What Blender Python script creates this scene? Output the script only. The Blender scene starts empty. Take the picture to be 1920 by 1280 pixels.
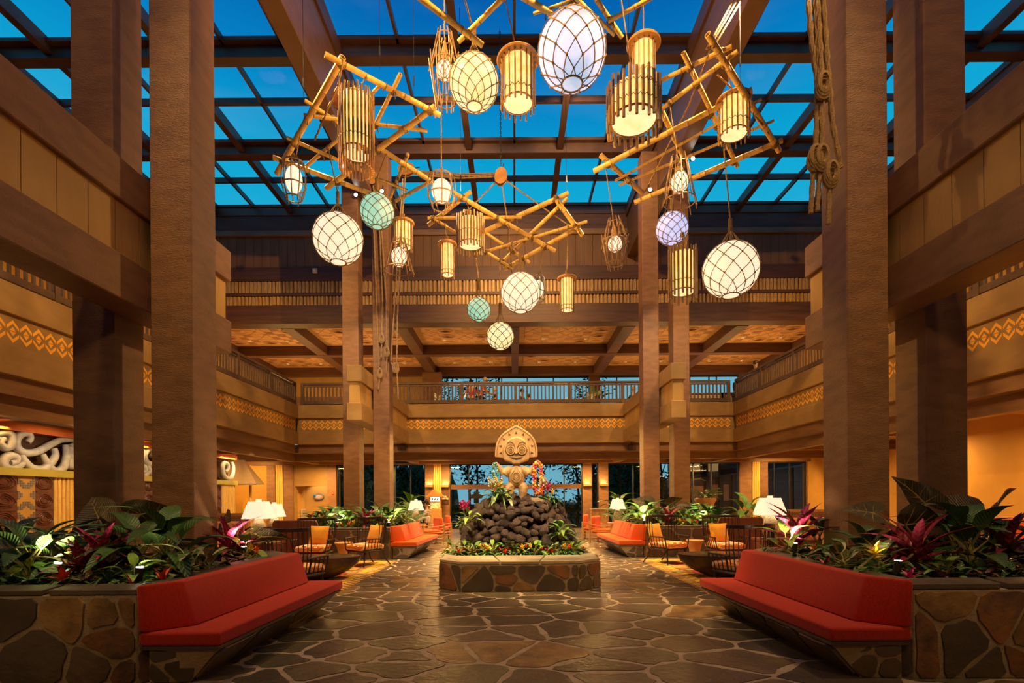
import bpy, bmesh, math, random
from mathutils import Vector, Matrix, noise, Euler
random.seed(7)
R = math.radians
C = bpy.context.scene.collection
SC = bpy.context.scene

# ------------------------------------------------------------------ camera
cam_d = bpy.data.cameras.new('camera'); cam = bpy.data.objects.new('camera', cam_d); C.objects.link(cam)
cam_d.sensor_width = 36.0; cam_d.lens = 950.0/1920*36
cam_d.shift_x = -4.5/1920; cam_d.shift_y = 292.0/1920
cam_d.clip_start = 0.05; cam_d.clip_end = 300
cam.matrix_world = Matrix.Translation((0, 0, 1.5)) @ Matrix.Rotation(R(90), 4, 'X') @ Matrix.Rotation(R(-0.4), 4, 'Z')
SC.camera = cam
SC.view_settings.view_transform = 'Standard'; SC.view_settings.look = 'None'
SC.view_settings.exposure = 0.0; SC.view_settings.gamma = 1.0; SC.view_settings.use_curve_mapping = False
SC.cycles.max_bounces = 6; SC.cycles.diffuse_bounces = 3; SC.cycles.glossy_bounces = 2
SC.cycles.transmission_bounces = 4; SC.cycles.transparent_max_bounces = 12
SC.cycles.sample_clamp_indirect = 4.0; SC.cycles.caustics_reflective = False; SC.cycles.caustics_refractive = False

def P(px, py, d):
    """pixel + depth -> the place in the room it was measured at"""
    dx = px-964.5; up = 932-py
    return Vector(((dx+.007*up)*d/950, d, 1.5+(up-.007*dx)*d/950))
def PF(px, py, z=0.0):
    """pixel of a point known to be at height z"""
    dx = px-964.5; up = 932-py
    return P(px, py, (z-1.5)*950/(up-.007*dx))
CX = 0.08      # the hall's middle line
def mx(x): return 2*CX-x

# ------------------------------------------------------------------ dusk sky
w = bpy.data.worlds.new('dusk'); SC.world = w; w.use_nodes = True
nt = w.node_tree; nt.nodes.clear()
tc = nt.nodes.new('ShaderNodeTexCoord'); sx = nt.nodes.new('ShaderNodeSeparateXYZ')
rp = nt.nodes.new('ShaderNodeValToRGB'); bg = nt.nodes.new('ShaderNodeBackground'); ow = nt.nodes.new('ShaderNodeOutputWorld')
nt.links.new(tc.outputs['Generated'], sx.inputs[0]); nt.links.new(sx.outputs['Z'], rp.inputs[0])
cr = rp.color_ramp
cr.elements[0].position = 0.0; cr.elements[0].color = (.22, .50, .60, 1)
cr.elements[1].position = 1.0; cr.elements[1].color = (.0, .04, .20, 1)
for p_, c_ in ((.25, (.20, .54, .66, 1)), (.40, (.02, .46, .68, 1)), (.53, (.004, .40, .66, 1)), (.62, (.002, .235, .56, 1)), (.70, (.001, .12, .42, 1))):
    e = cr.elements.new(p_); e.color = c_
nz = nt.nodes.new('ShaderNodeTexNoise'); nz.inputs['Scale'].default_value = 3.0; nz.inputs['Detail'].default_value = 5
mp = nt.nodes.new('ShaderNodeMapping'); mp.inputs['Scale'].default_value = (1, 1, 5)
cl = nt.nodes.new('ShaderNodeMapRange'); cl.inputs[1].default_value = .52; cl.inputs[2].default_value = .75; cl.inputs[4].default_value = .14
mxn = nt.nodes.new('ShaderNodeMixRGB'); mxn.inputs[2].default_value = (.25, .42, .60, 1)
nt.links.new(tc.outputs['Generated'], mp.inputs[0]); nt.links.new(mp.outputs[0], nz.inputs[0]); nt.links.new(nz.outputs[0], cl.inputs[0])
nt.links.new(cl.outputs[0], mxn.inputs[0]); nt.links.new(rp.outputs[0], mxn.inputs[1]); nt.links.new(mxn.outputs[0], bg.inputs[0])
bg.inputs[1].default_value = 1.0; nt.links.new(bg.outputs[0], ow.inputs[0])

# ------------------------------------------------------------------ lamps of the hall and added fill
WARM = (1.0, .62, .25); AMBER = (1.0, .56, .16); SOFT = (1.0, .74, .44)
def lamp(kind, name, loc, power, color=WARM, target=None, size=.1, angle=60, blend=.5, sy=None):
    l = bpy.data.lights.new(name, kind); l.energy = power; l.color = color
    if kind == 'SPOT': l.spot_size = R(angle); l.spot_blend = blend; l.shadow_soft_size = size
    elif kind == 'AREA':
        l.size = size
        if sy: l.shape = 'RECTANGLE'; l.size_y = sy
    else: l.shadow_soft_size = size
    o = bpy.data.objects.new(name, l); C.objects.link(o); o.location = loc
    if target is not None: o.rotation_euler = (Vector(target)-Vector(loc)).to_track_quat('-Z', 'Y').to_euler()
    return o
K = 1.0
# roof spotlights for floor, fountain, columns and bamboo frames, with some added fill
for s in (-1, 1):
    gx = CX+s*4.5
    lamp('SPOT', 'roof_or_fill_spot', (gx, 4.0, 10.9), 4200*K, SOFT, (CX, 10.0, 1.5), .10, 20, .6)
    lamp('SPOT', 'roof_or_fill_spot', (gx, 12.4, 10.9), 5200*K, WARM, (CX+s*3.2, 13.2, .6), .10, 42, .8)
    lamp('SPOT', 'roof_or_fill_spot', (gx, 11.0, 10.9), 1800*K, WARM, (CX+s*4.2, 10.2, .4), .10, 36, .8)
    lamp('SPOT', 'roof_or_fill_spot', (gx, 9.0, 10.9), 9500*K, WARM, (CX-s*2.0, 9.4, 0), .12, 32, .8)
    lamp('SPOT', 'roof_or_fill_spot', (CX+s*1.5, 16.9, 12.7), 10000*K, WARM, (CX-s*1.0, 16.2, 0), .12, 44, .8)
    lamp('SPOT', 'roof_or_fill_spot', (gx, 3.6, 10.9), 1000*K, WARM, (CX+s*1.4, 7.2, 0), .12, 50, .8)
    lamp('SPOT', 'roof_or_fill_spot', (gx, 5.0, 10.9), 5200*K, AMBER, (CX-s*2.6, 10.2, 8.6), .12, 60, .8)
    lamp('SPOT', 'roof_or_fill_spot', (gx, 14.0, 10.9), 2600*K, AMBER, (CX-s*1.2, 12, 7), .12, 60, .8)
    lamp('SPOT', 'frame_spotlight', (CX+s*4.3, 8.6, 5.3), 1500*K, AMBER, (CX-s*2.0, 10, 8.3), .10, 62, .8)
    lamp('SPOT', 'column_spotlight', (CX+s*3.6, 13.2, 8.8), 800*K, SOFT, (CX+s*4.5, 16, 4), .08, 70, .8)
    lamp('SPOT', 'roof_or_fill_spot', (CX+s*7.5, 11.0, 12.6), 3200*K, AMBER, (CX+s*9.4, 18, 4), .12, 80, .8)
    lamp('SPOT', 'facade_fill_spot', (CX+s*1.5, 13.2, 12.7), 1250*K, WARM, (CX+s*3, 20.4, 9.6), .12, 100, .8)  # added to brighten the upper facade, not a known fitting
    lamp('SPOT', 'roof_or_fill_spot', (CX+s*3.5, 1.5, 10.9), 500*K, AMBER, (CX+s*5.0, 6.2, 5), .12, 70, .8)
    lamp('SPOT', 'roof_or_fill_spot', (CX+s*3.0, -4.0, 10.9), 650*K, AMBER, (CX+s*4.6, 6, 2.0), .2, 60, .8)  # added front fill from behind the camera, not a girder fitting
    lamp('SPOT', 'fascia_spotlight', (CX+s*1.0, 13.2, 12.7), 1500*K, AMBER, (CX, 21.5, 4.3), .12, 70, .8)
    lamp('SPOT', 'rear_fill_spot', (CX+s*1.5, -3.5, 5.5), 420*K, WARM, (CX+s*5.6, 6.2, 2.4), .2, 44, .8)  # added unseen fill for the fronts of the near outer columns
    lamp('SPOT', 'far_wall_fill', (CX+s*11.9, 22.0, 3.0), 420*K, AMBER, (CX+s*12.4, 24.3, 1.4), .08, 110, .8)  # added to brighten the far end walls
    for y in (14.5, 19.5):
        lamp('SPOT', 'column_wash', (CX+s*2.9, y, 3.3), 160*K, AMBER, (CX+s*4.6, 16.2, 2.2), .08, 80, .8)
# ceiling lights of the ground floor wings and of the galleries, then added lounge fill
for s in (-1, 1):
    for y in (6, 10, 14, 18.5):
        lamp('AREA', 'wing_ceiling_light', (CX+s*10.9, y, 3.02), 120*K, AMBER, (CX+s*10.9, y, 0), .9)
    for y in (8, 14, 19):
        lamp('AREA', 'gallery_ceiling_light', (CX+s*11.6, y, 8.2), 80*K, WARM, (CX+s*10.8, y, 0), .9)
for x in (-9, -6.5, -3.2, 0, 3.2, 6.5, 9):
    lamp('AREA', 'far_ceiling_light', (CX+x, 22.9, 3.02), 190*K, AMBER, (CX+x, 22.9, 0), .7)
for x in (-11.2, -6.9, -2.3, 2.3, 6.9, 11.2):
    lamp('AREA', 'lounge_bounce_fill', (CX+x, 24.0, 5.45), 105*K, AMBER, (CX+x, 23.9, 9), 1.1)  # added upward panels, stand in for light bounced onto the ceiling
    lamp('AREA', 'lounge_bounce_fill', (CX+x, 27.0, 5.45), 80*K, AMBER, (CX+x, 26.9, 9), 1.1)
# ------------------------------------------------------------------ materials
def node_mat(name):
    m = bpy.data.materials.new(name); m.use_nodes = True
    nt = m.node_tree; b = nt.nodes['Principled BSDF']
    return m, nt, b
def MAT(name, c1, c2=None, rough=.6, scale=6.0, bump=0.0, bscale=None, spec=.5, stretch=None, coord='Object', rnd=0.0, metal=0, detail=4, contrast=(.35, .65), sheen=0, c3=None):
    m, nt, b = node_mat(name)
    b.inputs['Roughness'].default_value = rough; b.inputs['Specular IOR Level'].default_value = spec; b.inputs['Metallic'].default_value = metal
    if sheen: b.inputs['Sheen Weight'].default_value = sheen
    c2 = c2 or tuple(x*.8 for x in c1)
    tc = nt.nodes.new('ShaderNodeTexCoord'); mp = nt.nodes.new('ShaderNodeMapping')
    if coord == 'World':
        g = nt.nodes.new('ShaderNodeNewGeometry'); nt.links.new(g.outputs['Position'], mp.inputs[0])
    else: nt.links.new(tc.outputs[coord], mp.inputs[0])
    if stretch: mp.inputs['Scale'].default_value = stretch
    oi = nt.nodes.new('ShaderNodeObjectInfo')
    n = nt.nodes.new('ShaderNodeTexNoise'); n.inputs['Scale'].default_value = scale; n.inputs['Detail'].default_value = detail
    nt.links.new(mp.outputs[0], n.inputs['Vector'])
    r = nt.nodes.new('ShaderNodeValToRGB'); e = r.color_ramp.elements
    e[0].position, e[1].position = contrast; e[0].color = (*c1, 1); e[1].color = (*c2, 1)
    if c3: x = e.new(.5*(contrast[0]+contrast[1])); x.color = (*c3, 1)
    nt.links.new(n.outputs[0], r.inputs[0]); last = r.outputs[0]
    if rnd:
        hs = nt.nodes.new('ShaderNodeHueSaturation'); mr = nt.nodes.new('ShaderNodeMapRange')
        mr.inputs[3].default_value = 1-rnd; mr.inputs[4].default_value = 1+rnd
        nt.links.new(oi.outputs['Random'], mr.inputs[0]); nt.links.new(mr.outputs[0], hs.inputs['Value']); nt.links.new(last, hs.inputs['Color']); last = hs.outputs[0]
    nt.links.new(last, b.inputs['Base Color'])
    if bump:
        n2 = nt.nodes.new('ShaderNodeTexNoise'); n2.inputs['Scale'].default_value = bscale or scale*6; n2.inputs['Detail'].default_value = 5
        nt.links.new(mp.outputs[0], n2.inputs['Vector'])
        bu = nt.nodes.new('ShaderNodeBump'); bu.inputs['Strength'].default_value = min(1, bump); bu.inputs['Distance'].default_value = .02
        nt.links.new(n2.outputs[0], bu.inputs['Height']); nt.links.new(bu.outputs[0], b.inputs['Normal'])
    return m
def GLOW(name, col, strength, c2=None, scale=8, base=(.22, .17, .11)):
    m, nt, b = node_mat(name)
    b.inputs['Base Color'].default_value = (*base, 1); b.inputs['Roughness'].default_value = .4
    b.inputs['Emission Color'].default_value = (*col, 1); b.inputs['Emission Strength'].default_value = strength
    if c2:
        tc = nt.nodes.new('ShaderNodeTexCoord'); n = nt.nodes.new('ShaderNodeTexNoise'); n.inputs['Scale'].default_value = scale; n.inputs['Detail'].default_value = 4
        r = nt.nodes.new('ShaderNodeValToRGB'); r.color_ramp.elements[0].position = .35; r.color_ramp.elements[1].position = .65
        r.color_ramp.elements[0].color = (*col, 1); r.color_ramp.elements[1].color = (*c2, 1)
        nt.links.new(tc.outputs['Object'], n.inputs['Vector']); nt.links.new(n.outputs[0], r.inputs[0]); nt.links.new(r.outputs[0], b.inputs['Emission Color'])
    return m
def GLASS(name, tint=(.9, .95, 1), refl=.12):
    m = bpy.data.materials.new(name); m.use_nodes = True; nt = m.node_tree; nt.nodes.clear()
    t = nt.nodes.new('ShaderNodeBsdfTransparent'); t.inputs[0].default_value = (*tint, 1)
    g = nt.nodes.new('ShaderNodeBsdfGlossy'); g.inputs['Roughness'].default_value = .03
    lw = nt.nodes.new('ShaderNodeLayerWeight'); lw.inputs[0].default_value = refl
    mxs = nt.nodes.new('ShaderNodeMixShader'); o = nt.nodes.new('ShaderNodeOutputMaterial')
    nt.links.new(lw.outputs['Fresnel'], mxs.inputs[0]); nt.links.new(t.outputs[0], mxs.inputs[1]); nt.links.new(g.outputs[0], mxs.inputs[2]); nt.links.new(mxs.outputs[0], o.inputs[0])
    return m
m_column = MAT('brown_stucco', (.26, .125, .058), (.19, .088, .04), .5, 3, .55, 38, .5, (1, 1, 3), 'World')
m_fascia = MAT('tan_stucco', (.37, .225, .085), (.31, .185, .068), .65, 2, .4, 60, .3, (1, 1, 2), 'World')
m_board = MAT('tan_boarding', (.52, .32, .11), (.44, .26, .085), .6, 2.5, .3, 26, .3, (1, 1, .25), 'World')
m_darkbeam = MAT('dark_timber', (.12, .052, .032), (.08, .034, .022), .5, 3, .3, 30, .4, (.3, .3, 3), 'World')
m_girder = MAT('girder_timber', (.16, .08, .045), (.12, .058, .032), .45, 3, .2, 30, .5, (.4, .4, 3), 'World')
m_roofsteel = MAT('bronze_roof_steel', (.10, .047, .030), (.07, .032, .022), .45, 2, .1, 30, .5, None, 'World')
m_midbeam = MAT('brown_timber', (.27, .145, .065), (.20, .10, .045), .45, 3, .2, 30, .5, (.4, .4, 3), 'World')
m_wood_ceiling = MAT('plank_wood', (.55, .32, .14), (.40, .21, .08), .45, 2.4, .1, 20, .5, (.35, 5, 1), 'World')
m_tilewood = MAT('carved_tile_wood', (.52, .28, .135), (.44, .225, .10), .6, 4, .1, 30, .3, None, 'World')
m_tileline = MAT('carved_tile_relief', (.33, .165, .075), None, .6)
m_yellow = MAT('ochre_paint', (.62, .34, .085), (.56, .30, .07), .7, 1.5, .12, 60, .2, None, 'World')
m_orangepaint = MAT('orange_stencil_paint', (1.0, .50, .05), (.95, .44, .04), .55, 5)
m_bamboo = MAT('bamboo_cane', (.86, .56, .15), (.74, .44, .10), .32, 3, .08, 20, .5, (4, 4, 1), 'Object', .08)
m_bambooneat = MAT('split_bamboo', (.62, .38, .15), (.36, .20, .075), .45, 9, .1, 20, .4, (4, 4, .4), 'World')
m_node = MAT('bamboo_joint', (.30, .16, .05), None, .5)
m_rope = MAT('jute_rope', (.42, .27, .13), (.26, .16, .075), .85, 60, .6, 120, .2)
m_netcord = MAT('net_cord', (.30, .19, .09), (.20, .125, .06), .85, 60, .3, 120, .2)
m_lash = MAT('lashing_cord', (.30, .185, .085), (.18, .11, .05), .85, 50, .5, 120, .2)
m_slat = MAT('lantern_slat_wood', (.34, .19, .075), (.24, .13, .05), .45, 8, .1, 30, .5)
m_cane = MAT('bent_cane', (.36, .21, .09), (.25, .14, .06), .4, 8, .1, 30, .5)
m_disc = MAT('turned_wood_disc', (.50, .24, .07), (.38, .17, .05), .4, 6, .1, 20, .5)
m_mortar = MAT('mortar', (.46, .36, .25), (.36, .27, .18), .85, 8, .5, 60, .2, None, 'World')
m_slate = MAT('dark_slate', (.085, .066, .05), (.13, .10, .07), .29, 2.2, .5, 14, .5, None, 'World', .25)
m_slate2 = MAT('brown_slate', (.17, .12, .07), (.10, .075, .05), .29, 2.0, .5, 14, .5, None, 'World', .22)
m_slate3 = MAT('olive_slate', (.135, .115, .065), (.095, .08, .05), .29, 2.0, .5, 14, .5, None, 'World', .2)
m_gold = MAT('golden_slate', (.36, .225, .085), (.17, .11, .05), .36, 4.5, .6, 16, .5, None, 'World', .2, c3=(.27, .155, .06))
m_rust = MAT('rust_slate', (.30, .12, .04), (.10, .06, .04), .4, 3.5, .6, 16, .4, None, 'World', .2, c3=(.21, .11, .055))
m_cope = MAT('coping_stone', (.15, .11, .075), (.095, .075, .055), .4, 3, .4, 20, .4, None, 'World', .15)
m_copelight = MAT('pale_coping_stone', (.50, .42, .30), (.40, .33, .22), .45, 3, .4, 20, .4, None, 'World', .12)
m_red = MAT('red_linen', (.60, .034, .009), (.50, .026, .007), .75, 90, .35, 260, .15, (1, 1, .25), 'World', sheen=.2)
m_orangefab = MAT('orange_linen', (.90, .15, .018), (.82, .12, .014), .75, 90, .35, 260, .15, (1, 1, .25), 'World', sheen=.2)
m_pillow = MAT('gold_pillow_linen', (.80, .36, .03), (.70, .29, .02), .8, 60, .3, 200, .15, sheen=.2)
m_blackwood = MAT('black_lacquered_wood', (.035, .018, .013), (.02, .011, .009), .3, 6, .05, 30, .5)
m_tablewood = MAT('dark_brown_table_wood', (.10, .055, .03), (.06, .032, .02), .22, 5, .05, 30, .5)
m_stool = MAT('carved_stool_wood', (.62, .33, .11), (.50, .25, .08), .5, 6, .1, 30, .4)
m_soil = MAT('dark_soil', (.035, .024, .016), (.018, .012, .009), .95, 20, .8, 60, .1)
m_leafdk = MAT('dark_green_leaf', (.042, .11, .026), (.065, .16, .035), .35, 9, .2, 25, .5, None, 'Object', .3)
m_leafmd = MAT('green_leaf', (.08, .22, .035), (.13, .31, .05), .38, 9, .2, 25, .5, None, 'Object', .3)
m_leaflt = MAT('lime_leaf', (.25, .42, .05), (.16, .32, .04), .4, 9, .1, 25, .5, None, 'Object', .2)
m_leafvar = MAT('variegated_leaf', (.08, .15, .04), (.42, .44, .22), .4, 14, .1, 25, .5, None, 'Object', .2, contrast=(.48, .56))
m_leafbrown = MAT('bronze_leaf', (.17, .075, .035), (.10, .05, .03), .4, 9, .2, 25, .5, None, 'Object', .3)
m_leafear = MAT('bronze_green_ear_leaf', (.075, .055, .028), (.045, .038, .02), .4, 5, .3, 12, .5, None, 'Object', .25)
m_vein = MAT('pale_leaf_vein', (.42, .30, .09), None, .5)
m_stem = MAT('green_stem', (.32, .30, .07), None, .5)
m_magenta = MAT('magenta_ti_leaf', (.42, .018, .10), (.26, .012, .06), .4, 6, .1, 25, .5, None, 'Object', .25)
m_maroon = MAT('maroon_ti_leaf', (.17, .014, .03), (.26, .02, .045), .4, 6, .1, 25, .5, None, 'Object', .25)
m_redflower = MAT('red_bract', (.72, .035, .012), (.60, .05, .015), .4, 9)
m_pinkflower = MAT('pink_petal', (.75, .05, .28), (.60, .03, .20), .4, 9)
m_yellowflower = MAT('yellow_bract', (.90, .62, .03), (.85, .50, .02), .4, 9)
m_orangeflower = MAT('orange_bract', (.92, .22, .04), (.85, .12, .03), .4, 9)
m_whiteflower = MAT('cream_petal', (.85, .80, .60), (.80, .70, .45), .4, 9)
m_lava = MAT('lava_rock', (.10, .06, .042), (.042, .027, .022), .42, 6, 1.0, 26, .5, None, 'Object', .35)
m_tiki = MAT('carved_pale_wood', (.66, .42, .19), (.52, .31, .13), .5, 5, .15, 30, .4, (3, 3, .6), 'Object')
m_tikidark = MAT('dark_carving_line', (.12, .06, .025), None, .6)
m_shade = GLOW('lit_lampshade', (1.0, .70, .45), 1.22)
m_vase = MAT('embossed_ceramic', (.62, .50, .34), (.44, .34, .22), .4, 25, .8, 30, .5)
m_black = MAT('black_metal', (.02, .018, .016), None, .4)
m_white = MAT('white_plastic', (.75, .72, .66), None, .4)
m_glass = GLASS('roof_glass', (.92, .97, 1), .02)
m_wglass = GLASS('window_glass', (.85, .92, .95), .22)
m_glasscool = GLASS('shaded_roof_glass', (.62, .74, .82), .1)
def veined(m, light, freq=60):
    nt = m.node_tree; b = nt.nodes['Principled BSDF']; N = nt.nodes.new; L = nt.links.new
    tc = N('ShaderNodeTexCoord'); s = N('ShaderNodeSeparateXYZ'); ab = N('ShaderNodeMath'); ab.operation = 'ABSOLUTE'; ml = N('ShaderNodeMath'); ml.operation = 'MULTIPLY_ADD'; ml.inputs[1].default_value = -1.1
    sn = N('ShaderNodeMath'); sn.operation = 'SINE'; mu = N('ShaderNodeMath'); mu.operation = 'MULTIPLY'; mu.inputs[1].default_value = freq*4
    L(tc.outputs['Object'], s.inputs[0]); L(s.outputs['Y'], ab.inputs[0]); L(ab.outputs[0], ml.inputs[0]); L(s.outputs['X'], ml.inputs[2]); L(ml.outputs[0], mu.inputs[0]); L(mu.outputs[0], sn.inputs[0])
    r = N('ShaderNodeMapRange'); r.inputs[1].default_value = .72; r.inputs[2].default_value = 1.0; r.inputs[4].default_value = .55; L(sn.outputs[0], r.inputs[0])
    mid = N('ShaderNodeMapRange'); mid.inputs[1].default_value = .0055; mid.inputs[2].default_value = .0; mid.inputs[4].default_value = .9; L(ab.outputs[0], mid.inputs[0])
    mx_ = N('ShaderNodeMath'); mx_.operation = 'MAXIMUM'; L(r.outputs[0], mx_.inputs[0]); L(mid.outputs[0], mx_.inputs[1])
    old = b.inputs['Base Color'].links[0].from_socket; mc = N('ShaderNodeMixRGB'); mc.inputs[2].default_value = (*light, 1); L(mx_.outputs[0], mc.inputs[0]); L(old, mc.inputs[1]); L(mc.outputs[0], b.inputs['Base Color'])
    bu = N('ShaderNodeBump'); bu.inputs['Strength'].default_value = .5; bu.inputs['Distance'].default_value = .006; L(sn.outputs[0], bu.inputs['Height']); L(bu.outputs[0], b.inputs['Normal'])
veined(m_leafdk, (.13, .20, .06)); veined(m_leafmd, (.22, .38, .08)); veined(m_leaflt, (.42, .55, .12)); veined(m_leafear, (.12, .085, .045), 18)
veined(m_magenta, (.75, .12, .25), 30); veined(m_maroon, (.35, .05, .09), 30); veined(m_leafbrown, (.28, .14, .06), 50)
def PATTERN(name, kind, cols, scale, rough=.8, dist=2.0, rot=0, coord='Object'):
    m, nt, b = node_mat(name); b.inputs['Roughness'].default_value = rough; b.inputs['Specular IOR Level'].default_value = .2
    tc = nt.nodes.new('ShaderNodeTexCoord'); mp = nt.nodes.new('ShaderNodeMapping'); mp.inputs['Rotation'].default_value = (0, 0, rot)
    nt.links.new(tc.outputs[coord], mp.inputs[0])
    if kind == 'wave':
        t = nt.nodes.new('ShaderNodeTexWave'); t.wave_type = 'RINGS'; t.inputs['Scale'].default_value = scale; t.inputs['Distortion'].default_value = dist; out = t.outputs[1]
    elif kind == 'bands':
        t = nt.nodes.new('ShaderNodeTexWave'); t.inputs['Scale'].default_value = scale; t.inputs['Distortion'].default_value = dist; out = t.outputs[1]
    else:
        t = nt.nodes.new('ShaderNodeTexVoronoi'); t.inputs['Scale'].default_value = scale; t.distance = 'CHEBYCHEV'; out = t.outputs['Distance']
    nt.links.new(mp.outputs[0], t.inputs['Vector'])
    r = nt.nodes.new('ShaderNodeValToRGB'); r.color_ramp.interpolation = 'CONSTANT'
    e = r.color_ramp.elements; n = len(cols)
    e[0].position = 0; e[0].color = (*cols[0], 1); e[1].position = 1/n; e[1].color = (*cols[1], 1)
    for i in range(2, n): x = e.new(i/n); x.color = (*cols[i], 1)
    nt.links.new(out, r.inputs[0]); nt.links.new(r.outputs[0], b.inputs['Base Color'])
    return m
m_seatpat = PATTERN('shell_print_fabric', 'wave', [(.85, .58, .30), (.75, .20, .03), (.85, .62, .36), (.32, .04, .03), (.80, .26, .04)], 3.2, dist=5)
m_floral = PATTERN('floral_print_fabric', 'vor', [(.75, .22, .08), (.80, .42, .18), (.62, .40, .24), (.80, .50, .28)], 9)
m_rug = PATTERN('patterned_rug_wool', 'vor', [(.55, .24, .05), (.22, .12, .05), (.62, .34, .08), (.45, .12, .04)], 3.4, .95)
m_rugred = PATTERN('red_rug_wool', 'vor', [(.60, .05, .02), (.55, .05, .02), (.62, .36, .12)], 5, .95)
m_rugyel = PATTERN('yellow_rug_border', 'bands', [(.80, .48, .05), (.85, .52, .06), (.45, .25, .04)], 1.6, .95, 0, R(50))
m_rugtan = PATTERN('tan_rug_border', 'bands', [(.72, .42, .12), (.62, .36, .11), (.25, .14, .05)], 2.4, .95, 0, R(-50))

# ------------------------------------------------------------------ object helpers
def wloc(o):
    v = Vector((0, 0, 0))
    while o is not None: v += o.location; o = o.parent
    return v
def tag(o, label=None, cat=None, group=None, kind=None):
    if label: o['label'] = label
    if cat: o['category'] = cat
    if group: o['group'] = group
    if kind: o['kind'] = kind
    return o
def empty(name, loc, label=None, cat=None, group=None, rz=0, kind=None):
    o = bpy.data.objects.new(name, None); C.objects.link(o); o.location = loc; o.rotation_euler = (0, 0, rz)
    o.empty_display_size = .05
    return tag(o, label, cat, group, kind)
class MB:
    def __init__(s): s.v = []; s.f = []
    def add(s, vs, fs):
        b = len(s.v); s.v += [Vector(v) for v in vs]; s.f += [tuple(i+b for i in f) for f in fs]; return s
    def box(s, x0, x1, y0, y1, z0, z1):
        if x0 > x1: x0, x1 = x1, x0
        if y0 > y1: y0, y1 = y1, y0
        if z0 > z1: z0, z1 = z1, z0
        return s.add([(x0, y0, z0), (x1, y0, z0), (x1, y1, z0), (x0, y1, z0), (x0, y0, z1), (x1, y0, z1), (x1, y1, z1), (x0, y1, z1)],
                     [(0, 3, 2, 1), (4, 5, 6, 7), (0, 1, 5, 4), (1, 2, 6, 5), (2, 3, 7, 6), (3, 0, 4, 7)])
    def bar(s, a, b, wd, ht, up=(0, 0, 1)):
        a = Vector(a); b = Vector(b); d = (b-a).normalized(); up = Vector(up)
        if abs(d.dot(up)) > .98: up = Vector((0, 1, 0))
        x = d.cross(up).normalized()*wd/2; y = x.cross(d).normalized()*ht/2
        return s.add([a-x-y, a+x-y, a+x+y, a-x+y, b-x-y, b+x-y, b+x+y, b-x+y],
                     [(0, 1, 2, 3), (7, 6, 5, 4), (0, 4, 5, 1), (1, 5, 6, 2), (2, 6, 7, 3), (3, 7, 4, 0)])
    def tube(s, pts, r, n=6, cap=True, closed=False):
        pts = [Vector(p) for p in pts]; m = len(pts)
        if m < 2: return s
        rs = r if isinstance(r, (list, tuple)) else [r]*m
        b = len(s.v); x = None
        for i, p in enumerate(pts):
            if closed: d = pts[(i+1) % m]-pts[i-1]
            else: d = pts[min(i+1, m-1)]-pts[max(i-1, 0)]
            d = d.normalized() if d.length > 1e-9 else Vector((0, 0, 1))
            if x is None:
                x = d.cross(Vector((0, 0, 1)))
                if x.length < .05: x = d.cross(Vector((0, 1, 0)))
            x = (x-d*x.dot(d)).normalized(); y = d.cross(x)
            for k in range(n):
                t = 2*math.pi*k/n; s.v.append(p+(x*math.cos(t)+y*math.sin(t))*rs[i])
        seg = m if closed else m-1
        for i in range(seg):
            j = (i+1) % m
            for k in range(n):
                q = (k+1) % n; s.f.append((b+i*n+k, b+i*n+q, b+j*n+q, b+j*n+k))
        if cap and not closed:
            s.f.append(tuple(b+k for k in range(n))[::-1]); s.f.append(tuple(b+(m-1)*n+k for k in range(n)))
        return s
    def lathe(s, prof, n=16, c=(0, 0, 0), cap=True, sx=1, sy=1):
        b = len(s.v); c = Vector(c)
        for (r, z) in prof:
            for k in range(n):
                t = 2*math.pi*k/n; s.v.append(c+Vector((r*math.cos(t)*sx, r*math.sin(t)*sy, z)))
        for i in range(len(prof)-1):
            for k in range(n):
                q = (k+1) % n; s.f.append((b+i*n+k, b+i*n+q, b+(i+1)*n+q, b+(i+1)*n+k))
        if cap:
            s.f.append(tuple(b+k for k in range(n))[::-1]); e = b+(len(prof)-1)*n; s.f.append(tuple(e+k for k in range(n)))
        return s
    def prism(s, poly, o, u, v, n, t0, t1):
        """polygon poly (2D) on plane o+u*x+v*y pushed along n from t0 to t1"""
        o, u, v, n = map(Vector, (o, u, v, n)); k = len(poly); b = len(s.v)
        if u.cross(v).dot(n) < 0: poly = poly[::-1]
        for t in (t0, t1):
            for (x, y) in poly: s.v.append(o+u*x+v*y+n*t)
        s.f.append(tuple(b+i for i in range(k))[::-1]); s.f.append(tuple(b+k+i for i in range(k)))
        for i in range(k):
            j = (i+1) % k; s.f.append((b+i, b+j, b+k+j, b+k+i))
        return s
    def blob(s, c, r, n=6, m=4, jit=0):
        c = Vector(c); r = Vector(r) if hasattr(r, '__len__') else Vector((r, r, r)); b = len(s.v)
        for i in range(1, m):
            t = math.pi*i/m
            for k in range(n):
                p = 2*math.pi*k/n; q = 1+random.uniform(-jit, jit)
                s.v.append(c+Vector((r.x*math.sin(t)*math.cos(p), r.y*math.sin(t)*math.sin(p), r.z*math.cos(t)))*q if jit == 0 else c+Vector((r.x*math.sin(t)*math.cos(p)*q, r.y*math.sin(t)*math.sin(p)*q, r.z*math.cos(t)*q)))
        s.v.append(c+Vector((0, 0, r.z))); s.v.append(c-Vector((0, 0, r.z))); T = len(s.v)-2
        for i in range(m-2):
            for k in range(n):
                q = (k+1) % n; s.f.append((b+i*n+k, b+(i+1)*n+k, b+(i+1)*n+q, b+i*n+q))
        for k in range(n):
            q = (k+1) % n; s.f.append((T, b+k, b+q)); s.f.append((T+1, b+(m-2)*n+q, b+(m-2)*n+k))
        return s
    def xf(s, M):
        s.v = [M @ p for p in s.v]; return s
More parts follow.
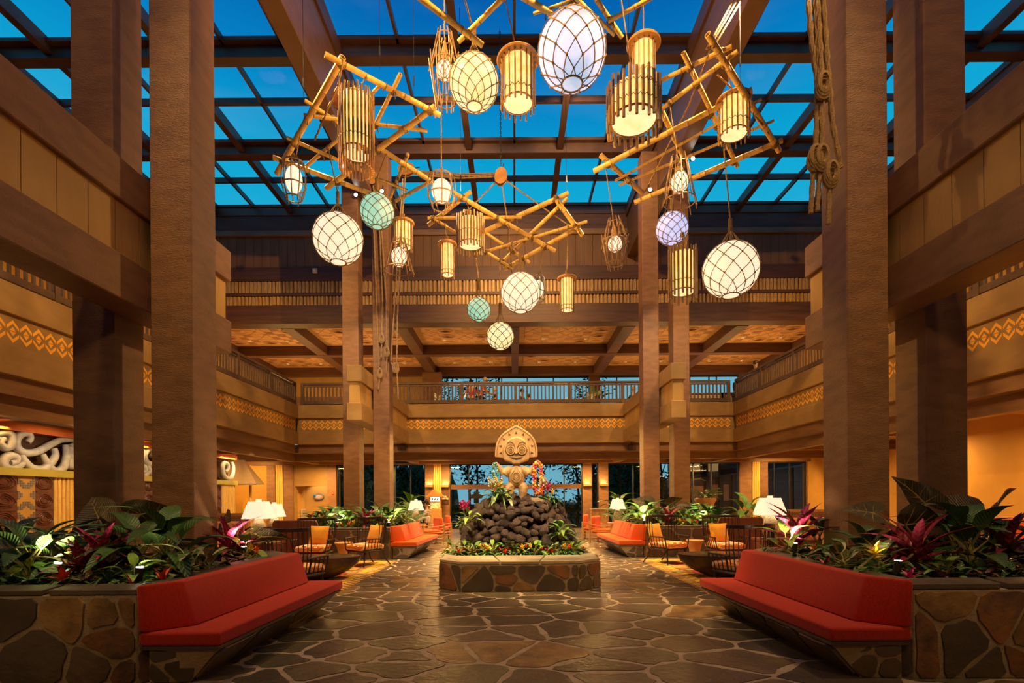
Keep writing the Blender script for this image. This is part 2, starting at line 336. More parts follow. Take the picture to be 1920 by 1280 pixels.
    def mesh(s, name, mat, smooth=False, off=None):
        me = bpy.data.meshes.new(name)
        vs = [(p-off) for p in s.v] if off is not None else s.v
        me.from_pydata([tuple(p) for p in vs], [], s.f); me.materials.append(mat)
        if smooth:
            me.polygons.foreach_set('use_smooth', [True]*len(me.polygons)); me.set_sharp_from_angle(angle=R(50))
        me.update(); return me
    def build(s, name, mat, parent=None, smooth=False, kind=None, label=None, cat=None, group=None, bevel=0, seg=1, loc=None):
        off = wloc(parent) if parent is not None else (Vector(loc) if loc is not None else None)
        if loc is not None and parent is not None: off = Vector(loc)
        me = s.mesh(name, mat, smooth, off)
        o = bpy.data.objects.new(name, me); C.objects.link(o)
        if parent is not None:
            o.parent = parent
            if loc is not None: o.location = Vector(loc)-wloc(parent)
        elif loc is not None: o.location = loc
        if bevel:
            b = o.modifiers.new('bevel', 'BEVEL'); b.width = bevel; b.segments = seg; b.limit_method = 'ANGLE'; b.angle_limit = R(40)
        return tag(o, label, cat, group, kind)
def inst(me, name, parent=None, loc=(0, 0, 0), rot=(0, 0, 0), sc=1):
    o = bpy.data.objects.new(name, me); C.objects.link(o); o.parent = parent; o.location = loc; o.rotation_euler = rot
    o.scale = sc if hasattr(sc, '__len__') else (sc, sc, sc)
    return o
def copy_tree(o, parent=None):
    c = o.copy(); C.objects.link(c); c.parent = parent
    for ch in list(o.children): copy_tree(ch, c)
    return c
def struct(mb, name, mat, **kw): return mb.build(name, mat, kind='structure', **kw)
def BX(*a): return MB().box(*a)

# ------------------------------------------------------------------ crazy paving
def clip(poly, p, n):
    out = []; k = len(poly)
    for i in range(k):
        a = poly[i]; b = poly[(i+1) % k]
        da = (a[0]-p[0])*n[0]+(a[1]-p[1])*n[1]; db = (b[0]-p[0])*n[0]+(b[1]-p[1])*n[1]
        if da <= 0: out.append(a)
        if (da < 0 < db) or (db < 0 < da):
            t = da/(da-db); out.append((a[0]+(b[0]-a[0])*t, a[1]+(b[1]-a[1])*t))
    return out
def cells(poly, seeds, gap, ax=1.0, rough=.02, rnd=random):
    """stones: Voronoi cells of the seeds inside a convex polygon, shrunk by half the joint, edges broken"""
    res = []
    cxm = sum(p[0] for p in poly)/len(poly); cym = sum(p[1] for p in poly)/len(poly)
    for i, s in enumerate(seeds):
        near = sorted(((t[0]-s[0])**2/ax**2+(t[1]-s[1])**2, t) for j, t in enumerate(seeds) if j != i)[:16]
        c = list(poly)
        for j in range(len(poly)):
            a = poly[j]; b = poly[(j+1) % len(poly)]; e = (b[0]-a[0], b[1]-a[1]); L = math.hypot(*e) or 1
            n = (e[1]/L, -e[0]/L)
            if (cxm-a[0])*n[0]+(cym-a[1])*n[1] > 0: n = (-n[0], -n[1])
            c = clip(c, (a[0]-n[0]*gap*.25, a[1]-n[1]*gap*.25), n)
        for d2, t in near:
            n = ((t[0]-s[0])/ax**2, (t[1]-s[1])); L = math.hypot(*n) or 1; n = (n[0]/L, n[1]/L)
            m = ((s[0]+t[0])/2-n[0]*gap/2, (s[1]+t[1])/2-n[1]*gap/2)
            c = clip(c, m, n)
            if len(c) < 3: break
        if len(c) < 3: continue
        area = abs(sum(c[k][0]*c[(k+1) % len(c)][1]-c[(k+1) % len(c)][0]*c[k][1] for k in range(len(c))))/2
        if area < gap*gap*2: continue
        out = []; mxx = sum(p[0] for p in c)/len(c); myy = sum(p[1] for p in c)/len(c)
        for k in range(len(c)):
            a = c[k]; b = c[(k+1) % len(c)]; L = math.hypot(b[0]-a[0], b[1]-a[1])
            if L < 1e-4: continue
            # knock the corner off
            t0 = min(.25, .03/L+.06); out.append((a[0]+(b[0]-a[0])*t0, a[1]+(b[1]-a[1])*t0))
            if L > .25:
                for q in ((.5,) if L < .5 else (.35, .65)):
                    r_ = rnd.uniform(0, rough); px = a[0]+(b[0]-a[0])*q; py = a[1]+(b[1]-a[1])*q
                    dl = math.hypot(mxx-px, myy-py) or 1; out.append((px+(mxx-px)/dl*r_, py+(myy-py)/dl*r_))
            out.append((a[0]+(b[0]-a[0])*(1-t0), a[1]+(b[1]-a[1])*(1-t0)))
        res.append(((mxx, myy), area, out))
    return res
def seeds_in(x0, x1, y0, y1, r0, r1, ax=1.0, tries=3000, rnd=random, n=9999):
    pts = []
    for _ in range(tries):
        p = (rnd.uniform(x0, x1), rnd.uniform(y0, y1), rnd.uniform(r0, r1) if rnd.random() > .22 else r0*.6)
        if all(((p[0]-q[0])/ax)**2+(p[1]-q[1])**2 > (.5*(p[2]+q[2]))**2 for q in pts): pts.append(p)
        if len(pts) >= n: break
    return [(p[0], p[1]) for p in pts]
def stone_face(parent, o, u, v, poly, r0, r1, seed, thick=.018, gap=.03, ax=1.2, mats=None, back=.0):
    """stones set proud of a mortar bed on the plane o+u,v (outward normal = v x u or given by u x v)"""
    rnd = random.Random(seed); u = Vector(u).normalized(); v = Vector(v).normalized(); n = u.cross(v)
    xs = [p[0] for p in poly]; ys = [p[1] for p in poly]
    sd = seeds_in(min(xs), max(xs), min(ys), max(ys), r0, r1, ax, 900, rnd)
    mats = mats or ([m_slate]*5+[m_slate2]*1+[m_gold]*2+[m_rust]*3)
    for c, area, pl in cells(poly, sd, gap, ax, .015, rnd):
        oo = Vector(o)+u*c[0]+v*c[1]
        mb = MB().prism([(x-c[0], y-c[1]) for x, y in pl], oo, u, v, n, back, thick+rnd.uniform(0, .006))
        mb.build('stone', rnd.choice(mats), parent, loc=oo)
# ================================================================== FLOOR
fl = struct(BX(-14, 14, -6, 24.6, -.25, -.005), 'floor', m_mortar)
fr = random.Random(11)
sd = []
for _ in range(30000):
    x = fr.uniform(-6.6, 6.8); y = fr.uniform(3.7, 24.1)
    q = fr.random(); r = (fr.uniform(.22, .36) if q < .25 else fr.uniform(.5, 1.05))*(1 if y < 7 else .8)
    if all(((x-a)/1.35)**2+(y-b)**2 > (.47*(r+c))**2 for a, b, c in sd): sd.append((x, y, r))
st = cells([(-6.6, 3.6), (6.8, 3.6), (6.8, 24.2), (-6.6, 24.2)], [(a, b) for a, b, c in sd], .042, 1.35, .045, fr)
def hidden_floor(x, y):
    if 4.3 < y < 6.9 and (x < -2.9 or x > 3.06): return True
    if 12.7 < y < 17 and (x < -2.95 or x > 3.1): return True
    if 8.4 < y < 12.4 and -1.1 < x < 1.25: return True
    return False
st = [s for s in st if not hidden_floor(*s[0]) and abs(s[0][0]) < s[0][1]*1.04+.6]
st.sort(key=lambda s: -s[1]/s[0][1]**3)
rest = MB()
for k, (c, area, pl) in enumerate(st):
    top = fr.uniform(-.001, .0025)
    pl2 = [(x-c[0], y-c[1]) for x, y in pl]
    if k < 290:
        o = Vector((c[0], c[1], 0)); q = fr.random()
        m = m_slate if q < .46 else m_slate3 if q < .68 else m_slate2 if q < .9 else m_gold
        MB().prism(pl2, o, (1, 0, 0), (0, 1, 0), (0, 0, 1), -.03, top).build('flagstone', m, fl, loc=o)
    else: rest.prism(pl2, (c[0], c[1], 0), (1, 0, 0), (0, 1, 0), (0, 0, 1), -.03, top)
rest.build('far_flagstones', m_slate2, fl, kind='stuff')

# ================================================================== SHELL
for z0_, z1_, ye in ((0, 3.5, 24.6), (3.5, 13.3, 30)):
    struct(BX(-14.3, -14, -6, ye, z0_, z1_), 'wall_left', m_yellow); struct(BX(14, 14.3, -6, ye, z0_, z1_), 'wall_right', m_yellow)
struct(BX(-14.3, 14.3, -6.3, -6, 0, 13.3), 'wall_back', m_fascia)
# upper-floor slab: wings and far side; gallery fronts in layered bands
def fascia(name, along, p, a0, a1, outx):
    """layered gallery front. along 'x': plane y=p from x=a0..a1 ; along 'y': plane x=p, outx = +1/-1 towards the hall"""
    def B(z0, z1, pr, back=.3):
        if along == 'x': return BX(a0, a1, p-pr, p+back, z0, z1)
        return BX(p+outx*pr, p-outx*back, a0, a1, z0, z1)
    r = struct(B(3.79, 4.32, .09), name, m_fascia, bevel=.01)
    B(4.90, 5.46, .09).build('upper_band', m_fascia, r, bevel=.01)
    B(4.32, 4.90, .0).build('frieze_board', m_fascia, r)
    (BX(a0-.5, a1+.5, p+.06, p+.36, 3.45, 3.79) if along == 'x' else B(3.45, 3.79, -.06)).build('lower_band', m_midbeam, r)
    # stencilled chevrons
    st_ = MB(); z0, z1 = 4.40, 4.82; zm = (z0+z1)/2; W = .253; n = int((a1-a0-.1)/W)
    off = (a1-a0-n*W)/2
    def q(poly):
        if along == 'x': st_.prism(poly, (a0+off, p, 0), (1, 0, 0), (0, 0, 1), (0, -1, 0), -.003, .004)
        else: st_.prism(poly, (p, a0+off, 0), (0, 1, 0), (0, 0, 1), (outx, 0, 0), -.003, .004)
    for i in range(n):
        x0 = i*W+.012; x1 = (i+1)*W-.012; xm = (x0+x1)/2; h = z1-zm; t = .07
        for s in (1, -1):
            f = lambda z: zm+s*z
            q([(x0, f(.09)), (xm, f(h)), (xm, f(h-t)), (x0, f(.09-t*.9))][::s])
            q([(x1, f(.09)), (x1, f(.09-t*.9)), (xm, f(h-t)), (xm, f(h))][::s])
            q([(x0+.055, f(.006)), (x1-.055, f(.006)), (xm, f(.085))][::s])
    st_.build('chevron_stencil', m_orangepaint, r)
    return r
GX = 9.28
fascia('wall_far', 'x', 21.5, CX-GX, CX+GX, 1)
fascia('wall_left', 'y', CX-GX, 0, 21.41, 1)
fascia('wall_right', 'y', CX+GX, 0, 21.41, -1)
# slabs
for nm, a in (('floor_left', (-14, CX-GX-.3, -6, 30)), ('floor_right', (CX+GX+.3, 14, -6, 30)), ('floor_far', (CX-GX-.3, CX+GX+.3, 21.8, 30))):
    struct(BX(a[0], a[1], a[2], a[3], 5.0, 5.2), nm, m_midbeam)
    s_ = struct(BX(a[0], a[1], a[2], min(a[3], 24.9), 3.45, 3.55), nm.replace('floor', 'ceiling'), m_wood_ceiling)
# ground floor ceiling beams
def beam(name, x0, x1, y0, y1, z0, z1, mat=None, **k): return struct(BX(x0, x1, y0, y1, z0, z1), name, mat or m_midbeam, **k)
k = 0
for y in (22.05, 23.9):
    k += 1; beam('trim_%d' % k, -14, 14, y, y+.28, 3.10 if y > 23 else 3.14, 3.45)
for x in (-9.4, -4.72, 0, 4.72, 9.4):
    k += 1; beam('trim_%d' % k, CX+x-.15, CX+x+.15, 22.33, 23.9, 3.12, 3.45)
for s in (-1, 1):
    xa, xb = sorted((CX+s*9.64, CX+s*13.98))
    for y in range(2, 22, 4):
        k += 1; beam('trim_%d' % k, xa, xb, y, y+.3, 3.12, 3.45)
    k += 1; beam('trim_%d' % k, *sorted((CX+s*9.60, CX+s*9.85)), 0, 22.0, 3.10, 3.45)

# ================================================================== COLUMNS AND GALLERY BEAMS
CW = .512
def column(x0, y0, label):
    o = BX(x0, x0+CW, y0, y0+CW, .55, 12.4).build('column', m_column, None, bevel=.014, loc=(x0+CW/2, y0+CW/2, .55), label=label, cat='column')
    return o
for y0, w_ in ((6.2, 'near'), (16.0, 'far')):
    for s, sd_ in ((-1, 'left'), (1, 'right')):
        for a, wh in ((4.01, 'inner'), (4.97, 'outer')):
            x0 = CX+s*a if s > 0 else CX-a-CW
            column(x0, y0, 'square brown stucco column, %s one of the %s pair on the %s' % (wh, w_, sd_))
def gallery_beam(s, y0, y1, label):
    xa, xb = sorted((CX+s*4.555, CX+s*4.935)); L = Vector(((xa+xb)/2, (y0+y1)/2, 3.79))
    r = empty('gallery_beam', L, label, 'beam')
    BX(xa-.03, xb+.03, y0, y1, 3.79, 4.30).build('lower_cap', m_fascia if y0 > 10 else m_column, r, bevel=.012)
    BX(xa-.03, xb+.03, y0, y1, 4.92, 5.40).build('upper_cap', m_fascia if y0 > 10 else m_column, r, bevel=.012)
    BX(xa+.06, xb-.06, y0+.08, y1-.08, 4.30, 4.92).build('core', m_darkbeam, r)
    # boarding, one board at a time
    n = int((y1-y0-.1)/.36); wd = (y1-y0-.1)/n
    bm_ = MB().box(-.012, .012, -wd/2+.005, wd/2-.005, 0, .62).mesh('board', m_board)
    for i in range(n):
        yy = y0+.05+wd*(i+.5)
        for xx in (xa+.045, xb-.045): inst(bm_, 'board', r, Vector((xx, yy, 4.30))-L)
    for yy in (y0+.06,) if y0 > 10 else (y1-.06,): BX(xa+.05, xb-.05, yy-.012, yy+.012, 4.30, 4.92).build('board', m_board, r)
for s, sd_ in ((-1, 'left'), (1, 'right')):
    gallery_beam(s, -2.0, 8.0, 'heavy boxed beam with boarded sides threaded through the near %s column pair' % sd_)
    gallery_beam(s, 14.8, 21.4, 'heavy boxed beam with boarded sides threaded through the far %s column pair' % sd_)

# ================================================================== UPPER FACADE BELOW THE GLASS ROOF
YF = 20.4
def Zf(y): return 1.5+(932-y)*YF/950
uf = struct(BX(-14, 14, YF+.10, YF+.5, 8.52, 13.3), 'wall_far', m_darkbeam)
for (ya, yb, pr, mm) in ((388, 402, .10, m_roofsteel), (402, 430, .06, m_darkbeam), (430, 440, .10, m_midbeam), (498, 524, .06, m_darkbeam), (546, 552, .07, m_darkbeam), (569, 590, .05, m_darkbeam), (590, 605, .12, m_darkbeam)):
    BX(-13.9, 13.9, YF-pr+.05, YF+.12, Zf(yb), Zf(ya)).build('facade_band', mm, uf, bevel=.008)
m_facb = MAT('dark_boarding', (.24, .125, .062), (.19, .095, .048), .6, 2.5, .2, 26, .3, (1, 1, .25), 'World')
fb = MB().box(-.165, .165, YF+.04, YF+.10, Zf(498), Zf(440)).mesh('board', m_facb)
for i in range(80): inst(fb, 'board', uf, (-13.7+i*.342, 0, 0))
bam = MB(); br = random.Random(3)
for (ya, yb) in ((525, 545.5), (553, 568.5)):
    x = -13.2
    while x < 13.2:
        r_ = br.uniform(.055, .078); z0 = Zf(yb); z1 = Zf(ya)
        bam.tube([(x, YF+.06, z0-.01), (x, YF+.06, z1+.01)], r_, 6, False); x += r_*2+.014
bam.build('bamboo_strip', m_bambooneat, uf, kind='stuff')
beam('trim_20', -13.9, -13.6, -6, YF, 8.5, 13.3, m_darkbeam); beam('trim_21', 13.6, 13.9, -6, YF, 8.5, 13.3, m_darkbeam)

# ================================================================== GALLERY CEILING WITH CARVED TILES
struct(BX(-14, 14, YF+.5, 30, 8.95, 9.1), 'ceiling_far', m_wood_ceiling)
for s in (-1, 1): struct(BX(*sorted((CX+s*12.2, CX+s*13.6)), -6, YF, 8.5, 8.7), 'ceiling_left' if s < 0 else 'ceiling_right', m_midbeam)
for x, wd in ((0, .36), (-4.72, .5), (4.72, .5), (-9.4, .5), (9.4, .5), (-13.7, .4), (13.7, .4)):
    k += 1; beam('trim_%d' % (k+30), CX+x-wd/2, CX+x+wd/2, YF+.5, 29.2, 8.5, 8.95, m_darkbeam, bevel=.01)
for y in (24.7, 28.8): k += 1; beam('trim_%d' % (k+30), -13.9, 13.9, y, y+.4, 8.48, 8.95, m_darkbeam, bevel=.01)
# four tile patterns
TS = .76
def tile(kind):
    m = MB().box(-TS/2+.012, TS/2-.012, -TS/2+.012, TS/2-.012, -.03, .05)
    if kind == 1:
        for q in range(7): m.box(-.33+q*.05, -.305+q*.05, -.02, .30, -.038, -.03); m.box(.0+q*.05, .025+q*.05, -.32, -.04, -.038, -.03)
    return m
def relief(kind):
    m = MB()
    if kind == 0:
        for r_ in (.08, .16, .24, .32): m.tube([(r_*math.cos(t*math.pi/8), r_*.8*math.sin(t*math.pi/8), -.034) for t in range(16)], .016, 3, False, True)
    elif kind == 1:
        for q in range(7): m.box(-.34+q*.05, -.312+q*.05, .02, .33, -.042, -.03); m.box(.0+q*.05, .028+q*.05, -.34, -.04, -.042, -.03)
    elif kind == 2:
        for sx_ in (-1, 1): m.tube([(sx_*(.34-.30*math.sin(t*math.pi/8)), -.34+.68*t/8, -.032) for t in range(9)], .011, 3)
        m.box(-.06, .06, -.03, .03, -.04, -.03)
    else:
        m.prism([(-.30, -.2), (.30, -.2), (.1, .05), (-.1, .05)], (0, 0, 0), (1, 0, 0), (0, 1, 0), (0, 0, 1), -.04, -.03)
        m.tube([(.3*math.cos(t*math.pi/8), .12+.16*math.sin(t*math.pi/8), -.032) for t in range(9)], .010, 3)
    return m
tiles = []
for q in range(4):
    tiles.append((MB().box(-TS/2+.012, TS/2-.012, -TS/2+.012, TS/2-.012, -.03, .05).mesh('carved_tile', m_tilewood), relief(q).mesh('relief', m_tileline)))
tr = random.Random(5); bayx = [-13.4, -9.65+CX, -9.1, -4.97+CX, -4.4, -.18+CX]
bays = []
for (xa, xb) in ((-13.5, -9.65), (-9.15, -4.97), (-4.47, -.18), (.18, 4.47), (4.97, 9.15), (9.65, 13.5)):
    for (ya, yb) in ((21.0, 24.7), (25.1, 28.8)): bays.append((CX+xa, CX+xb, ya, yb))
names_b = ['outer left', 'second from left', 'left of centre', 'right of centre', 'second from right', 'outer right']
cl_ = empty('ceiling_tiling', (CX, 21.0, 8.95), kind='structure')
lt_mesh = MB().lathe([(.075, -.005), (.08, -.012), (.055, -.012), (.05, .0)], 12).mesh('trim_ring', m_white)
lt_disc = MB().lathe([(.052, -.004), (.052, -.001)], 12).mesh('lit_lens', GLOW('lit_downlight', (1, .82, .6), 22))
for bi, (xa, xb, ya, yb) in enumerate(bays):
    nx = 5; ny = 4; ox = (xb-xa-nx*TS)/2; oy = (yb-ya-ny*TS)/2
    for i in range(nx):
        for j in range(ny):
            tm, rm = tiles[tr.choice((0, 1, 1, 2, 2, 3, 0))]
            o = inst(tm, 'carved_tile', cl_, Vector((xa+ox+(i+.5)*TS, ya+oy+(j+.5)*TS, 8.95))-cl_.location, (0, 0, tr.choice((0, math.pi))))
            inst(rm, 'relief', o)
    for i in (0, 1):
        for j in (0, 1):
            L = (xa+(xb-xa)*(.27+.46*i), ya+(yb-ya)*(.2+.55*j), 8.905)
            e = empty('downlight', L, 'round ceiling downlight, %s %s one in the %s %s bay' % ('front' if j == 0 else 'rear', 'left' if i == 0 else 'right', names_b[bi//2], 'front-row' if bi % 2 == 0 else 'back-row'), 'light', 'downlights in the gallery ceiling')
            inst(lt_mesh, 'trim_ring', e); inst(lt_disc, 'lit_lens', e)

# ================================================================== GLASS ROOF
ZG = 13.3
sk = empty('ceiling_skylight', (CX, 10, ZG), kind='structure')
XS = [CX+1.5*i for i in range(-9, 10)]
pane = MB().box(-.71, .71, -.87, .87, -.006, .006).mesh('pane', m_glass)
pane2 = MB().box(-.62, .62, -.87, .87, -.006, .006).mesh('pane', m_glass)
YP = [20.6-1.85*i for i in range(13)]
for i in range(18):
    for j in range(12):
        inst(pane, 'pane', sk, Vector(((XS[i]+XS[i+1])/2, (YP[j]+YP[j+1])/2, ZG+.05))-sk.location)
for j, y in enumerate(YP):
    if j % 2 == 0:
        pm = MB().box(-13.6, 13.6, y-.30, y-.10, ZG-.10, ZG).box(-13.6, 13.6, y-.14, y+.06, ZG-.34, ZG).box(-13.6, 13.6, y-.17, y+.15, ZG-.43, ZG-.34)
        pm.build('purlin', m_roofsteel, sk, bevel=.006)
    else: BX(-13.6, 13.6, y-.05, y+.05, ZG-.10, ZG+.08).build('glazing_bar', m_roofsteel, sk)
for i, x in enumerate(XS):
    ii = i-9
    if abs(ii) == 3: continue
    major = ii in (-1, 1, -6, 6, -8, 8)
    if major: MB().box(x-.05, x+.05, YP[-1], YP[0], ZG-.30, ZG+.07).box(x-.10, x+.10, YP[-1], YP[0], ZG-.32, ZG-.28).build('rafter', m_roofsteel, sk)
    else: BX(x-.035, x+.035, YP[-1], YP[0], ZG-.10, ZG+.07).build('glazing_bar', m_roofsteel, sk)
for s, sd_ in ((-1, 'left'), (1, 'right')):
    xa, xb = sorted((CX+s*4.53, CX+s*4.96))
    gd = BX(xa, xb, -6, YF, 11.15, 12.75).build('roof_girder', m_girder, None, bevel=.012, label='deep brown timber girder running the length of the glass roof on the %s' % sd_, cat='beam', loc=((xa+xb)/2, 7, 11.15))
    BX(xa-.06, xb+.06, -6, YF, 12.75, 13.2).build('girder_cap', m_darkbeam, gd, loc=((xa+xb)/2, 7, 12.75))
struct(BX(-14.3, -13.6, -6, 20.6, 13.2, 13.4), 'ceiling_left', m_darkbeam); struct(BX(13.6, 14.3, -6, 20.6, 13.2, 13.4), 'ceiling_right', m_darkbeam)
struct(BX(-14.3, 14.3, -6.3, YP[-1], 13.2, 13.4), 'ceiling_rear', m_darkbeam)
struct(BX(-14.3, 14.3, 20.5, 30, 13.2, 13.4), 'ceiling_far', m_darkbeam)

# ================================================================== RAILINGS
def railing(name, a, b, label, z=5.46, h=.95, post=2.16):
    a = Vector((a[0], a[1], z)); b = Vector((b[0], b[1], z)); L = (b-a).length; d = (b-a)/L
    r = empty('balcony_railing', (a+b)/2, label, 'railing')
    MB().bar(a+Vector((0, 0, h-.04)), b+Vector((0, 0, h-.04)), .13, .09).build('top_rail', m_darkr, r, bevel=.01)
    MB().bar(a+Vector((0, 0, h-.14)), b+Vector((0, 0, h-.14)), .06, .06).build('upper_rail', m_darkr, r)
    MB().bar(a+Vector((0, 0, .12)), b+Vector((0, 0, .12)), .10, .15).build('bottom_rail', m_darkr, r, bevel=.008)
    n = max(1, round(L/post)); ang = math.atan2(d.y, d.x)
    pm = MB().box(-.06, .06, -.06, .06, 0, h-.085).mesh('post', m_darkr); bm2 = MB().box(-.026, .026, -.022, .022, .19, h-.16).mesh('baluster', m_darkr)
    for i in range(n+1): inst(pm, 'post', r, a+d*min(max(L*i/n, .06), L-.06)-r.location, (0, 0, ang))
    nb = int(L/.158)
    for i in range(nb):
        t = (i+.5)*L/nb
        if min(abs(t-L*q/n) for q in range(n+1)) > .07: inst(bm2, 'baluster', r, a+d*t-r.location, (0, 0, ang))
m_darkr = MAT('railing_timber', (.13, .075, .04), (.095, .052, .028), .45, 5, .1, 30, .5, None, 'World')
railing('r', (CX-GX+.16, 21.56), (CX+GX-.16, 21.56), 'long dark timber balustrade across the far gallery')
railing('r', (CX-GX-.03, 3.5), (CX-GX-.03, 21.4), 'dark timber balustrade along the left gallery')
railing('r', (CX+GX+.03, 3.5), (CX+GX+.03, 21.4), 'dark timber balustrade along the right gallery')

# ================================================================== FAR WALL OF THE UPPER LOUNGE
YB = 29.5
def xb(px, d=YB): return (px-964.5)*d/950
uw = struct(BX(-14, xb(828), YB, YB+.3, 5.2, 8.95), 'wall_far', m_board)
struct(BX(xb(1388), 14, YB, YB+.3, 5.2, 8.95), 'wall_far', m_board)
struct(BX(xb(828), xb(1388), YB, YB+.3, 8.5, 8.95), 'wall_far', m_darkbeam)
wi = 0
def window(px0, px1, d, z0, z1, mull, cross=(), th=.06, mat=None):
    global wi; wi += 1
    x0, x1 = xb(px0, d), xb(px1, d)
    f = MB().box(x0, x1, d-.02, d+.08, z0, z0+th).box(x0, x1, d-.02, d+.08, z1-th, z1).box(x0, x0+th, d-.02, d+.08, z0, z1).box(x1-th, x1, d-.02, d+.08, z0, z1)
    r = struct(f, 'window_%d' % wi, mat or m_black)
    xs = [x0]+[xb(m, d) for m in mull]+[x1]
    for m in xs[1:-1]: BX(m-th/2, m+th/2, d-.01, d+.07, z0+th, z1-th).build('mullion', mat or m_black, r)
    for c_, ch in cross: BX(x0+th, x1-th, d-.03, d+.09, c_-ch/2, c_+ch/2).build('transom', m_darkbeam, r)
    for a, b in zip(xs, xs[1:]): BX(a+th/2, b-th/2, d+.02, d+.03, z0+th, z1-th).build('pane', m_wglass, r)
    return r
window(828, 1205, YB, 5.2, 8.5, (850, 895, 942, 990, 1039, 1110, 1158), ())
window(1205, 1388, YB, 5.2, 8.5, (1250, 1295, 1331, 1345), ())
struct(BX(xb(1104), xb(1124), 29.0, 29.4, 5.2, 8.5), 'trim_90', m_darkbeam)
struct(BX(xb(795, 28.5), xb(830, 28.5), 28.2, 28.7, 5.2, 8.5), 'trim_91', m_column)

# ================================================================== FAR WALL OF THE GROUND FLOOR
YW = 24.3
def xw(px): return xb(px, YW)
def wallpx(name, a, b, z0, z1, mat, y0=YW, y1=YW+.3): return struct(BX(xw(a), xw(b), y0, y1, z0, z1), name, mat)
wallpx('wall_far', 380, 505, 0, 3.45, m_yellow)
wallpx('trim_100', 505, 520, 0, 3.1, m_column, YW-.25)
wallpx('trim_101', 533, 551, 0, 3.1, m_column, YW-.12)
wallpx('wall_far', 551, 553, 0, 2.1, m_fascia); wallpx('wall_far', 551, 618, 2.1, 3.45, m_fascia); wallpx('trim_102', 616, 632, 0, 3.1, m_column, YW-.12)
wallpx('wall_far', 505, 551, 0, 3.45, m_fascia)
# alcove behind the opening
struct(BX(xb(545, 25.6), xb(622, 25.6), 25.6, 25.8, 0, 3.3), 'wall_far', m_yellow)
struct(BX(xw(551)-.1, xw(553), YW+.3, 25.6, 0, 3.3), 'wall_left', m_yellow); struct(BX(xw(617), xw(617)+.1, YW+.3, 25.6, 0, 3.3), 'wall_right', m_yellow)
struct(BX(xw(548), xw(620), YW+.3, 25.8, 3.1, 3.3), 'ceiling_far', m_yellow); struct(BX(xw(548), xw(620), 24.6, 25.8, -.2, 0), 'floor_far', m_copelight)
lamp('SPOT', 'alcove_spotlight', (xb(598, 25), 24.75, 2.9), 160, SOFT, (xb(600, 25.5), 25.6, 1.2), .05, 70, .5)
def bamboo_pilaster(px0, px1, label, y=YW-.16):
    x0, x1 = xw(px0), xw(px1); n = max(3, round((x1-x0)/.085)); r = empty('bamboo_pilaster', ((x0+x1)/2, y, 0), label, 'pilaster')
    for i in range(n):
        x = x0+(i+.5)*(x1-x0)/n; rr = (x1-x0)/n/2
        m = MB(); m.tube([(x, y, 0), (x, y, 3.1)], rr, 8)
        for z in [q*.42+(i % 3)*.14 for q in range(1, 7)]: m.lathe([(rr*.98, z-.012), (rr*1.1, z), (rr*.98, z+.012)], 8, (x, y, 0), False)
        m.build('bamboo_cane', m_bamboo, r)
bamboo_pilaster(520, 533.5, 'bundle of upright bamboo canes on the far wall left of the alcove')
bamboo_pilaster(814, 828, 'bundle of upright bamboo canes on the far wall left of the glass doors')
bamboo_pilaster(1408, 1422, 'bundle of upright bamboo canes on the far wall at right')
def pil(n_, a, b): return wallpx('trim_%d' % n_, a, b, 0, 3.1, m_column, YW-.12, YW+.25)
pil(103, 798, 814); pil(104, 828, 844); pil(105, 1092, 1109); pil(106, 1122, 1140); pil(107, 1386, 1408); pil(108, 1422, 1438); pil(109, 1511, 1545)
wallpx('wall_far', 812, 830, 0, 3.45, m_fascia)
for a, b, m_, cr_ in ((632, 740, (680,), ()), (740, 798, (770,), ()), (844, 1092, (879, 938, 1002, 1058), ((1.5+20*YW/950, .22),)), (1109, 1122, (), ()), (1140, 1215, (1187,), ()), (1215, 1386, (1262, 1300, 1334), ()), (1438, 1511, (1452, 1481), ())):
    window(a, b, YW, 0, 3.1, m_, cr_, .05)
struct(BX(xw(632), xw(1600), YW, YW+.3, 3.1, 3.45), 'wall_far', m_midbeam)
wallpx('wall_far', 1545, 1620, 0, 3.45, m_fascia)
# stepped sconces glowing upwards on the pilasters
for i, (a, b, lb) in enumerate(((799, 813, 'outer left'), (829, 843, 'inner left'), (1093, 1108, 'inner right'), (1123, 1139, 'outer right'))):
    x0, x1 = xw(a), xw(b); z = 1.5+25*YW/950; xm = (x0+x1)/2
    r = empty('wall_sconce', (xm, YW-.12, z-.15), 'small box uplighter throwing amber light up the %s pilaster beside the glass doors' % lb, 'sconce')
    BX(x0, x1, YW-.30, YW-.12, z-.14, z-.02).build('box', m_fascia, r, bevel=.01)
    BX(x0+.03, x1-.03, YW-.28, YW-.14, z-.02, z-.012).build('lit_slot', GLOW('sconce_glow_%d' % i, (1, .6, .15), 6), r)
    lamp('AREA', 'sconce_light', (xm, YW-.22, z+.0), 9, AMBER, (xm, YW-.2, 5), .2)
